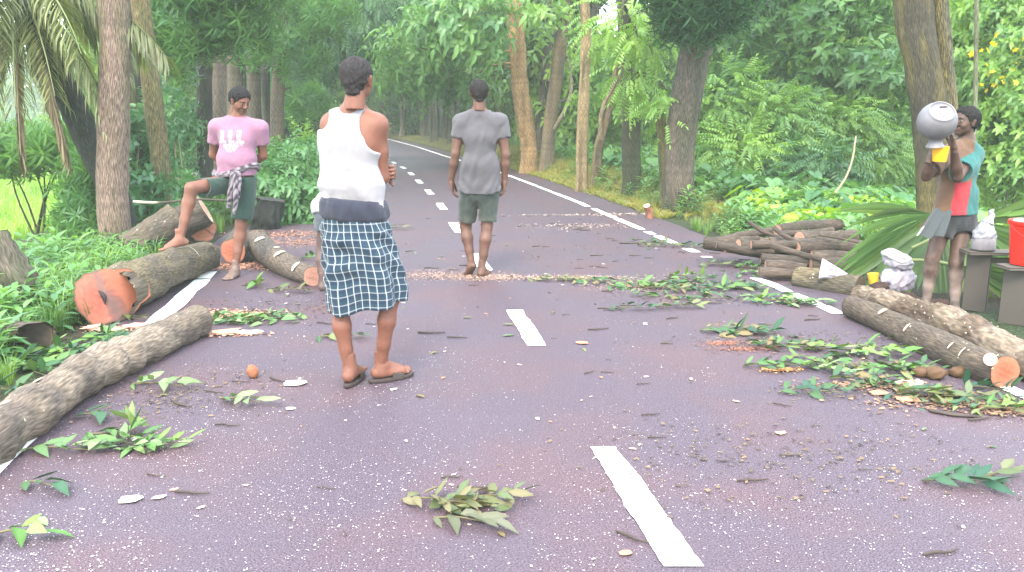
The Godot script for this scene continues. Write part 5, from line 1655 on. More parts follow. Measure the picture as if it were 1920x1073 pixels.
func foot_into(mb: MB, ankle: Vector3, along: Vector3, side: float, skin: Color, up := Vector3.UP) -> void:
	# ankle joint 0.075 above the sole; side +1 puts the big toe at +x of the foot seen from above, toes along +z
	var f := Field.new(Vector3(-0.065, -0.09, -0.08), Vector3(0.065, 0.08, 0.205), 0.005)
	f.cap(Vector3(0, 0.06, 0.0), Vector3(0, -0.01, 0.0), 0.032, 0.034, 0.015)
	f.cap(Vector3(0, -0.045, -0.03), Vector3(0, -0.04, -0.02), 0.031, 0.034, 0.02)
	f.cap(Vector3(0, -0.015, 0.02), Vector3(0.006, -0.05, 0.12), 0.035, 0.024, 0.03)
	f.cap(Vector3(-0.012, -0.05, 0.0), Vector3(-0.024, -0.056, 0.12), 0.026, 0.018, 0.02)
	f.cap(Vector3(0.012, -0.045, 0.02), Vector3(0.026, -0.055, 0.125), 0.022, 0.018, 0.02)
	var xs := [0.030, 0.011, -0.004, -0.019, -0.033]
	var zs := [0.185, 0.182, 0.172, 0.160, 0.147]
	for i in 5:
		var r: float = [0.013, 0.0095, 0.009, 0.0085, 0.008][i]
		f.cap(Vector3(xs[i] * 0.9, -0.058, 0.12), Vector3(xs[i], -0.075 + r, zs[i]), r * 1.15, r, 0.006)
	f.plane(Vector3(0, -0.075, 0), Vector3(0, -1, 0), 0.006)
	var b := facing(along, up)
	var start := mb.idx.size()
	f.net(mb, skin_paint(skin), null, Transform3D(Basis(b.x * side, b.y, b.z), ankle))
	if side < 0.0:
		flip_from(mb, start)
func body_mesh(j: Dictionary, o: Dictionary, extra: Callable) -> ArrayMesh:
	var mb := MB.new()
	var b := box_of(j, ["head", "sl", "sr", "el", "er", "wl", "wr", "hl", "hr", "kl", "kr", "al", "ar"], 0.16)
	var f := Field.new(b[0], b[1], 0.0115)
	body_caps(f, j, o)
	f.net(mb, skin_paint(o.skin, o.get("dust", 0.0)))
	head_into(mb, j.head, o.look, o.skin, o.get("beard", o.skin * 0.5), o.get("head_size", 0.87))
	extra.call(mb)
	return mb.mesh()
func draped(rings: Array, sides: int, fold: Callable, u_turns: float, v_scale: float) -> MB:
	# cloth laid round the body: rings of [centre, half width, half depth]; turned so that the seam is at -z
	var mb := MB.new()
	var along := 0.0
	for i in rings.size():
		var r: Array = rings[i]
		if i > 0:
			along += r[0].distance_to(rings[i - 1][0])
		for k in sides + 1:
			var a := TAU * k / sides - PI / 2.0
			var p: Vector3 = fold.call(r[0] + Vector3(cos(a) * r[1], 0, sin(a) * r[2]), a, along, float(i) / (rings.size() - 1), Vector3(cos(a), 0, sin(a)))
			mb.vert(p, Vector2(u_turns * k / sides, along / v_scale), Color.WHITE)
	for i in rings.size() - 1:
		for k in sides:
			var q := i * (sides + 1) + k
			mb.quad(q, q + sides + 1, q + sides + 2, q + 1)
	return mb
func rel(j: Dictionary, root: Vector3) -> Dictionary:
	var out := {}
	for k in j:
		out[k] = j[k] - root
	return out
func sandal(t: Node3D, ankle: Vector3, along: Vector3, tint: Color) -> void:
	# a sole with a bevelled rim and a broad strap over the instep
	var b := facing(along)
	var mb := MB.new()
	var outline := []
	for k in 28:
		var a := TAU * k / 28.0
		var z := cos(a) * 0.138 + 0.062
		var w := 0.044 + 0.008 * cos(a + 0.4)
		outline.append(Vector3(sin(a) * w, 0, z))
	var first := 0
	for lev in [[-0.097, 0.94], [-0.094, 1.0], [-0.080, 1.0], [-0.076, 0.95]]:
		for p in outline:
			mb.vert(ankle + b * (Vector3(p.x * lev[1], lev[0], 0.062 + (p.z - 0.062) * lev[1])), Vector2.ZERO, tint)
	for l in 3:
		for k in 28:
			var q := l * 28 + k
			var q2 := l * 28 + (k + 1) % 28
			mb.quad(q, q + 28, q2 + 28, q2)
	var m := mb.vert(ankle + b * Vector3(0, -0.076, 0.062), Vector2.ZERO, tint * 1.2)
	for k in 28:
		mb.tri(m, 84 + (k + 1) % 28, 84 + k)
	part(t, "sole", mb.mesh(), mats.leather)
	mb = MB.new()
	for i in 2:
		for r in 2:
			for k in 9:
				var a := PI * k / 8.0
				var z: float = [0.045, 0.115][i] + 0.012 * sin(a)
				var w: float = 0.047 - r * 0.004
				var h: float = [0.062, 0.045][i] - r * 0.004
				mb.vert(ankle + b * Vector3(cos(a) * w, -0.082 + sin(a) * h, z), Vector2.ZERO, tint * 0.8)
	for k in 8:
		mb.quad(k, k + 1, 18 + k + 1, 18 + k)
		mb.quad(9 + k, 27 + k, 27 + k + 1, 9 + k + 1)
		mb.quad(k, 9 + k, 9 + k + 1, k + 1)
		mb.quad(18 + k, 18 + k + 1, 27 + k + 1, 27 + k)
	part(t, "strap", mb.mesh(), mats.leather)
func build_people() -> void:
	mats.leather = plain(0.6)
	man_in_vest()
	man_in_grey()
	man_in_pink()
	drinking_man()
	bending_man()
func man_in_vest() -> void:
	var root: Vector3 = Vector3(-0.77, 0, -4.4)
	var t := thing("person", "person seen from behind in a white vest and blue checked sarong, arms folded", "person", root)
	var j := rel({"head": Vector3(-0.779, 1.584, -4.4), "neck": Vector3(-0.807, 1.416, -4.42), "sl": Vector3(-0.912, 1.368, -4.42), "sr": Vector3(-0.681, 1.363, -4.4), "chest": Vector3(-0.812, 1.272, -4.42), "waist": Vector3(-0.818, 1.063, -4.41), "hl": Vector3(-0.881, 0.843, -4.41), "hr": Vector3(-0.754, 0.843, -4.41), "el": Vector3(-0.941, 1.113, -4.62), "wl": Vector3(-0.752, 1.111, -4.66), "er": Vector3(-0.671, 1.094, -4.44), "wr": Vector3(-0.833, 1.122, -4.66), "kl": Vector3(-0.905, 0.432, -4.38), "kr": Vector3(-0.641, 0.462, -4.4), "al": Vector3(-0.862, 0.074, -4.36), "ar": Vector3(-0.706, 0.077, -4.42)}, root)
	var skin := Color(0.185, 0.075, 0.050)
	var o := {"front": Vector3(0.1, 0, -1), "skin": skin, "thin": 0.92, "look": facing(Vector3(0.22, -0.05, -1)), "beard": Color(0.10, 0.07, 0.06)}
	var lf := Vector3(0.12, 0, -1)
	var rf := Vector3(0.80, 0, -0.6)
	var la: Vector3 = j.al
	var ra: Vector3 = j.ar
	la.y = 0.1
	ra.y = 0.1
	part(t, "body", body_mesh(j, o, func(mb: MB) -> void:
		hand_into(mb, Vector3(-0.654, 1.118, -4.58) - root, Vector3(0.45, 0.02, 1.0), Vector3(-1, 0, 0.45), 1.0, [0.75, 0.8, 0.85, 0.9], 0.0, skin, 0.95)
		hand_into(mb, j.wr + Vector3(-0.01, 0, 0), Vector3(-1, 0.15, 0.1), Vector3(0, 0, 1), 1.0, [0.5, 0.5, 0.5, 0.5], 0.2, skin, 0.95)
		foot_into(mb, la, lf, -1.0, skin)
		foot_into(mb, ra, rf, 1.0, skin)), mats.skin)
	part(t, "hair", hair_mesh(j.head, o.look, Color(0.028, 0.024, 0.026), 0.004, 0.072), mats.hair)
	sandal(t, la, lf, Color(0.05, 0.035, 0.032))
	sandal(t, ra, rf, Color(0.05, 0.035, 0.032))
	# vest
	var mb := MB.new()
	var b := box_of(j, ["neck", "sl", "sr", "hl", "hr", "chest", "waist"], 0.17)
	var f := Field.new(b[0], b[1], 0.0075)
	var across: Vector3 = (j.sr - j.sl).normalized()
	var lowest: Vector3 = Vector3(-0.819, 0.956, -4.41) - root
	f.cap(j.chest - across * 0.068, j.chest + across * 0.068, 0.102, 0.102, 0.05)
	f.cap(j.waist - across * 0.075, j.waist + across * 0.07, 0.094, 0.094, 0.09)
	f.cap(lowest - across * 0.072, lowest + across * 0.072, 0.088, 0.088, 0.05)
	f.cap(j.chest, j.waist, 0.108, 0.102, 0.05)
	f.cap(j.chest - across * 0.085, j.waist - across * 0.085, 0.085, 0.082, 0.04)
	var up: Vector3 = j.chest.lerp(j.neck, 0.55)
	f.cap(up - across * 0.09, up + across * 0.08, 0.075, 0.075, 0.05)
	f.cap(j.neck, j.sl, 0.056, 0.052, 0.05)
	f.cap(j.neck, j.sr, 0.056, 0.052, 0.05)
	var dz := Vector3(0, 0, 0.3)
	for q in [[Vector3(-0.643, 1.368, -4.4), 0.122], [Vector3(-0.661, 1.299, -4.4), 0.078], [Vector3(-0.98, 1.395, -4.4), 0.062], [Vector3(-0.82, 1.471, -4.4), 0.058]]:
		f.cap(q[0] - root - dz, q[0] - root + dz, q[1], q[1], 0.004, true)
	f.plane(j.neck + Vector3(0, 0.03, 0), Vector3(0, 1, 0))
	f.plane(lowest - Vector3(0, 0.03, 0), Vector3(0, -1, 0))
	var crease := func(p: Vector3, n: Vector3) -> float:
		var low := smoothstep(0.32, 0.0, p.y - lowest.y)
		var w := p.y * 62.0 + 3.0 * noise.get_noise_2d(p.x * 5.0, 3.0) + p.x * 4.0
		return 0.006 * low * sin(w) * (0.5 + noise.get_noise_2d(p.x * 8.0, p.y * 8.0)) + 0.006 * noise.get_noise_3d(p.x * 9.0, p.y * 4.0, p.z * 9.0) + 0.003
	f.net(mb, cloth_paint(Color(0.40, 0.385, 0.41)), crease)
	part(t, "vest", mb.mesh(), mats.cloth)
	# sarong
	var check := picture(64, 64, func(x: int, y: int) -> Color:
		var c := Color(0.011, 0.027, 0.054)
		var lx := 1.0 if (x % 64) < 9 else 0.0
		var ly := 1.0 if (y % 64) < 9 else 0.0
		var w := lx * 0.50 + ly * 0.34
		if y % 64 > 36:
			c = Color(0.015, 0.037, 0.062)
		return c.lerp(Color(0.46, 0.50, 0.52), clampf(w, 0.0, 0.95)).linear_to_srgb())
	var plaid := plain(0.9)
	plaid.albedo_texture = check
	plaid.rim_enabled = true
	plaid.rim = 0.2
	var lev := [[Vector3(-0.819, 0.951, -4.41), 57, 0.115], [Vector3(-0.818, 0.898, -4.41), 60, 0.122], [Vector3(-0.81, 0.829, -4.41), 66, 0.135], [Vector3(-0.799, 0.745, -4.41), 70, 0.14], [Vector3(-0.786, 0.662, -4.4), 72, 0.14], [Vector3(-0.775, 0.577, -4.4), 73, 0.14], [Vector3(-0.766, 0.497, -4.4), 73, 0.142], [Vector3(-0.763, 0.419, -4.4), 71, 0.142]]
	var rings := []
	for i in lev.size() - 1:
		for s in 8:
			var q := s / 8.0
			rings.append([lev[i][0].lerp(lev[i + 1][0], q) - root, lerpf(lev[i][1], lev[i + 1][1], q) * 0.00272, lerpf(lev[i][2], lev[i + 1][2], q)])
	rings.append([lev[-1][0] - root, lev[-1][1] * 0.00272, lev[-1][2]])
	rings.append([lev[-1][0] - root + Vector3(0, -0.004, 0), lev[-1][1] * 0.00272 - 0.008, lev[-1][2] - 0.008])
	rings.append([lev[-1][0] - root + Vector3(0, 0.03, 0), lev[-1][1] * 0.00272 - 0.012, lev[-1][2] - 0.012])
	var drape := func(p: Vector3, a: float, along: float, q: float, d: Vector3) -> Vector3:
		var k := smoothstep(0.05, 0.9, q)
		var n := 0.020 * k * sin(a * 6.0 + 1.3 * sin(a * 2.0) + along * 2.0) + 0.010 * k * noise.get_noise_2d(a * 3.0, along * 5.0)
		# sagging creases across the seat
		n += 0.016 * sin((along * 44.0) + 7.0 * cos(a - 1.9) + 2.0 * noise.get_noise_2d(a * 2.0, along * 3.0)) * smoothstep(0.1, 0.35, q) * (1.0 - smoothstep(0.6, 0.85, q)) * (0.6 + noise.get_noise_2d(a * 1.5, along * 6.0))
		var hem := -0.034 * d.x * smoothstep(0.35, 1.0, q) * -1.0
		return p + d * n + Vector3(0, hem + 0.008 * k * sin(a * 5.0), 0)
	var cloth_m := draped(rings, 96, drape, 30.0, 0.040)
	part(t, "sarong", cloth_m.mesh(), plaid)
	# rolled dark waistband
	var band := []
	for q in [[368, 52, 0.098], [371, 60, 0.122], [380, 64, 0.131], [392, 66, 0.135], [402, 66, 0.135], [408, 64, 0.130], [410, 58, 0.118]]:
		var c: Vector3 = Vector3(-0.819, 0.945, -4.41) - root
		c.y += (388 - q[0]) * 0.00272
		band.append([c, q[1] * 0.00272, q[2]])
	var roll := func(p: Vector3, a: float, along: float, q: float, d: Vector3) -> Vector3:
		return p + d * (0.005 * sin(a * 9.0 + q * 5.0) + 0.006 * noise.get_noise_2d(a * 4.0, q * 2.0)) + Vector3(0, -0.020 * cos(a - PI / 2.0) * 0.4 - 0.012 * d.x, 0)
	var bm := draped(band, 72, roll, 1.0, 1.0)
	for i in bm.col.size():
		bm.col[i] = Color(0.034, 0.036, 0.062) * (1.0 + 0.3 * noise.get_noise_2d(i * 0.3, 0.0))
	part(t, "waistband", bm.mesh(), mats.cloth)
func tee(j: Dictionary, root: Vector3, o: Dictionary) -> MB:
	var mb := MB.new()
	var b := box_of(j, ["neck", "sl", "sr", "el", "er", "hl", "hr", "chest", "waist"], 0.2)
	var f := Field.new(b[0], b[1], o.get("cell", 0.0095))
	var across: Vector3 = (j.sr - j.sl).normalized()
	var hip: Vector3 = (j.hl + j.hr) * 0.5
	var w: float = o.get("wide", 1.0)
	var up: Vector3 = j.chest.lerp(j.neck, 0.5)
	f.cap(j.chest - across * 0.072 * w, j.chest + across * 0.072 * w, 0.112, 0.112, 0.06)
	f.cap(j.waist - across * 0.072 * w, j.waist + across * 0.072 * w, o.get("belly", 0.116), o.get("belly", 0.116), 0.08)
	f.cap(hip - across * 0.072 * w, hip + across * 0.068 * w, 0.126, 0.126, 0.09)
	f.cap(j.chest, j.waist, 0.113, 0.113, 0.05)
	for q in [-0.06, 0.06]:
		f.cap(j.waist + across * q * w, hip + across * q * w, o.get("belly", 0.116), 0.124, 0.04)
	f.cap(up - across * 0.09, up + across * 0.09, 0.083, 0.083, 0.05)
	f.cap(j.neck - Vector3(0, 0.012, 0), j.sl, 0.060, 0.062, 0.05)
	f.cap(j.neck - Vector3(0, 0.012, 0), j.sr, 0.060, 0.062, 0.05)
	for s in ["l", "r"]:
		var sh: Vector3 = j["s" + s]
		var el: Vector3 = j["e" + s]
		f.cap(sh, sh.lerp(el, 0.75), 0.068, 0.068, 0.035)
	f.plane(o.hem, o.get("hem_way", Vector3(0, -1, 0)))
	f.cap(j.neck + Vector3(0, 0.045, 0), j.neck + Vector3(0, 0.1, 0), 0.062, 0.07, 0.005, true)
	# sleeve ends: a wide cut across each arm
	for s in ["l", "r"]:
		var sh: Vector3 = j["s" + s]
		var el: Vector3 = j["e" + s]
		var d := (el - sh).normalized()
		var e := sh.lerp(el, o.get("sleeve", 0.55))
		f.cap(e + d * 0.075, e + d * 0.26, 0.078, 0.07, 0.008, true)
	f.net(mb, o.paint, o.fold)
	return mb
func shorts(j: Dictionary, o: Dictionary) -> MB:
	var mb := MB.new()
	var b := box_of(j, ["hl", "hr", "kl", "kr", "waist"], 0.2)
	var f := Field.new(b[0], b[1], 0.0095)
	var hip: Vector3 = (j.hl + j.hr) * 0.5
	var top: Vector3 = hip.lerp(j.waist, 0.5)
	f.cap(j.hl.lerp(hip, 0.3), j.hr.lerp(hip, 0.3), 0.115, 0.115, 0.05)
	f.cap(hip - Vector3(0, 0.05, 0), hip, 0.100, 0.100, 0.04)
	f.cap(top - (j.hr - j.hl) * 0.3, top + (j.hr - j.hl) * 0.3, 0.108, 0.108, 0.05)
	for s in ["l", "r"]:
		var h: Vector3 = j["h" + s]
		var k: Vector3 = j["k" + s]
		f.cap(h, k, o.get("r0", 0.098), o.get("r1", 0.088), 0.016)
	for s in ["l", "r"]:
		var h: Vector3 = j["h" + s]
		var k: Vector3 = j["k" + s]
		var d := (k - h).normalized()
		var e := h.lerp(k, o["cut_" + s])
		f.cap(e + d * 0.115, e + d * 0.42, 0.115, 0.115, 0.004, true)
	f.plane(hip.lerp(top, 0.55), Vector3(0, 1, 0))
	f.net(mb, o.paint, o.fold)
	return mb
func man_in_grey() -> void:
	var root: Vector3 = Vector3(-0.32, 0, -7.56)
	var t := thing("person", "person walking away barefoot in a grey T-shirt and grey-green shorts", "person", root)
	var j := rel({"head": Vector3(-0.285, 1.608, -7.55), "neck": Vector3(-0.287, 1.436, -7.56), "sl": Vector3(-0.445, 1.364, -7.55), "sr": Vector3(-0.102, 1.364, -7.55), "chest": Vector3(-0.279, 1.226, -7.56), "waist": Vector3(-0.281, 0.986, -7.56), "hl": Vector3(-0.363, 0.761, -7.57), "hr": Vector3(-0.203, 0.761, -7.57), "el": Vector3(-0.493, 1.09, -7.53), "wl": Vector3(-0.539, 0.844, -7.6), "er": Vector3(-0.056, 1.08, -7.53), "wr": Vector3(-0.066, 0.845, -7.58), "kl": Vector3(-0.419, 0.432, -7.66), "kr": Vector3(-0.223, 0.445, -7.56), "al": Vector3(-0.365, 0.109, -7.58), "ar": Vector3(-0.272, 0.071, -7.52)}, root)
	var skin := Color(0.125, 0.062, 0.046)
	var o := {"front": Vector3(0, 0, -1), "skin": skin, "look": facing(Vector3(-0.08, 0.02, -1)), "thin": 1.0}
	var ra: Vector3 = j.ar
	ra.y = 0.076
	part(t, "body", body_mesh(j, o, func(mb: MB) -> void:
		hand_into(mb, j.wl, Vector3(0.08, -1, -0.12), Vector3(1, 0, 0.1), -1.0, [0.45, 0.5, 0.55, 0.6], 0.25, skin)
		hand_into(mb, j.wr, Vector3(-0.06, -1, -0.1), Vector3(-1, 0, 0.1), 1.0, [0.6, 0.65, 0.7, 0.75], 0.25, skin)
		foot_into(mb, j.al, Vector3(-0.45, -0.75, -0.75), -1.0, skin, Vector3(0, 1, -0.6))
		foot_into(mb, ra, Vector3(0.35, 0, -1), 1.0, skin)), mats.skin)
	part(t, "hair", hair_mesh(j.head, o.look, Color(0.02, 0.017, 0.018), 0.005, 0.066), mats.hair)
	var hem: Vector3 = Vector3(-0.281, 0.753, -7.5) - root
	var folds := func(p: Vector3, n: Vector3) -> float:
		var d := 0.006 * sin(p.x * 58.0 - p.y * 17.0 + 4.0 * noise.get_noise_2d(p.x * 3.0, p.y * 3.0)) * (0.35 + 0.9 * absf(noise.get_noise_2d(p.x * 4.0 + 9.0, p.y * 2.5)))
		d += 0.008 * noise.get_noise_3d(p.x * 6.0, p.y * 3.0, p.z * 6.0)
		d += 0.005 * sin(p.y * 48.0 - 40.0 * p.x * p.x * 9.0) * smoothstep(0.2, 0.05, p.y - hem.y)
		return d
	var m := tee(j, root, {"hem": hem, "hem_way": Vector3(0.0, -1, -0.25), "paint": cloth_paint(Color(0.115, 0.108, 0.125)), "fold": folds, "sleeve": 0.42, "wide": 0.85})
	part(t, "shirt", m.mesh(), mats.cloth)
	var sf := func(p: Vector3, n: Vector3) -> float:
		return 0.006 * sin(p.x * 60.0 + 3.0 * noise.get_noise_2d(p.y * 4.0, p.x)) * noise.get_noise_2d(p.x * 5.0, p.y * 3.0) * 2.0 + 0.005 * noise.get_noise_3d(p.x * 8.0, p.y * 8.0, p.z * 8.0)
	var tint := func(p: Vector3, n: Vector3) -> Color:
		var low := smoothstep(0.56, 0.50, p.y)
		return Color(0.050, 0.064, 0.058).lerp(Color(0.105, 0.115, 0.095), low * 0.8) * (1.0 + 0.35 * noise.get_noise_3d(p.x * 14.0, p.y * 14.0, p.z * 14.0))
	m = shorts(j, {"cut_l": 0.73, "cut_r": 0.76, "paint": tint, "fold": sf, "r0": 0.09, "r1": 0.080})
	part(t, "shorts", m.mesh(), mats.cloth)
func man_in_pink() -> void:
	var root: Vector3 = Vector3(-2.5, 0, -7.56)
	var t := thing("person", "person in a pink T-shirt and green shorts, one bare foot up on the big log", "person", root)
	var j := rel({"head": Vector3(-2.36, 1.54, -7.56), "neck": Vector3(-2.396, 1.382, -7.6), "sr": Vector3(-2.587, 1.318, -7.6), "sl": Vector3(-2.205, 1.308, -7.6), "chest": Vector3(-2.401, 1.208, -7.58), "waist": Vector3(-2.415, 1.033, -7.56), "hr": Vector3(-2.509, 0.836, -7.58), "hl": Vector3(-2.359, 0.826, -7.58), "er": Vector3(-2.659, 1.074, -7.68), "wr": Vector3(-2.541, 0.956, -7.76), "el": Vector3(-2.218, 1.065, -7.68), "wl": Vector3(-2.396, 0.966, -7.76), "kr": Vector3(-2.7, 0.815, -7.2), "kl": Vector3(-2.409, 0.47, -7.55), "ar": Vector3(-2.794, 0.404, -7.13), "al": Vector3(-2.469, 0.093, -7.5)}, root)
	var skin := Color(0.185, 0.082, 0.058)
	var o := {"front": Vector3(0.05, 0, 1), "skin": skin, "look": facing(Vector3(0.85, -0.45, 0.6)), "thin": 1.0, "beard": Color(0.05, 0.035, 0.03), "dust": 0.12}
	var la: Vector3 = j.al
	la.y = 0.076
	part(t, "body", body_mesh(j, o, func(mb: MB) -> void:
		hand_into(mb, j.wr, Vector3(1, -0.25, 0.0), Vector3(0, 0.2, -1), 1.0, [0.6, 0.6, 0.6, 0.6], 0.3, skin)
		hand_into(mb, j.wl, Vector3(-1, -0.2, -0.1), Vector3(0, 0.2, -1), -1.0, [0.6, 0.6, 0.6, 0.6], 0.3, skin)
		foot_into(mb, j.ar, Vector3(-0.8, -0.14, 0.5), 1.0, skin * 1.15)
		foot_into(mb, la, Vector3(-0.12, 0, 1), -1.0, Color(0.17, 0.115, 0.10))), mats.skin)
	part(t, "hair", hair_mesh(j.head, o.look, Color(0.016, 0.014, 0.016), 0.012, 0.05), mats.hair)
	var hem: Vector3 = Vector3(-2.395, 0.897, -7.5) - root
	var folds := func(p: Vector3, n: Vector3) -> float:
		var d := 0.007 * noise.get_noise_3d(p.x * 6.0, p.y * 5.0, p.z * 6.0)
		d += 0.006 * sin(p.y * 55.0 + absf(p.x) * 22.0) * smoothstep(0.28, 0.02, p.y - hem.y) * (0.4 + noise.get_noise_2d(p.x * 5.0, p.y * 4.0))
		return d
	# the shirt with its print of pale blocks over the chest
	var spot: Vector3 = Vector3(-2.428, 1.202, -7.46) - root
	var print_map := picture(256, 256, func(x: int, y: int) -> Color:
		var base := Color(0.255, 0.125, 0.195)
		if y > 127:
			return base.linear_to_srgb()
		var u := (x / 255.0 - 0.5) * 0.7
		var v := (0.5 - y / 127.0) * 0.7
		var n := noise.get_noise_2d(u * 30.0, v * 30.0)
		var c := base
		var white := Color(0.33, 0.315, 0.345)
		var grey := Color(0.13, 0.125, 0.16)
		if absf(u) < 0.115 and v < 0.09 and v > -0.045:
			var k := (u + 0.115) / 0.23
			var bar := fmod(k * 3.0, 1.0)
			if v > 0.0:
				if bar < 0.70:
					c = white if bar > 0.2 else grey
			elif v > -0.028:
				c = white
				if absf(k - 0.38) < 0.045 or v < -0.02 and k < 0.5:
					c = grey
			elif k > 0.2 and k < 0.95:
				c = white
		if v <= -0.045 and v > -0.10 and absf(u + 0.0) < 0.075 + (v + 0.045) * 0.9:
			c = white.lerp(base, 0.15)
		return base.lerp(c, clampf(0.72 + n * 1.6, 0.15, 0.95)).linear_to_srgb())
	var pm := plain(0.92)
	pm.albedo_texture = print_map
	pm.heightmap_enabled = true
	pm.heightmap_texture = mats.cloth.heightmap_texture
	pm.heightmap_scale = 0.2
	pm.rim_enabled = true
	pm.rim = 0.25
	var m := tee(j, root, {"hem": hem, "paint": func(p: Vector3, n: Vector3) -> Color: return Color.WHITE * (1.0 + 0.1 * noise.get_noise_3d(p.x * 8.0, p.y * 8.0, p.z * 8.0)), "fold": folds, "sleeve": 0.45, "wide": 0.70, "belly": 0.116})
	var nn := m.normals()
	for i in m.v.size():
		var p := m.v[i] - spot
		m.uv[i] = Vector2(clampf(0.5 + p.x / 0.7, 0.02, 0.98), clampf(0.25 - p.y / 1.4, 0.01, 0.49) + (0.5 if nn[i].z < 0.0 else 0.0))
	part(t, "shirt", m.mesh(), pm)
	var sf := func(p: Vector3, n: Vector3) -> float:
		return 0.006 * noise.get_noise_3d(p.x * 9.0, p.y * 6.0, p.z * 9.0) + 0.004 * sin(p.x * 40.0 + p.y * 30.0) * noise.get_noise_2d(p.x * 4.0, p.y * 4.0)
	m = shorts(j, {"cut_l": 0.76, "cut_r": 0.60, "paint": cloth_paint(Color(0.028, 0.062, 0.052)), "fold": sf, "r0": 0.1, "r1": 0.094})
	part(t, "shorts", m.mesh(), mats.cloth)
	# striped scarf knotted round the waist
	var stripes := func(p: Vector3, d: Vector3, along: float) -> Color:
		var s := sin(p.x * 150.0 + p.y * 190.0 + p.z * 90.0 + 3.0 * noise.get_noise_3d(p.x * 9.0, p.y * 9.0, p.z * 9.0))
		return Color(0.035, 0.03, 0.042).lerp(Color(0.34, 0.28, 0.33), smoothstep(-0.25, 0.45, s))
	var pts := []
	for k in 19:
		var a := TAU * k / 18.0 + PI / 2.0
		pts.append(Vector3(-2.428, 0.939, -7.57) - root + Vector3(cos(a) * 0.186, 0.02 * sin(a * 2.0 + 0.5) + 0.03 * cos(a), sin(a) * 0.128))
	var mb := MB.new()
	var line := bend_path(pts, 3)
	tube(mb, line, even([0.03, 0.026, 0.032, 0.026, 0.03], line.size()), 12, stripes, 0.25, 22.0)
	var scarf := part(t, "scarf", mb.mesh(), mats.cloth)
	for q in [[Vector3(-2.402, 0.94, -7.4), Vector3(-2.417, 0.814, -7.38), Vector3(-2.444, 0.685, -7.38), Vector3(-2.457, 0.621, -7.38)], [Vector3(-2.384, 0.94, -7.4), Vector3(-2.375, 0.806, -7.36), Vector3(-2.387, 0.678, -7.36), Vector3(-2.408, 0.576, -7.36)], [Vector3(-2.368, 0.94, -7.41), Vector3(-2.352, 0.837, -7.38), Vector3(-2.369, 0.713, -7.38)]]:
		mb = MB.new()
		var loc := []
		for p in q:
			loc.append(p - root)
		line = bend_path(loc, 6)
		tube(mb, line, even([0.022, 0.024, 0.014], line.size()), 10, stripes, 0.4, 18.0)
		part(scarf, "scarf_end", mb.mesh(), mats.cloth)
func lathe(profile: Array, sides: int, paint: Callable, c := Vector3.ZERO, b := Basis()) -> MB:
	# profile of (radius, height) pairs, from the bottom's outside upwards
	var mb := MB.new()
	for q in profile:
		for k in sides + 1:
			var a := TAU * (k % sides) / sides
			var p := Vector3(cos(a) * q[0], q[1], sin(a) * q[0])
			mb.vert(c + b * p, Vector2(float(k) / sides, q[1]), paint.call(p, a))
	for i in profile.size() - 1:
		for k in sides:
			var s := i * (sides + 1) + k
			mb.quad(s, s + 1, s + sides + 2, s + sides + 1)
	return mb
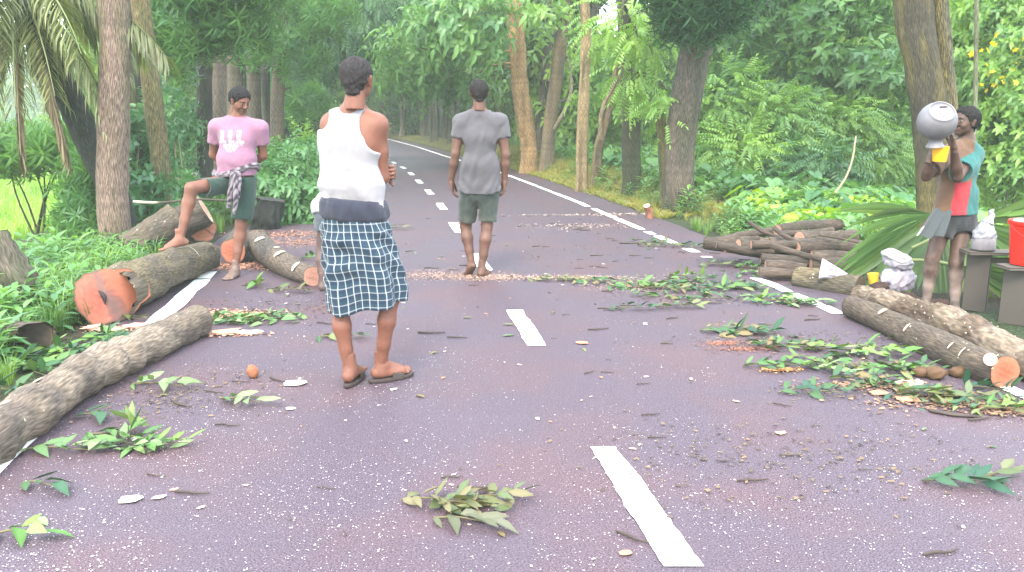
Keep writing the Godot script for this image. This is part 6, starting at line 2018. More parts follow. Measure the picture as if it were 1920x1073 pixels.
func drinking_man() -> void:
	var root: Vector3 = Vector3(3.23, 0, -6.3)
	var t := thing("person", "barefoot person in a teal, red and brown shirt drinking from a tipped-up metal pot", "person", root)
	var j := rel({"head": Vector3(3.395, 1.365, -6.5), "neck": Vector3(3.425, 1.211, -6.52), "sr": Vector3(3.224, 1.12, -6.42), "sl": Vector3(3.504, 1.121, -6.56), "chest": Vector3(3.367, 1.026, -6.48), "waist": Vector3(3.376, 0.825, -6.48), "hr": Vector3(3.287, 0.626, -6.45), "hl": Vector3(3.452, 0.62, -6.5), "er": Vector3(3.012, 0.982, -6.24), "wr": Vector3(2.99, 1.109, -6.14), "el": Vector3(3.257, 0.972, -6.27), "wl": Vector3(3.153, 1.184, -6.16), "kr": Vector3(3.183, 0.35, -6.38), "kl": Vector3(3.357, 0.325, -6.36), "ar": Vector3(3.19, 0.007, -6.42), "al": Vector3(3.371, -0.034, -6.34)}, root)
	var skin := Color(0.085, 0.046, 0.036)
	var o := {"front": Vector3(-0.5, 0, 0.85), "skin": skin, "thin": 1.0, "look": facing(Vector3(-1.0, 0.10, 0.36)), "beard": Color(0.03, 0.02, 0.018), "dust": 0.40}
	part(t, "body", body_mesh(j, o, func(mb: MB) -> void:
		hand_into(mb, j.wr + Vector3(-0.01, 0.0, 0), Vector3(0.35, 0.75, -0.1), Vector3(1, -0.2, -0.2), 1.0, [0.9, 0.9, 0.9, 0.9], 0.3, skin * 1.2, 0.95)
		hand_into(mb, j.wl, Vector3(-0.25, 1, 0.0), Vector3(-1, 0.1, -0.2), -1.0, [0.35, 0.35, 0.35, 0.4], 0.3, skin, 0.95)
		foot_into(mb, j.ar, Vector3(-0.45, 0, 0.8), 1.0, Color(0.13, 0.10, 0.09))
		foot_into(mb, j.al, Vector3(-0.2, 0, 0.9), -1.0, Color(0.13, 0.10, 0.09))), mats.skin)
	part(t, "hair", hair_mesh(j.head, o.look, Color(0.014, 0.012, 0.013), 0.013, 0.06), mats.hair)
	var hem: Vector3 = Vector3(3.349, 0.68, -6.4) - root
	var folds := func(p: Vector3, n: Vector3) -> float:
		return 0.009 * noise.get_noise_3d(p.x * 7.0, p.y * 4.0, p.z * 7.0) + 0.005 * sin(p.x * 70.0 + p.y * 22.0) * noise.get_noise_2d(p.x * 5.0, p.y * 3.0)
	var x1: float = (Vector3(3.264, 0.855, -6.36) - root).x
	var x2: float = (Vector3(3.39, 0.855, -6.36) - root).x
	var low: float = (Vector3(3.304, 0.931, -6.4) - root).y
	var cols := func(p: Vector3, n: Vector3) -> Color:
		var u := 1.0 + 0.16 * noise.get_noise_3d(p.x * 9.0, p.y * 9.0, p.z * 9.0)
		var slant := (p.y - hem.y) * 0.12
		var arm: Vector3 = Geometry3D.get_closest_point_to_segment(p, j.sl, j.el)
		var body: Vector3 = Geometry3D.get_closest_point_to_segment(p, j.neck, j.waist)
		if p.x > x2 + slant or p.distance_to(arm) < 0.085 and p.distance_to(body) > 0.09:
			return Color(0.018, 0.150, 0.148) * u
		if p.x > x1 + slant and p.y < low:
			return Color(0.42, 0.030, 0.045) * u
		if p.x > x1 + slant and p.y < low + 0.03:
			return Color(0.2, 0.1, 0.05) * u
		return Color(0.150, 0.078, 0.046) * u
	var m := tee(j, root, {"hem": hem, "paint": cols, "fold": folds, "sleeve": 0.62, "wide": 0.8, "belly": 0.103, "cell": 0.008})
	part(t, "shirt", m.mesh(), mats.cloth)
	var sf := func(p: Vector3, n: Vector3) -> float:
		return 0.008 * noise.get_noise_3d(p.x * 8.0, p.y * 5.0, p.z * 8.0)
	m = shorts(j, {"cut_l": 0.20, "cut_r": 0.30, "paint": cloth_paint(Color(0.028, 0.030, 0.036)), "fold": sf, "r0": 0.098, "r1": 0.1})
	part(t, "shorts", m.mesh(), mats.cloth)
	# loose corner of cloth flaring from the waist
	var mb := MB.new()
	var a: Vector3 = Vector3(3.123, 0.735, -6.3) - root
	for i in 9:
		var q := i / 8.0
		for k in 13:
			var s := k / 12.0
			var p: Vector3 = a.lerp(Vector3(3.265, 0.713, -6.28) - root, s * 0.9).lerp((Vector3(2.942, 0.552, -6.18) - root).lerp(Vector3(3.156, 0.534, -6.2) - root, s), q)
			p += Vector3(0, 0.012 * sin(s * 9.0), 0.025 * sin(s * 14.0 + q) * q)
			mb.vert(p, Vector2(s, q), Color(0.5, 0.5, 0.52) if k < 2 and i > 5 else Color(0.060, 0.070, 0.078).lerp(Color(0.10, 0.115, 0.125), absf(sin(s * 14.0)) * 0.4))
	for i in 8:
		for k in 12:
			mb.quad(i * 13 + k, i * 13 + k + 1, i * 13 + k + 14, i * 13 + k + 13)
	part(t, "cloth_flap", mb.mesh(), mats.cloth)
	# the pot he drinks from, upside down, and the yellow beaker under its mouth
	var steel := plain(0.5)
	steel.metallic = 0.3
	var c: Vector3 = Vector3(2.964, 1.371, -6.06)
	var lean := Basis(Vector3(1, 0, 0), -0.62) * Basis(Vector3(0, 0, 1), 0.10)
	var pot := thing("metal_pot", "dull grey metal water pot held upside down in front of the drinking man's face", "pot", c)
	var grey := func(p: Vector3, _a: float) -> Color: return Color(0.20, 0.19, 0.21) * (1.0 + 0.15 * noise.get_noise_3d(p.x * 30.0, p.y * 30.0, p.z * 30.0))
	var back := lean.inverse()
	m = lathe([[0.052, -0.125], [0.060, -0.118], [0.085, -0.10], [0.112, -0.068], [0.127, -0.03], [0.131, 0.005], [0.126, 0.04], [0.112, 0.072], [0.095, 0.092], [0.090, 0.098], [0.089, 0.106], [0.084, 0.108], [0.080, 0.105], [0.077, 0.092], [0.05, 0.091], [0.001, 0.09]], 44, grey, Vector3.ZERO, Basis(Vector3(1, 0, 0), 0.85) * Basis(Vector3(0, 0, 1), 0.08))
	part(pot, "bowl", m.mesh(), steel)
	m = lathe([[0.062, -0.175], [0.058, -0.168], [0.047, -0.15], [0.045, -0.13], [0.056, -0.116]], 32, grey, Vector3.ZERO, Basis(Vector3(1, 0, 0), 0.12) * Basis(Vector3(0, 0, 1), 0.08))
	part(pot, "neck", m.mesh(), steel)
	# dent and maker's scratches on its base, raised metal
	for q in [[-0.045, 0.03, 0.03, 0.032], [0.0, 0.036, 0.05, 0.036]]:
		pass
	var base_at := Basis(Vector3(1, 0, 0), 0.85) * Basis(Vector3(0, 0, 1), 0.08)
	for q in [[0.0, -0.048, 0.05, -0.046, 0.0045, 0.1], [-0.035, 0.0, -0.03, 0.035, 0.003, 1.0], [-0.012, 0.0, -0.006, 0.034, 0.003, 1.0], [-0.012, 0.017, 0.010, 0.030, 0.003, 1.0], [0.020, 0.004, 0.026, 0.034, 0.003, 1.0]]:
		mb = MB.new()
		var tone: Color = Color(0.05, 0.05, 0.055) if q[5] < 0.5 else Color(0.5, 0.49, 0.52)
		tube(mb, PackedVector3Array([base_at * Vector3(q[0], 0.094, q[1]), base_at * Vector3((q[0] + q[2]) * 0.5, 0.095, (q[1] + q[3]) * 0.5 - 0.002), base_at * Vector3(q[2], 0.094, q[3])]), PackedFloat32Array([q[4], q[4] * 1.1, q[4]]), 8, func(_p, _d, _l): return tone, 0.0, 1.0, 3)
		part(pot, "stamped_mark", mb.mesh(), mats.wood if q[5] < 0.5 else steel)
	m = lathe([[0.001, -0.055], [0.042, -0.055], [0.046, -0.052], [0.055, 0.05], [0.058, 0.054], [0.055, 0.056], [0.051, 0.05], [0.042, -0.048], [0.001, -0.048]], 36, func(p: Vector3, _a: float) -> Color: return Color(0.72, 0.36, 0.015))
	single("yellow_beaker", "yellow plastic beaker held under the mouth of the tipped metal pot", "beaker", m.mesh(), plain(0.4), Transform3D(Basis(Vector3(0, 0, 1), -0.04), Vector3(3.028, 1.145, -6.1)))
func bending_man() -> void:
	var root: Vector3 = Vector3(-1.47, 0, -6.89)
	var t := thing("person", "person bending down in a white shirt, almost hidden behind the man in the vest", "person", root)
	var j := rel({"head": Vector3(-1.522, 0.461, -7.62), "neck": Vector3(-1.513, 0.58, -7.5), "sl": Vector3(-1.591, 0.556, -7.42), "sr": Vector3(-1.377, 0.556, -7.42), "chest": Vector3(-1.471, 0.647, -7.3), "waist": Vector3(-1.456, 0.695, -7.1), "hl": Vector3(-1.516, 0.622, -6.95), "hr": Vector3(-1.359, 0.622, -6.95), "el": Vector3(-1.624, 0.324, -7.4), "wl": Vector3(-1.586, 0.096, -7.35), "er": Vector3(-1.363, 0.324, -7.4), "wr": Vector3(-1.399, 0.096, -7.35), "kl": Vector3(-1.57, 0.318, -6.98), "kr": Vector3(-1.35, 0.318, -6.98), "al": Vector3(-1.559, 0.073, -6.9), "ar": Vector3(-1.361, 0.073, -6.9)}, root)
	var skin := Color(0.10, 0.062, 0.058)
	var o := {"front": Vector3(0, 0, -1), "skin": skin, "thin": 0.95, "look": facing(Vector3(0, -0.8, -0.6), Vector3(0, 0.6, -0.8))}
	part(t, "body", body_mesh(j, o, func(mb: MB) -> void:
		hand_into(mb, j.wl, Vector3(0.1, -1, 0), Vector3(1, 0, 0), -1.0, [0.4, 0.4, 0.5, 0.5], 0.2, skin)
		hand_into(mb, j.wr, Vector3(-0.1, -1, 0), Vector3(-1, 0, 0), 1.0, [0.4, 0.4, 0.5, 0.5], 0.2, skin)
		foot_into(mb, j.al, Vector3(0, 0, -1), -1.0, skin)
		foot_into(mb, j.ar, Vector3(0, 0, -1), 1.0, skin)), mats.skin)
	part(t, "hair", hair_mesh(j.head, o.look, Color(0.018, 0.015, 0.016), 0.01, 0.06), mats.hair)
	var mb := MB.new()
	var b := box_of(j, ["sl", "sr", "hl", "hr", "el", "er", "neck", "waist"], 0.22)
	var f := Field.new(b[0], b[1], 0.0105)
	f.cap(j.hl + Vector3(-0.01, 0.045, 0), j.hr + Vector3(0, 0.045, 0), 0.115, 0.115, 0.05)
	f.cap(j.waist - Vector3(0.07, 0, 0), j.waist + Vector3(0.07, 0, 0), 0.112, 0.112, 0.06)
	f.cap(j.chest - Vector3(0.07, 0, 0), j.chest + Vector3(0.07, 0, 0), 0.118, 0.118, 0.06)
	f.cap(j.waist, j.chest, 0.12, 0.12, 0.05)
	f.cap(j.neck, j.sl, 0.07, 0.065, 0.05)
	f.cap(j.neck, j.sr, 0.07, 0.065, 0.05)
	f.cap(j.sl, j.sl.lerp(j.el, 0.4), 0.066, 0.068, 0.03)
	f.cap(j.sr, j.sr.lerp(j.er, 0.4), 0.066, 0.068, 0.03)
	f.plane(j.hl + Vector3(0, -0.01, 0), Vector3(0, -1, 0.4))
	f.net(mb, cloth_paint(Color(0.55, 0.55, 0.58)), func(p: Vector3, n: Vector3) -> float: return 0.01 * noise.get_noise_3d(p.x * 7.0, p.y * 7.0, p.z * 7.0))
	part(t, "shirt", mb.mesh(), mats.cloth)
	var m := shorts(j, {"cut_l": 0.30, "cut_r": 0.30, "paint": cloth_paint(Color(0.09, 0.11, 0.14)), "fold": func(p: Vector3, n: Vector3) -> float: return 0.006 * noise.get_noise_3d(p.x * 8.0, p.y * 8.0, p.z * 8.0), "r0": 0.095, "r1": 0.085})
	part(t, "shorts", m.mesh(), mats.cloth)
# ---------------------------------------------------------------- what lies on the road
func leaf_piece(kind: int) -> ArrayMesh:
	var key := "fallen%d" % kind
	if not shared.has(key):
		var mb := MB.new()
		leaf(mb, Vector3.ZERO, Vector3(0, 0, 1), Vector3.UP, 0.12, [0.046, 0.036, 0.052, 0.04][kind], [0.05, 0.16, 0.28, -0.12][kind], Color.WHITE * 0.85, true, [0.6, 0.66, 0.55, 0.62][kind])
		shared[key] = mb.mesh()
	return shared[key]
func leaf_tone(c: Color) -> StandardMaterial3D:
	var key := "tone" + c.to_html()
	if not mats.has(key):
		mats[key] = plain(0.5, c * 0.5, 0.4)
	return mats[key]
func sprig(label: String, at: Vector3, turn: float, length: float, count: int, tones: Array, lift := 0.5, group := "leafy sprigs fallen on the road") -> void:
	# a broken twig with its leaves lying on the asphalt
	at.y = maxf(0.004, ground_at(at.x, at.z))
	var t := thing("fallen_sprig", label, "leafy sprig", at, group)
	t.rotation.y = turn
	var mb := MB.new()
	var line := bend_path([Vector3(0, 0.006, -length * 0.5), Vector3(0.03 * length, 0.018, -length * 0.15), Vector3(-0.02 * length, 0.022, length * 0.2), Vector3(0.04 * length, 0.012, length * 0.5)], 4)
	tube(mb, line, even([0.005, 0.003, 0.0015], line.size()), 6, func(_p, _d, _l): return Color(0.13, 0.115, 0.055))
	part(t, "twig", mb.mesh(), mats.wood)
	for i in count:
		var q := (i + 0.6) / count
		var p := line[int(q * (line.size() - 1))]
		var s := 1.0 if i % 2 else -1.0
		var yaw := s * rng.randf_range(0.35, 1.25)
		if i == count - 1:
			yaw = rng.randf_range(-0.3, 0.3)
		var tilt := -rng.randf_range(0.0, 0.35) * lift - (rng.randf_range(0.3, 0.9) * lift if rng.randf() < 0.25 else 0.0)
		var b := Basis(Vector3.UP, yaw) * Basis(Vector3.RIGHT, tilt) * Basis(Vector3(0, 0, 1), rng.randf_range(-0.7, 0.7))
		var c: Color = tones[rng.randi() % tones.size()]
		part(t, "leaf", leaf_piece(rng.randi() % 4), leaf_tone(c), Transform3D(b.scaled(Vector3.ONE * rng.randf_range(0.6, 1.1)), p + Vector3(0, 0.004 + 0.003 * (i % 5), 0)))
func heap(label: String, spots: Array, count: int, tones: Array, size := 1.0) -> void:
	# many loose leaves thrown together: spots of [centre, half length, half width]
	var c: Vector3 = spots[0][0]
	var t := thing("leaf_heap", label, "leaf heap", c, "heaps of torn leaves along the edges of the road")
	for i in count:
		var s: Array = spots[i % spots.size()]
		var p: Vector3 = s[0] + Vector3(rng.randfn() * s[1] * 0.5, 0, rng.randfn() * s[2] * 0.5)
		p.y = maxf(0.004, ground_at(p.x, p.z) + 0.004) + rng.randf() * 0.035
		var b := Basis(Vector3.UP, rng.randf() * TAU) * Basis(Vector3.RIGHT, rng.randf_range(-0.4, 0.1)) * Basis(Vector3(0, 0, 1), rng.randf_range(-0.7, 0.7))
		part(t, "leaf", leaf_piece(rng.randi() % 4), leaf_tone(tones[rng.randi() % tones.size()]), Transform3D(b.scaled(Vector3.ONE * rng.randf_range(0.45, 1.0) * size), p - c))
func chip_mesh(seed: float, tint: Color, edge: Color) -> ArrayMesh:
	# a split flake of wood: long, thick on one side, with a ragged outline
	var mb := MB.new()
	var n := 11
	var top := mb.vert(Vector3(0, 0.16, 0.02), Vector2.ZERO, tint)
	var low := mb.vert(Vector3(0, -0.02, 0), Vector2.ZERO, edge)
	for k in n:
		var a := TAU * k / n
		var w := 1.0 + 0.45 * noise.get_noise_2d(k * 1.9 + seed, seed)
		var p := Vector3(cos(a) * 0.5 * w, 0.06 + 0.10 * noise.get_noise_2d(k * 2.3, seed + 4.0), sin(a) * 0.24 * w)
		mb.vert(p + Vector3(0, 0.05, 0), Vector2.ZERO, tint)
		mb.vert(p - Vector3(0, 0.03, 0), Vector2.ZERO, edge)
	for k in n:
		var a := 2 + k * 2
		var b := 2 + ((k + 1) % n) * 2
		mb.tri(top, b, a)
		mb.tri(low, a + 1, b + 1)
		mb.quad(a, b, b + 1, a + 1)
	return mb.mesh()
func patch(kind: String, label: String, spots: Array, count: int, small: float, big: float, ca: Color, cb: Color) -> void:
	# loose flakes scattered in a few overlapping drifts: [centre, half length, half width, turn]
	var where: Array[Transform3D] = []
	var tints := PackedColorArray()
	for i in count:
		var s: Array = spots[i % spots.size()]
		var d := Vector3(rng.randfn() * s[1] * 0.5, 0, rng.randfn() * s[2] * 0.5).rotated(Vector3.UP, s[3])
		var p: Vector3 = s[0] + d
		p.y = maxf(0.003, ground_at(p.x, p.z) + 0.002) + rng.randf() * 0.004
		var k := rng.randf_range(small, big)
		where.append(Transform3D(Basis.from_euler(Vector3(rng.randf_range(-0.4, 0.4), rng.randf() * TAU, rng.randf_range(-0.4, 0.4))).scaled(Vector3(k * rng.randf_range(0.7, 1.8), k, k)), p))
		tints.append(ca.lerp(cb, rng.randf()))
	var o := scatter(self, kind, shared.flake, mats.wood, where, tints)
	o.set_meta("label", label)
func build_debris() -> void:
	rng.seed = 41
	var fresh := [Color(0.101, 0.230, 0.068), Color(0.149, 0.284, 0.081), Color(0.068, 0.176, 0.068)]
	var pale := [Color(0.216, 0.338, 0.135), Color(0.297, 0.419, 0.189), Color(0.149, 0.270, 0.108)]
	var dark := [Color(0.041, 0.121, 0.074), Color(0.061, 0.155, 0.081), Color(0.081, 0.176, 0.068)]
	var tired := [Color(0.203, 0.216, 0.095), Color(0.257, 0.223, 0.115), Color(0.149, 0.196, 0.088)]
	var lime := [Color(0.203, 0.365, 0.068), Color(0.135, 0.297, 0.068), Color(0.257, 0.405, 0.108)]
	var mixed := [Color(0.135, 0.243, 0.074), Color(0.230, 0.270, 0.101), Color(0.068, 0.155, 0.068), Color(0.270, 0.203, 0.095)]
	var list := [
		[Vector3(-1.72, 0, -3.57), 1.3, 0.34, 15, fresh, 1.0, "biggest sprig beside the pale grey log, leaves standing up"],
		[Vector3(-1.51, 0, -3.47), 1.75, 0.22, 8, lime, 0.4, "green sprig at the right end of the biggest one"],
		[Vector3(-1.93, 0, -3.42), 1.45, 0.30, 11, pale, 0.4, "pale sprig just below the near end of the grey log"],
		[Vector3(-1.74, 0, -3.7), 0.5, 0.2, 8, [Color(0.30, 0.40, 0.16), Color(0.24, 0.35, 0.12)], 2.2, "light green shoot with leaves pointing straight up"],
		[Vector3(-1.82, 0, -3.07), 1.2, 0.16, 5, dark, 0.5, "small bluish green leaves near the left edge"],
		[Vector3(-1.68, 0, -2.68), 1.5, 0.16, 6, lime, 0.4, "little lime sprig in the bottom left corner"],
		[Vector3(-1.85, 0, -4.31), 1.35, 0.34, 12, pale, 0.5, "grey-green sprig between the grey log and the brown nut"],
		[Vector3(-1.35, 0, -4.06), 1.2, 0.24, 9, pale, 0.4, "pale sprig in front of the brown nut"],
		[Vector3(-1.97, 0, -5.78), 1.5, 0.34, 14, pale, 0.8, "heap of pale leaves right of the grey log's far end"],
		[Vector3(-1.73, 0, -5.85), 1.7, 0.34, 14, fresh, 0.7, "heap of green leaves left of the sarong"],
		[Vector3(-1.1, 0, -5.32), 1.45, 0.30, 10, mixed, 0.4, "sprig lying behind the man in the vest's legs"],
		[Vector3(-2.16, 0, -7.07), 0.4, 0.26, 12, lime, 1.3, "bright tuft of leaves in front of the bent blazed log"],
		[Vector3(-1.83, 0, -6.82), 1.4, 0.34, 12, tired, 0.4, "flat dull sprig along the foot of the blazed log"],
		[Vector3(-2, 0, -8.41), 1.2, 0.24, 8, lime, 1.0, "green leaves behind the blazed log"],
		[Vector3(-0.27, 0, -2.92), 1.35, 0.28, 12, tired, 0.4, "dull leaves of the heap in the bottom middle, left half"],
		[Vector3(-0.09, 0, -2.95), 1.75, 0.26, 11, tired, 0.5, "dull leaves of the heap in the bottom middle, right half"],
		[Vector3(-0.17, 0, -2.77), 1.3, 0.22, 8, [Color(0.2, 0.2, 0.13), Color(0.15, 0.16, 0.09)], 0.3, "faded leaves below the heap in the bottom middle"],
		[Vector3(1.73, 0, -3.09), 1.35, 0.26, 13, dark, 0.8, "dark green sprig at the lower right"],
		[Vector3(1.91, 0, -3.15), 1.8, 0.16, 6, tired, 0.8, "yellowish leaves at the right end of the dark sprig"],
		[Vector3(1.49, 0, -4.22), 1.7, 0.24, 7, dark, 0.5, "dark sprig in front of the orange sawdust"],
		[Vector3(1.61, 0, -4.18), 1.4, 0.18, 6, dark, 0.5, "second dark sprig pointing at the nearest right log"],
		[Vector3(0.37, 0, -7.3), 1.5, 0.36, 11, tired, 0.2, "left end of the strip of leaves across the road"],
		[Vector3(0.73, 0, -7.21), 1.45, 0.40, 13, mixed, 0.3, "middle of the strip of leaves across the road"],
		[Vector3(1.03, 0, -7.04), 1.7, 0.40, 13, fresh, 0.4, "right end of the strip of leaves across the road"],
		[Vector3(1.27, 0, -6.89), 1.2, 0.40, 14, mixed, 0.7, "leaves of the big heap on the right, left part"],
		[Vector3(1.55, 0, -7.41), 0.9, 0.36, 14, lime, 1.4, "bright leaves topmost on the big heap on the right"],
		[Vector3(1.62, 0, -6.89), 1.6, 0.40, 14, fresh, 0.8, "leaves of the big heap on the right, middle"],
		[Vector3(1.88, 0, -6.95), 1.4, 0.36, 13, fresh, 0.8, "leaves of the big heap just before the white edge line"],
		[Vector3(0.87, 0, -6.15), 1.5, 0.30, 11, dark, 0.6, "dark pointed leaves below the big heap, left"],
		[Vector3(1.24, 0, -6.22), 1.6, 0.34, 12, mixed, 0.6, "leaves below the big heap, right"],
		[Vector3(2.25, 0, -7.89), 1.0, 0.34, 13, fresh, 1.0, "leaves lying against the front of the branch pile"],
		[Vector3(1.94, 0, -8.04), 1.4, 0.30, 9, tired, 0.4, "dull leaves on the white line left of the branch pile"],
		[Vector3(2.01, 0, -9.34), 1.5, 0.36, 10, dark, 0.5, "dark leaves at the left tip of the branch pile"],
		[Vector3(1.59, 0, -9.34), 1.4, 0.40, 9, tired, 0.3, "thin leaves on the edge line up the road"],
		[Vector3(2.01, 0, -6.41), 1.3, 0.34, 12, lime, 0.7, "long yellow-green leaves on the edge line"],
		[Vector3(2.23, 0, -6.34), 1.6, 0.30, 10, pale, 0.6, "pale leaves on the edge line beside the nearest right log"],
		[Vector3(1.57, 0, -5.43), 1.4, 0.30, 13, dark, 1.0, "dark green bunch above the orange sawdust"],
		[Vector3(1.38, 0, -5.51), 1.6, 0.26, 8, mixed, 0.4, "thin leaves left of the dark green bunch"],
		[Vector3(1.71, 0, -5.07), 1.5, 0.32, 11, mixed, 0.5, "leaves right of the red sawdust"],
		[Vector3(1.94, 0, -4.99), 1.3, 0.34, 13, lime, 1.0, "spiky lime leaves halfway along the nearest right log"],
		[Vector3(2.26, 0, -4.99), 0.7, 0.34, 15, lime, 1.3, "bright spiky leaves leaning on the nearest right log"],
		[Vector3(2.22, 0, -4.68), 1.3, 0.28, 11, fresh, 0.9, "green leaves in front of the nearest right log"],
		[Vector3(1.46, 0, -4.68), 1.5, 0.28, 10, fresh, 0.5, "leaves left of the orange sawdust"],
		[Vector3(1.78, 0, -4.57), 0.8, 0.24, 9, pale, 0.8, "pale leaves right of the orange sawdust"],
		[Vector3(1.87, 0, -4.43), 1.5, 0.30, 11, mixed, 0.5, "mixed leaves before the pink bark slab"],
		[Vector3(2.12, 0, -4.16), 1.4, 0.30, 12, mixed, 0.7, "mixed leaves right of the pink bark slab"],
		[Vector3(2.25, 0, -4.1), 1.6, 0.30, 12, tired, 0.5, "dull leaves below the cut end of the nearest right log"],
		[Vector3(2.47, 0, -4.24), 0.9, 0.22, 10, dark, 1.2, "curled dark leaves under the orange-red cut end"],
		[Vector3(2.37, 0, -3.92), 1.5, 0.30, 11, lime, 0.6, "yellow-green leaves at the right edge below the cut end"],
		[Vector3(2.62, 0, -5.91), 0.9, 0.26, 11, lime, 1.3, "green leaves between the two right logs"],
		[Vector3(2.51, 0, -5.27), 1.2, 0.22, 8, fresh, 0.9, "leaves wedged between the two right logs farther down"],
		[Vector3(-1.98, 0, -3.84), 1.4, 0.18, 6, dark, 0.6, "dark leaves tucked beside the grey log"],
		[Vector3(-1.46, 0, -10.81), 1.2, 0.36, 8, tired, 0.4, "dull leaves up the road left of the grey shirted man"],
		[Vector3(-2.74, 0, -5.85), 1.2, 0.34, 9, [Color(0.17, 0.21, 0.07), Color(0.2, 0.2, 0.08)], 0.7, "broad yellowing leaves under the big log's near end"],
		[Vector3(-2.58, 0, -5.27), 0.8, 0.40, 14, fresh, 1.2, "leaves heaped behind the middle of the grey log"],
		[Vector3(-2.63, 0, -4.95), 1.2, 0.40, 14, fresh, 1.2, "leaves heaped between the stubby dark log and the grey log"],
		[Vector3(-2.68, 0, -4.57), 0.9, 0.40, 15, fresh, 1.3, "big leaves piled at the left edge under the stubby log"],
		[Vector3(-2.58, 0, -4.2), 1.2, 0.36, 13, dark, 1.2, "dark leaves piled at the left edge behind the grey log"]]
	for q in list:
		sprig(q[6], q[0], q[1], q[2], q[3], q[4], q[5])
	heap("long heap of torn green leaves trailing across the right lane to the branch pile", [[Vector3(1.29, 0, -7), 0.4, 0.2], [Vector3(1.61, 0, -7.23), 0.4, 0.22], [Vector3(1.84, 0, -6.89), 0.35, 0.2], [Vector3(1.39, 0, -6.57), 0.4, 0.16]], 190, mixed + fresh + dark)
	heap("thin strip of dull leaves in the middle of the road by the sawdust line", [[Vector3(0.46, 0, -7.3), 0.35, 0.06], [Vector3(0.82, 0, -7.18), 0.4, 0.08], [Vector3(1.07, 0, -7), 0.3, 0.08]], 90, tired + mixed, 0.8)
	heap("leaves strewn along the white edge line in front of the short log", [[Vector3(2.01, 0, -6.57), 0.25, 0.12], [Vector3(2.19, 0, -6.34), 0.25, 0.10], [Vector3(2.13, 0, -7.61), 0.25, 0.14]], 80, fresh + pale)
	heap("dark leaf litter above the orange sawdust drift", [[Vector3(1.54, 0, -5.43), 0.22, 0.10], [Vector3(1.66, 0, -5.14), 0.25, 0.06]], 60, dark + mixed)
	heap("trampled leaves between the orange shavings and the nearest right log", [[Vector3(1.7, 0, -4.68), 0.3, 0.10], [Vector3(2.01, 0, -4.84), 0.3, 0.14], [Vector3(2.16, 0, -4.62), 0.25, 0.12]], 120, fresh + mixed + lime)
	heap("mixed litter of leaves and bark below the orange-red cut end", [[Vector3(1.92, 0, -4.33), 0.3, 0.08], [Vector3(2.17, 0, -4.16), 0.3, 0.10], [Vector3(2.36, 0, -3.99), 0.3, 0.12]], 150, mixed + tired + dark, 0.85)
	heap("scattered dull leaves at the left tip of the branch pile", [[Vector3(1.92, 0, -9.22), 0.35, 0.2], [Vector3(1.64, 0, -9.63), 0.3, 0.2]], 60, tired + dark, 0.9)
	heap("pale leaf heap right of the grey log's far end", [[Vector3(-1.93, 0, -5.77), 0.22, 0.12], [Vector3(-1.68, 0, -5.82), 0.24, 0.12]], 80, pale + fresh)
	heap("green leaf heap between the stubby dark log and the grey log", [[Vector3(-2.73, 0, -4.68), 0.25, 0.15], [Vector3(-2.63, 0, -4.95), 0.3, 0.15], [Vector3(-2.58, 0, -5.27), 0.25, 0.15]], 150, fresh + dark + lime, 1.25)
	heap("litter of leaves under the biggest sprig beside the pale grey log", [[Vector3(-1.8, 0, -3.49), 0.16, 0.06], [Vector3(-1.59, 0, -3.48), 0.14, 0.06]], 32, fresh + pale)
	heap("wilted leaves heaped in the bottom middle of the road", [[Vector3(-0.21, 0, -2.89), 0.12, 0.05], [Vector3(-0.11, 0, -2.83), 0.12, 0.05]], 30, tired, 0.9)
	# single leaves
	for i in 46:
		var d := 2.6 + 7.0 * rng.randf()
		var s := rng.randf_range(-2.4, 2.6)
		var c: Color = (tired + mixed + pale)[rng.randi() % 10]
		single("fallen_leaf", "single leaf lying flat on the road among the specks", "leaf", leaf_piece(rng.randi() % 4), leaf_tone(c), Transform3D(Basis(Vector3.UP, rng.randf() * TAU).scaled(Vector3.ONE * rng.randf_range(0.35, 0.8)), Vector3(mid_of(d) + s, 0.006, -d)), "single leaves scattered on the road")
	# twigs
	var sticks := []
	for k in 4:
		var mb := MB.new()
		var line := bend_path([Vector3(0, 0, -0.5), Vector3(0.04 * (k - 1), 0.012, -0.15), Vector3(-0.03 * k, 0.004, 0.2), Vector3(0.05, 0.008, 0.5)], 3)
		tube(mb, line, even([0.035, 0.042, 0.03, 0.02], line.size()), 6, func(p: Vector3, _d, _l): return Color(0.065, 0.048, 0.042) * (1.0 + 0.5 * noise.get_noise_3d(p.x * 20.0, p.y * 20.0, p.z * 9.0)), 0.2, 20.0, 3)
		sticks.append(mb.mesh())
	for i in 130:
		var d := 2.5 + 10.0 * pow(rng.randf(), 1.2)
		var s := rng.randf_range(-2.3, 2.6)
		if rng.randf() < 0.45:
			s = rng.randf_range(0.2, 2.7)
		var l := rng.randf_range(0.03, 0.13)
		single("fallen_twig", "short dark twig lying on the road", "twig", sticks[i % 4], mats.wood, Transform3D(Basis(Vector3.UP, PI / 2 + rng.randfn() * 0.5).scaled(Vector3(l * 1.2, l * 1.2, l)), Vector3(mid_of(d) + s, 0.004 + l * 0.03, -d)), "twigs scattered on the road")
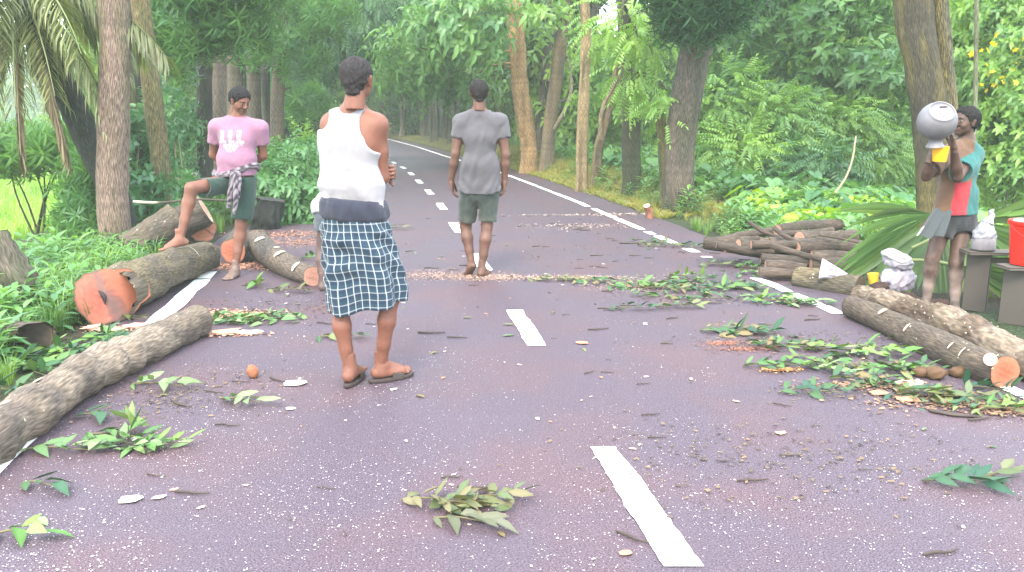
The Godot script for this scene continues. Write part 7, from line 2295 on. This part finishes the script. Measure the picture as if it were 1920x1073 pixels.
	for q in [[Vector3(-0.14, 0, -3.06), 0.20, 1.5, "long thin dark twig above the dull heap in the bottom middle"], [Vector3(-0.53, 0, -5.46), 0.26, 1.5, "long straight twig on the road right of the man in the vest"], [Vector3(1.17, 0, -3.38), 0.13, 1.5, "dark twig alone in the middle of the right lane"], [Vector3(-1.64, 0, -4.03), 0.22, 1.05, "crooked twig in front of the grey-green sprig"], [Vector3(2.12, 0, -3.88), 0.42, 1.3, "long grey twig running out of the leaves at the right edge"], [Vector3(0.88, 0, -3.32), 0.1, 1.5, "split twig with a pale middle in the right lane"], [Vector3(-1.27, 0, -4.43), 0.18, 1.0, "dark forked twig behind the white chip"], [Vector3(1.32, 0, -9.54), 0.5, 1.5, "long dark branch lying across the right lane up the road"], [Vector3(-1.88, 0, -12.51), 0.9, 1.5, "pale peeled branch across the left lane up the road"]]:
		single("fallen_twig", q[3], "twig", sticks[0], mats.wood, Transform3D(Basis(Vector3.UP, q[2]).scaled(Vector3(minf(q[1], 0.3) * 0.7, minf(q[1], 0.3) * 0.7, q[1])), q[0] + Vector3(0, 0.008, 0)))
	# chips of wood
	var chips := []
	for k in 5:
		chips.append(chip_mesh(k * 7.0, [Color(0.72, 0.63, 0.52), Color(0.76, 0.70, 0.62), Color(0.62, 0.32, 0.20), Color(0.64, 0.40, 0.30), Color(0.5, 0.21, 0.13)][k], [Color(0.6, 0.5, 0.4), Color(0.62, 0.55, 0.48), Color(0.45, 0.2, 0.12), Color(0.5, 0.28, 0.2), Color(0.3, 0.12, 0.08)][k]))
	for i in 90:
		var d := 2.7 + 6.5 * rng.randf()
		var s := rng.randf_range(-2.4, 0.3) if i % 3 else rng.randf_range(0.3, 2.6)
		var k := rng.randi() % 2 if rng.randf() < 0.75 else 2 + rng.randi() % 3
		single("wood_chip", ["small pale wood chip on the road", "small reddish wood chip on the road"][0 if k < 2 else 1], "wood chip", chips[k], mats.wood, Transform3D(Basis(Vector3.UP, rng.randf() * TAU).scaled(Vector3(1, 0.6, 1) * rng.randf_range(0.014, 0.038)), Vector3(mid_of(d) + s, 0.004, -d)), ["pale wood chips scattered on the road", "reddish wood chips scattered on the road"][0 if k < 2 else 1])
	for q in [[Vector3(-1.16, 0, -4.37), 0.13, 0.1, 1, "largest white chip, flat on the road left of the sandals"], [Vector3(-1.42, 0, -2.96), 0.09, 0.2, 1, "curled cream chip alone near the lower left"], [Vector3(0.44, 0, -5.2), 0.09, 0.0, 4, "red-brown chip right of the second centre dash"], [Vector3(2.12, 0, -4.37), 0.16, 0.1, 3, "pink bark slab in front of the nearest right log"], [Vector3(1.89, 0, -4.2), 0.11, 0.3, 4, "red bark slab below the pink one"], [Vector3(1.99, 0, -4.1), 0.13, -0.1, 4, "long red bark splinter among the right leaves"], [Vector3(-1.32, 0, -2.98), 0.05, 0.4, 0, "small pale chip near the curled cream one"], [Vector3(-0.62, 0, -4.27), 0.04, 0.4, 1, "tiny white chip by the right sandal"], [Vector3(-1.08, 0, -3.97), 0.05, 0.0, 1, "pale chip below the largest white one"], [Vector3(-2.57, 0, -5.66), 0.16, 0.3, 3, "pink chip under the big red-ended log"], [Vector3(-2.69, 0, -5.54), 0.18, -0.2, 2, "orange chip beneath the big log's cut end"], [Vector3(-2.85, 0, -5.62), 0.13, 0.9, 3, "pinkish chip left of the big log's cut end"], [Vector3(-1.9, 0, -5.47), 0.2, 0.4, 2, "long tan bark strip under the pale leaves"], [Vector3(-1.73, 0, -5.47), 0.18, 0.05, 0, "pale bark strip right of the grey log's end"], [Vector3(1.21, 0, -3.64), 0.06, 0.3, 2, "orange chip in the right lane"], [Vector3(0.37, 0, -2.56), 0.05, 0.3, 4, "reddish chip beside the nearest centre dash"], [Vector3(2.87, 0, -6.14), 0.05, 0.3, 1, "white chip between the right logs"]]:
		single("wood_chip", q[4], "wood chip", chips[q[3]], mats.wood, Transform3D(Basis(Vector3.UP, q[2]).scaled(Vector3(q[1], q[1] * 0.45, q[1] * 1.3)), q[0] + Vector3(0, 0.005, 0)))
	single("brown_nut", "round brown nut alone on the road left of the man in the vest", "nut", lump_mesh(2.0, 1.2, 0.12, Color(0.23, 0.085, 0.045), Color(0.30, 0.12, 0.065)), mats.wood, Transform3D(Basis(Vector3(0, 0, 1), 0.4).scaled(Vector3.ONE * 0.033), Vector3(-1.42, 0, -4.49) + Vector3(0, 0.034, 0)))
	for q in [[Vector3(2.25, 0, -4.51), 0.045, "left brown husk of three in front of the nearest right log"], [Vector3(2.31, 0, -4.48), 0.055, "middle brown husk of three, the biggest"], [Vector3(2.45, 0, -4.51), 0.045, "right brown husk of three, beside the log"]]:
		single("brown_husk", q[2], "husk", lump_mesh(q[1] * 90.0, 0.7, 0.5, Color(0.12, 0.062, 0.03), Color(0.075, 0.04, 0.02)), mats.wood, Transform3D(Basis(Vector3.UP, q[1] * 50.0).scaled(Vector3.ONE * q[1]), q[0] + Vector3(0, q[1] * 0.5, 0)))
	# sawdust and shavings
	patch("sawdust_patch", "line of pinkish sawdust across the road at the grey shirted man's feet", [[Vector3(-0.77, 0, -7.56), 0.5, 0.30, 0.0], [Vector3(-0.38, 0, -7.51), 0.45, 0.2, 0.0], [Vector3(-0.05, 0, -7.46), 0.45, 0.14, 0.0], [Vector3(0.61, 0, -7.43), 0.6, 0.12, 0.0], [Vector3(1.22, 0, -7.09), 0.6, 0.22, 0.1]], 6500, 0.2, 0.9, Color(0.38, 0.24, 0.20), Color(0.52, 0.36, 0.29))
	patch("sawdust_patch", "orange sawdust drift above the nearest right log", [[Vector3(1.43, 0, -5.07), 0.2, 0.06, 0.1], [Vector3(1.34, 0, -5.2), 0.15, 0.05, 0.1]], 700, 0.25, 0.9, Color(0.26, 0.09, 0.06), Color(0.36, 0.15, 0.1))
	patch("sawdust_patch", "bright orange shavings among the leaves on the right", [[Vector3(1.52, 0, -4.62), 0.11, 0.04, 0.1]], 230, 0.4, 1.3, Color(0.44, 0.2, 0.07), Color(0.5, 0.28, 0.13))
	patch("sawdust_patch", "reddish shavings round the logs on the left", [[Vector3(-2.43, 0, -9.63), 0.7, 0.5, 0.0], [Vector3(-2.5, 0, -8.04), 0.35, 0.25, 0.0], [Vector3(-2.75, 0, -8.04), 0.3, 0.2, 0.0], [Vector3(-2.72, 0, -10.3), 0.7, 0.3, 0.0], [Vector3(-2.04, 0, -6.01), 0.3, 0.14, 0.0]], 5200, 0.3, 1.5, Color(0.36, 0.14, 0.10), Color(0.52, 0.30, 0.2))
	patch("sawdust_patch", "shavings under the big red-ended log", [[Vector3(-2.65, 0, -5.57), 0.25, 0.07, 0.0], [Vector3(-1.89, 0, -5.43), 0.25, 0.06, 0.0]], 800, 0.4, 1.8, Color(0.36, 0.17, 0.12), Color(0.46, 0.28, 0.2))
	patch("sawdust_patch", "pale dust line farther up the right lane", [[Vector3(0.85, 0, -12.37), 0.8, 0.12, 0.0], [Vector3(1.73, 0, -12.51), 0.5, 0.14, 0.1], [Vector3(0.84, 0, -11.08), 0.7, 0.35, 0.0]], 900, 0.5, 1.7, Color(0.42, 0.33, 0.29), Color(0.52, 0.41, 0.35))
	patch("sawdust_patch", "litter of bark and chips below the right log's cut end", [[Vector3(2.22, 0, -4.03), 0.5, 0.10, 0.0], [Vector3(1.92, 0, -4.33), 0.4, 0.08, 0.0], [Vector3(2.39, 0, -3.96), 0.3, 0.12, 0.0]], 1100, 0.4, 1.7, Color(0.12, 0.07, 0.045), Color(0.36, 0.2, 0.12))
	patch("bark_litter", "brown scraps of bark and leaf trodden into both edges of the road", [[Vector3(1.83, 0, -5.27), 0.9, 0.35, 0.0], [Vector3(1.64, 0, -6.57), 0.9, 0.4, 0.0], [Vector3(2.03, 0, -4.2), 0.6, 0.2, 0.0], [Vector3(-1.9, 0, -6.19), 0.8, 0.4, 0.0], [Vector3(-1.73, 0, -4.2), 0.5, 0.4, 0.0], [Vector3(0.8, 0, -9.03), 1.6, 1.2, 0.0], [Vector3(1.2, 0, -3.36), 0.9, 0.5, 0.0]], 3600, 0.25, 1.3, Color(0.06, 0.045, 0.035), Color(0.2, 0.13, 0.08))
	# white specks all over the near road
	var where: Array[Transform3D] = []
	var tints := PackedColorArray()
	for i in 42000:
		var d := 2.25 + 8.5 * pow(rng.randf(), 1.7)
		var s := rng.randf_range(-2.9, 2.7)
		var n := noise.get_noise_2d(s * 0.8, d * 0.8)
		var keep := clampf(0.5 - 0.13 * s - 0.16 * (d - 2.6) + 0.8 * n, 0.04, 1.0)
		if rng.randf() > keep:
			continue
		var k := rng.randf_range(0.10, 0.34) * (1.9 if rng.randf() < 0.06 else 1.0)
		where.append(Transform3D(Basis(Vector3.UP, rng.randf() * TAU).scaled(Vector3(k * rng.randf_range(0.8, 1.5), k * 0.8, k * 1.2)), Vector3(mid_of(d) + s, 0.0025, -d)))
		tints.append(Color(0.72, 0.64, 0.6).lerp(Color(0.8, 0.77, 0.75), rng.randf()))
	var o := scatter(self, "sawdust_specks", shared.flake, mats.wood, where, tints)
	o.set_meta("label", "white specks of sawdust all over the near road")
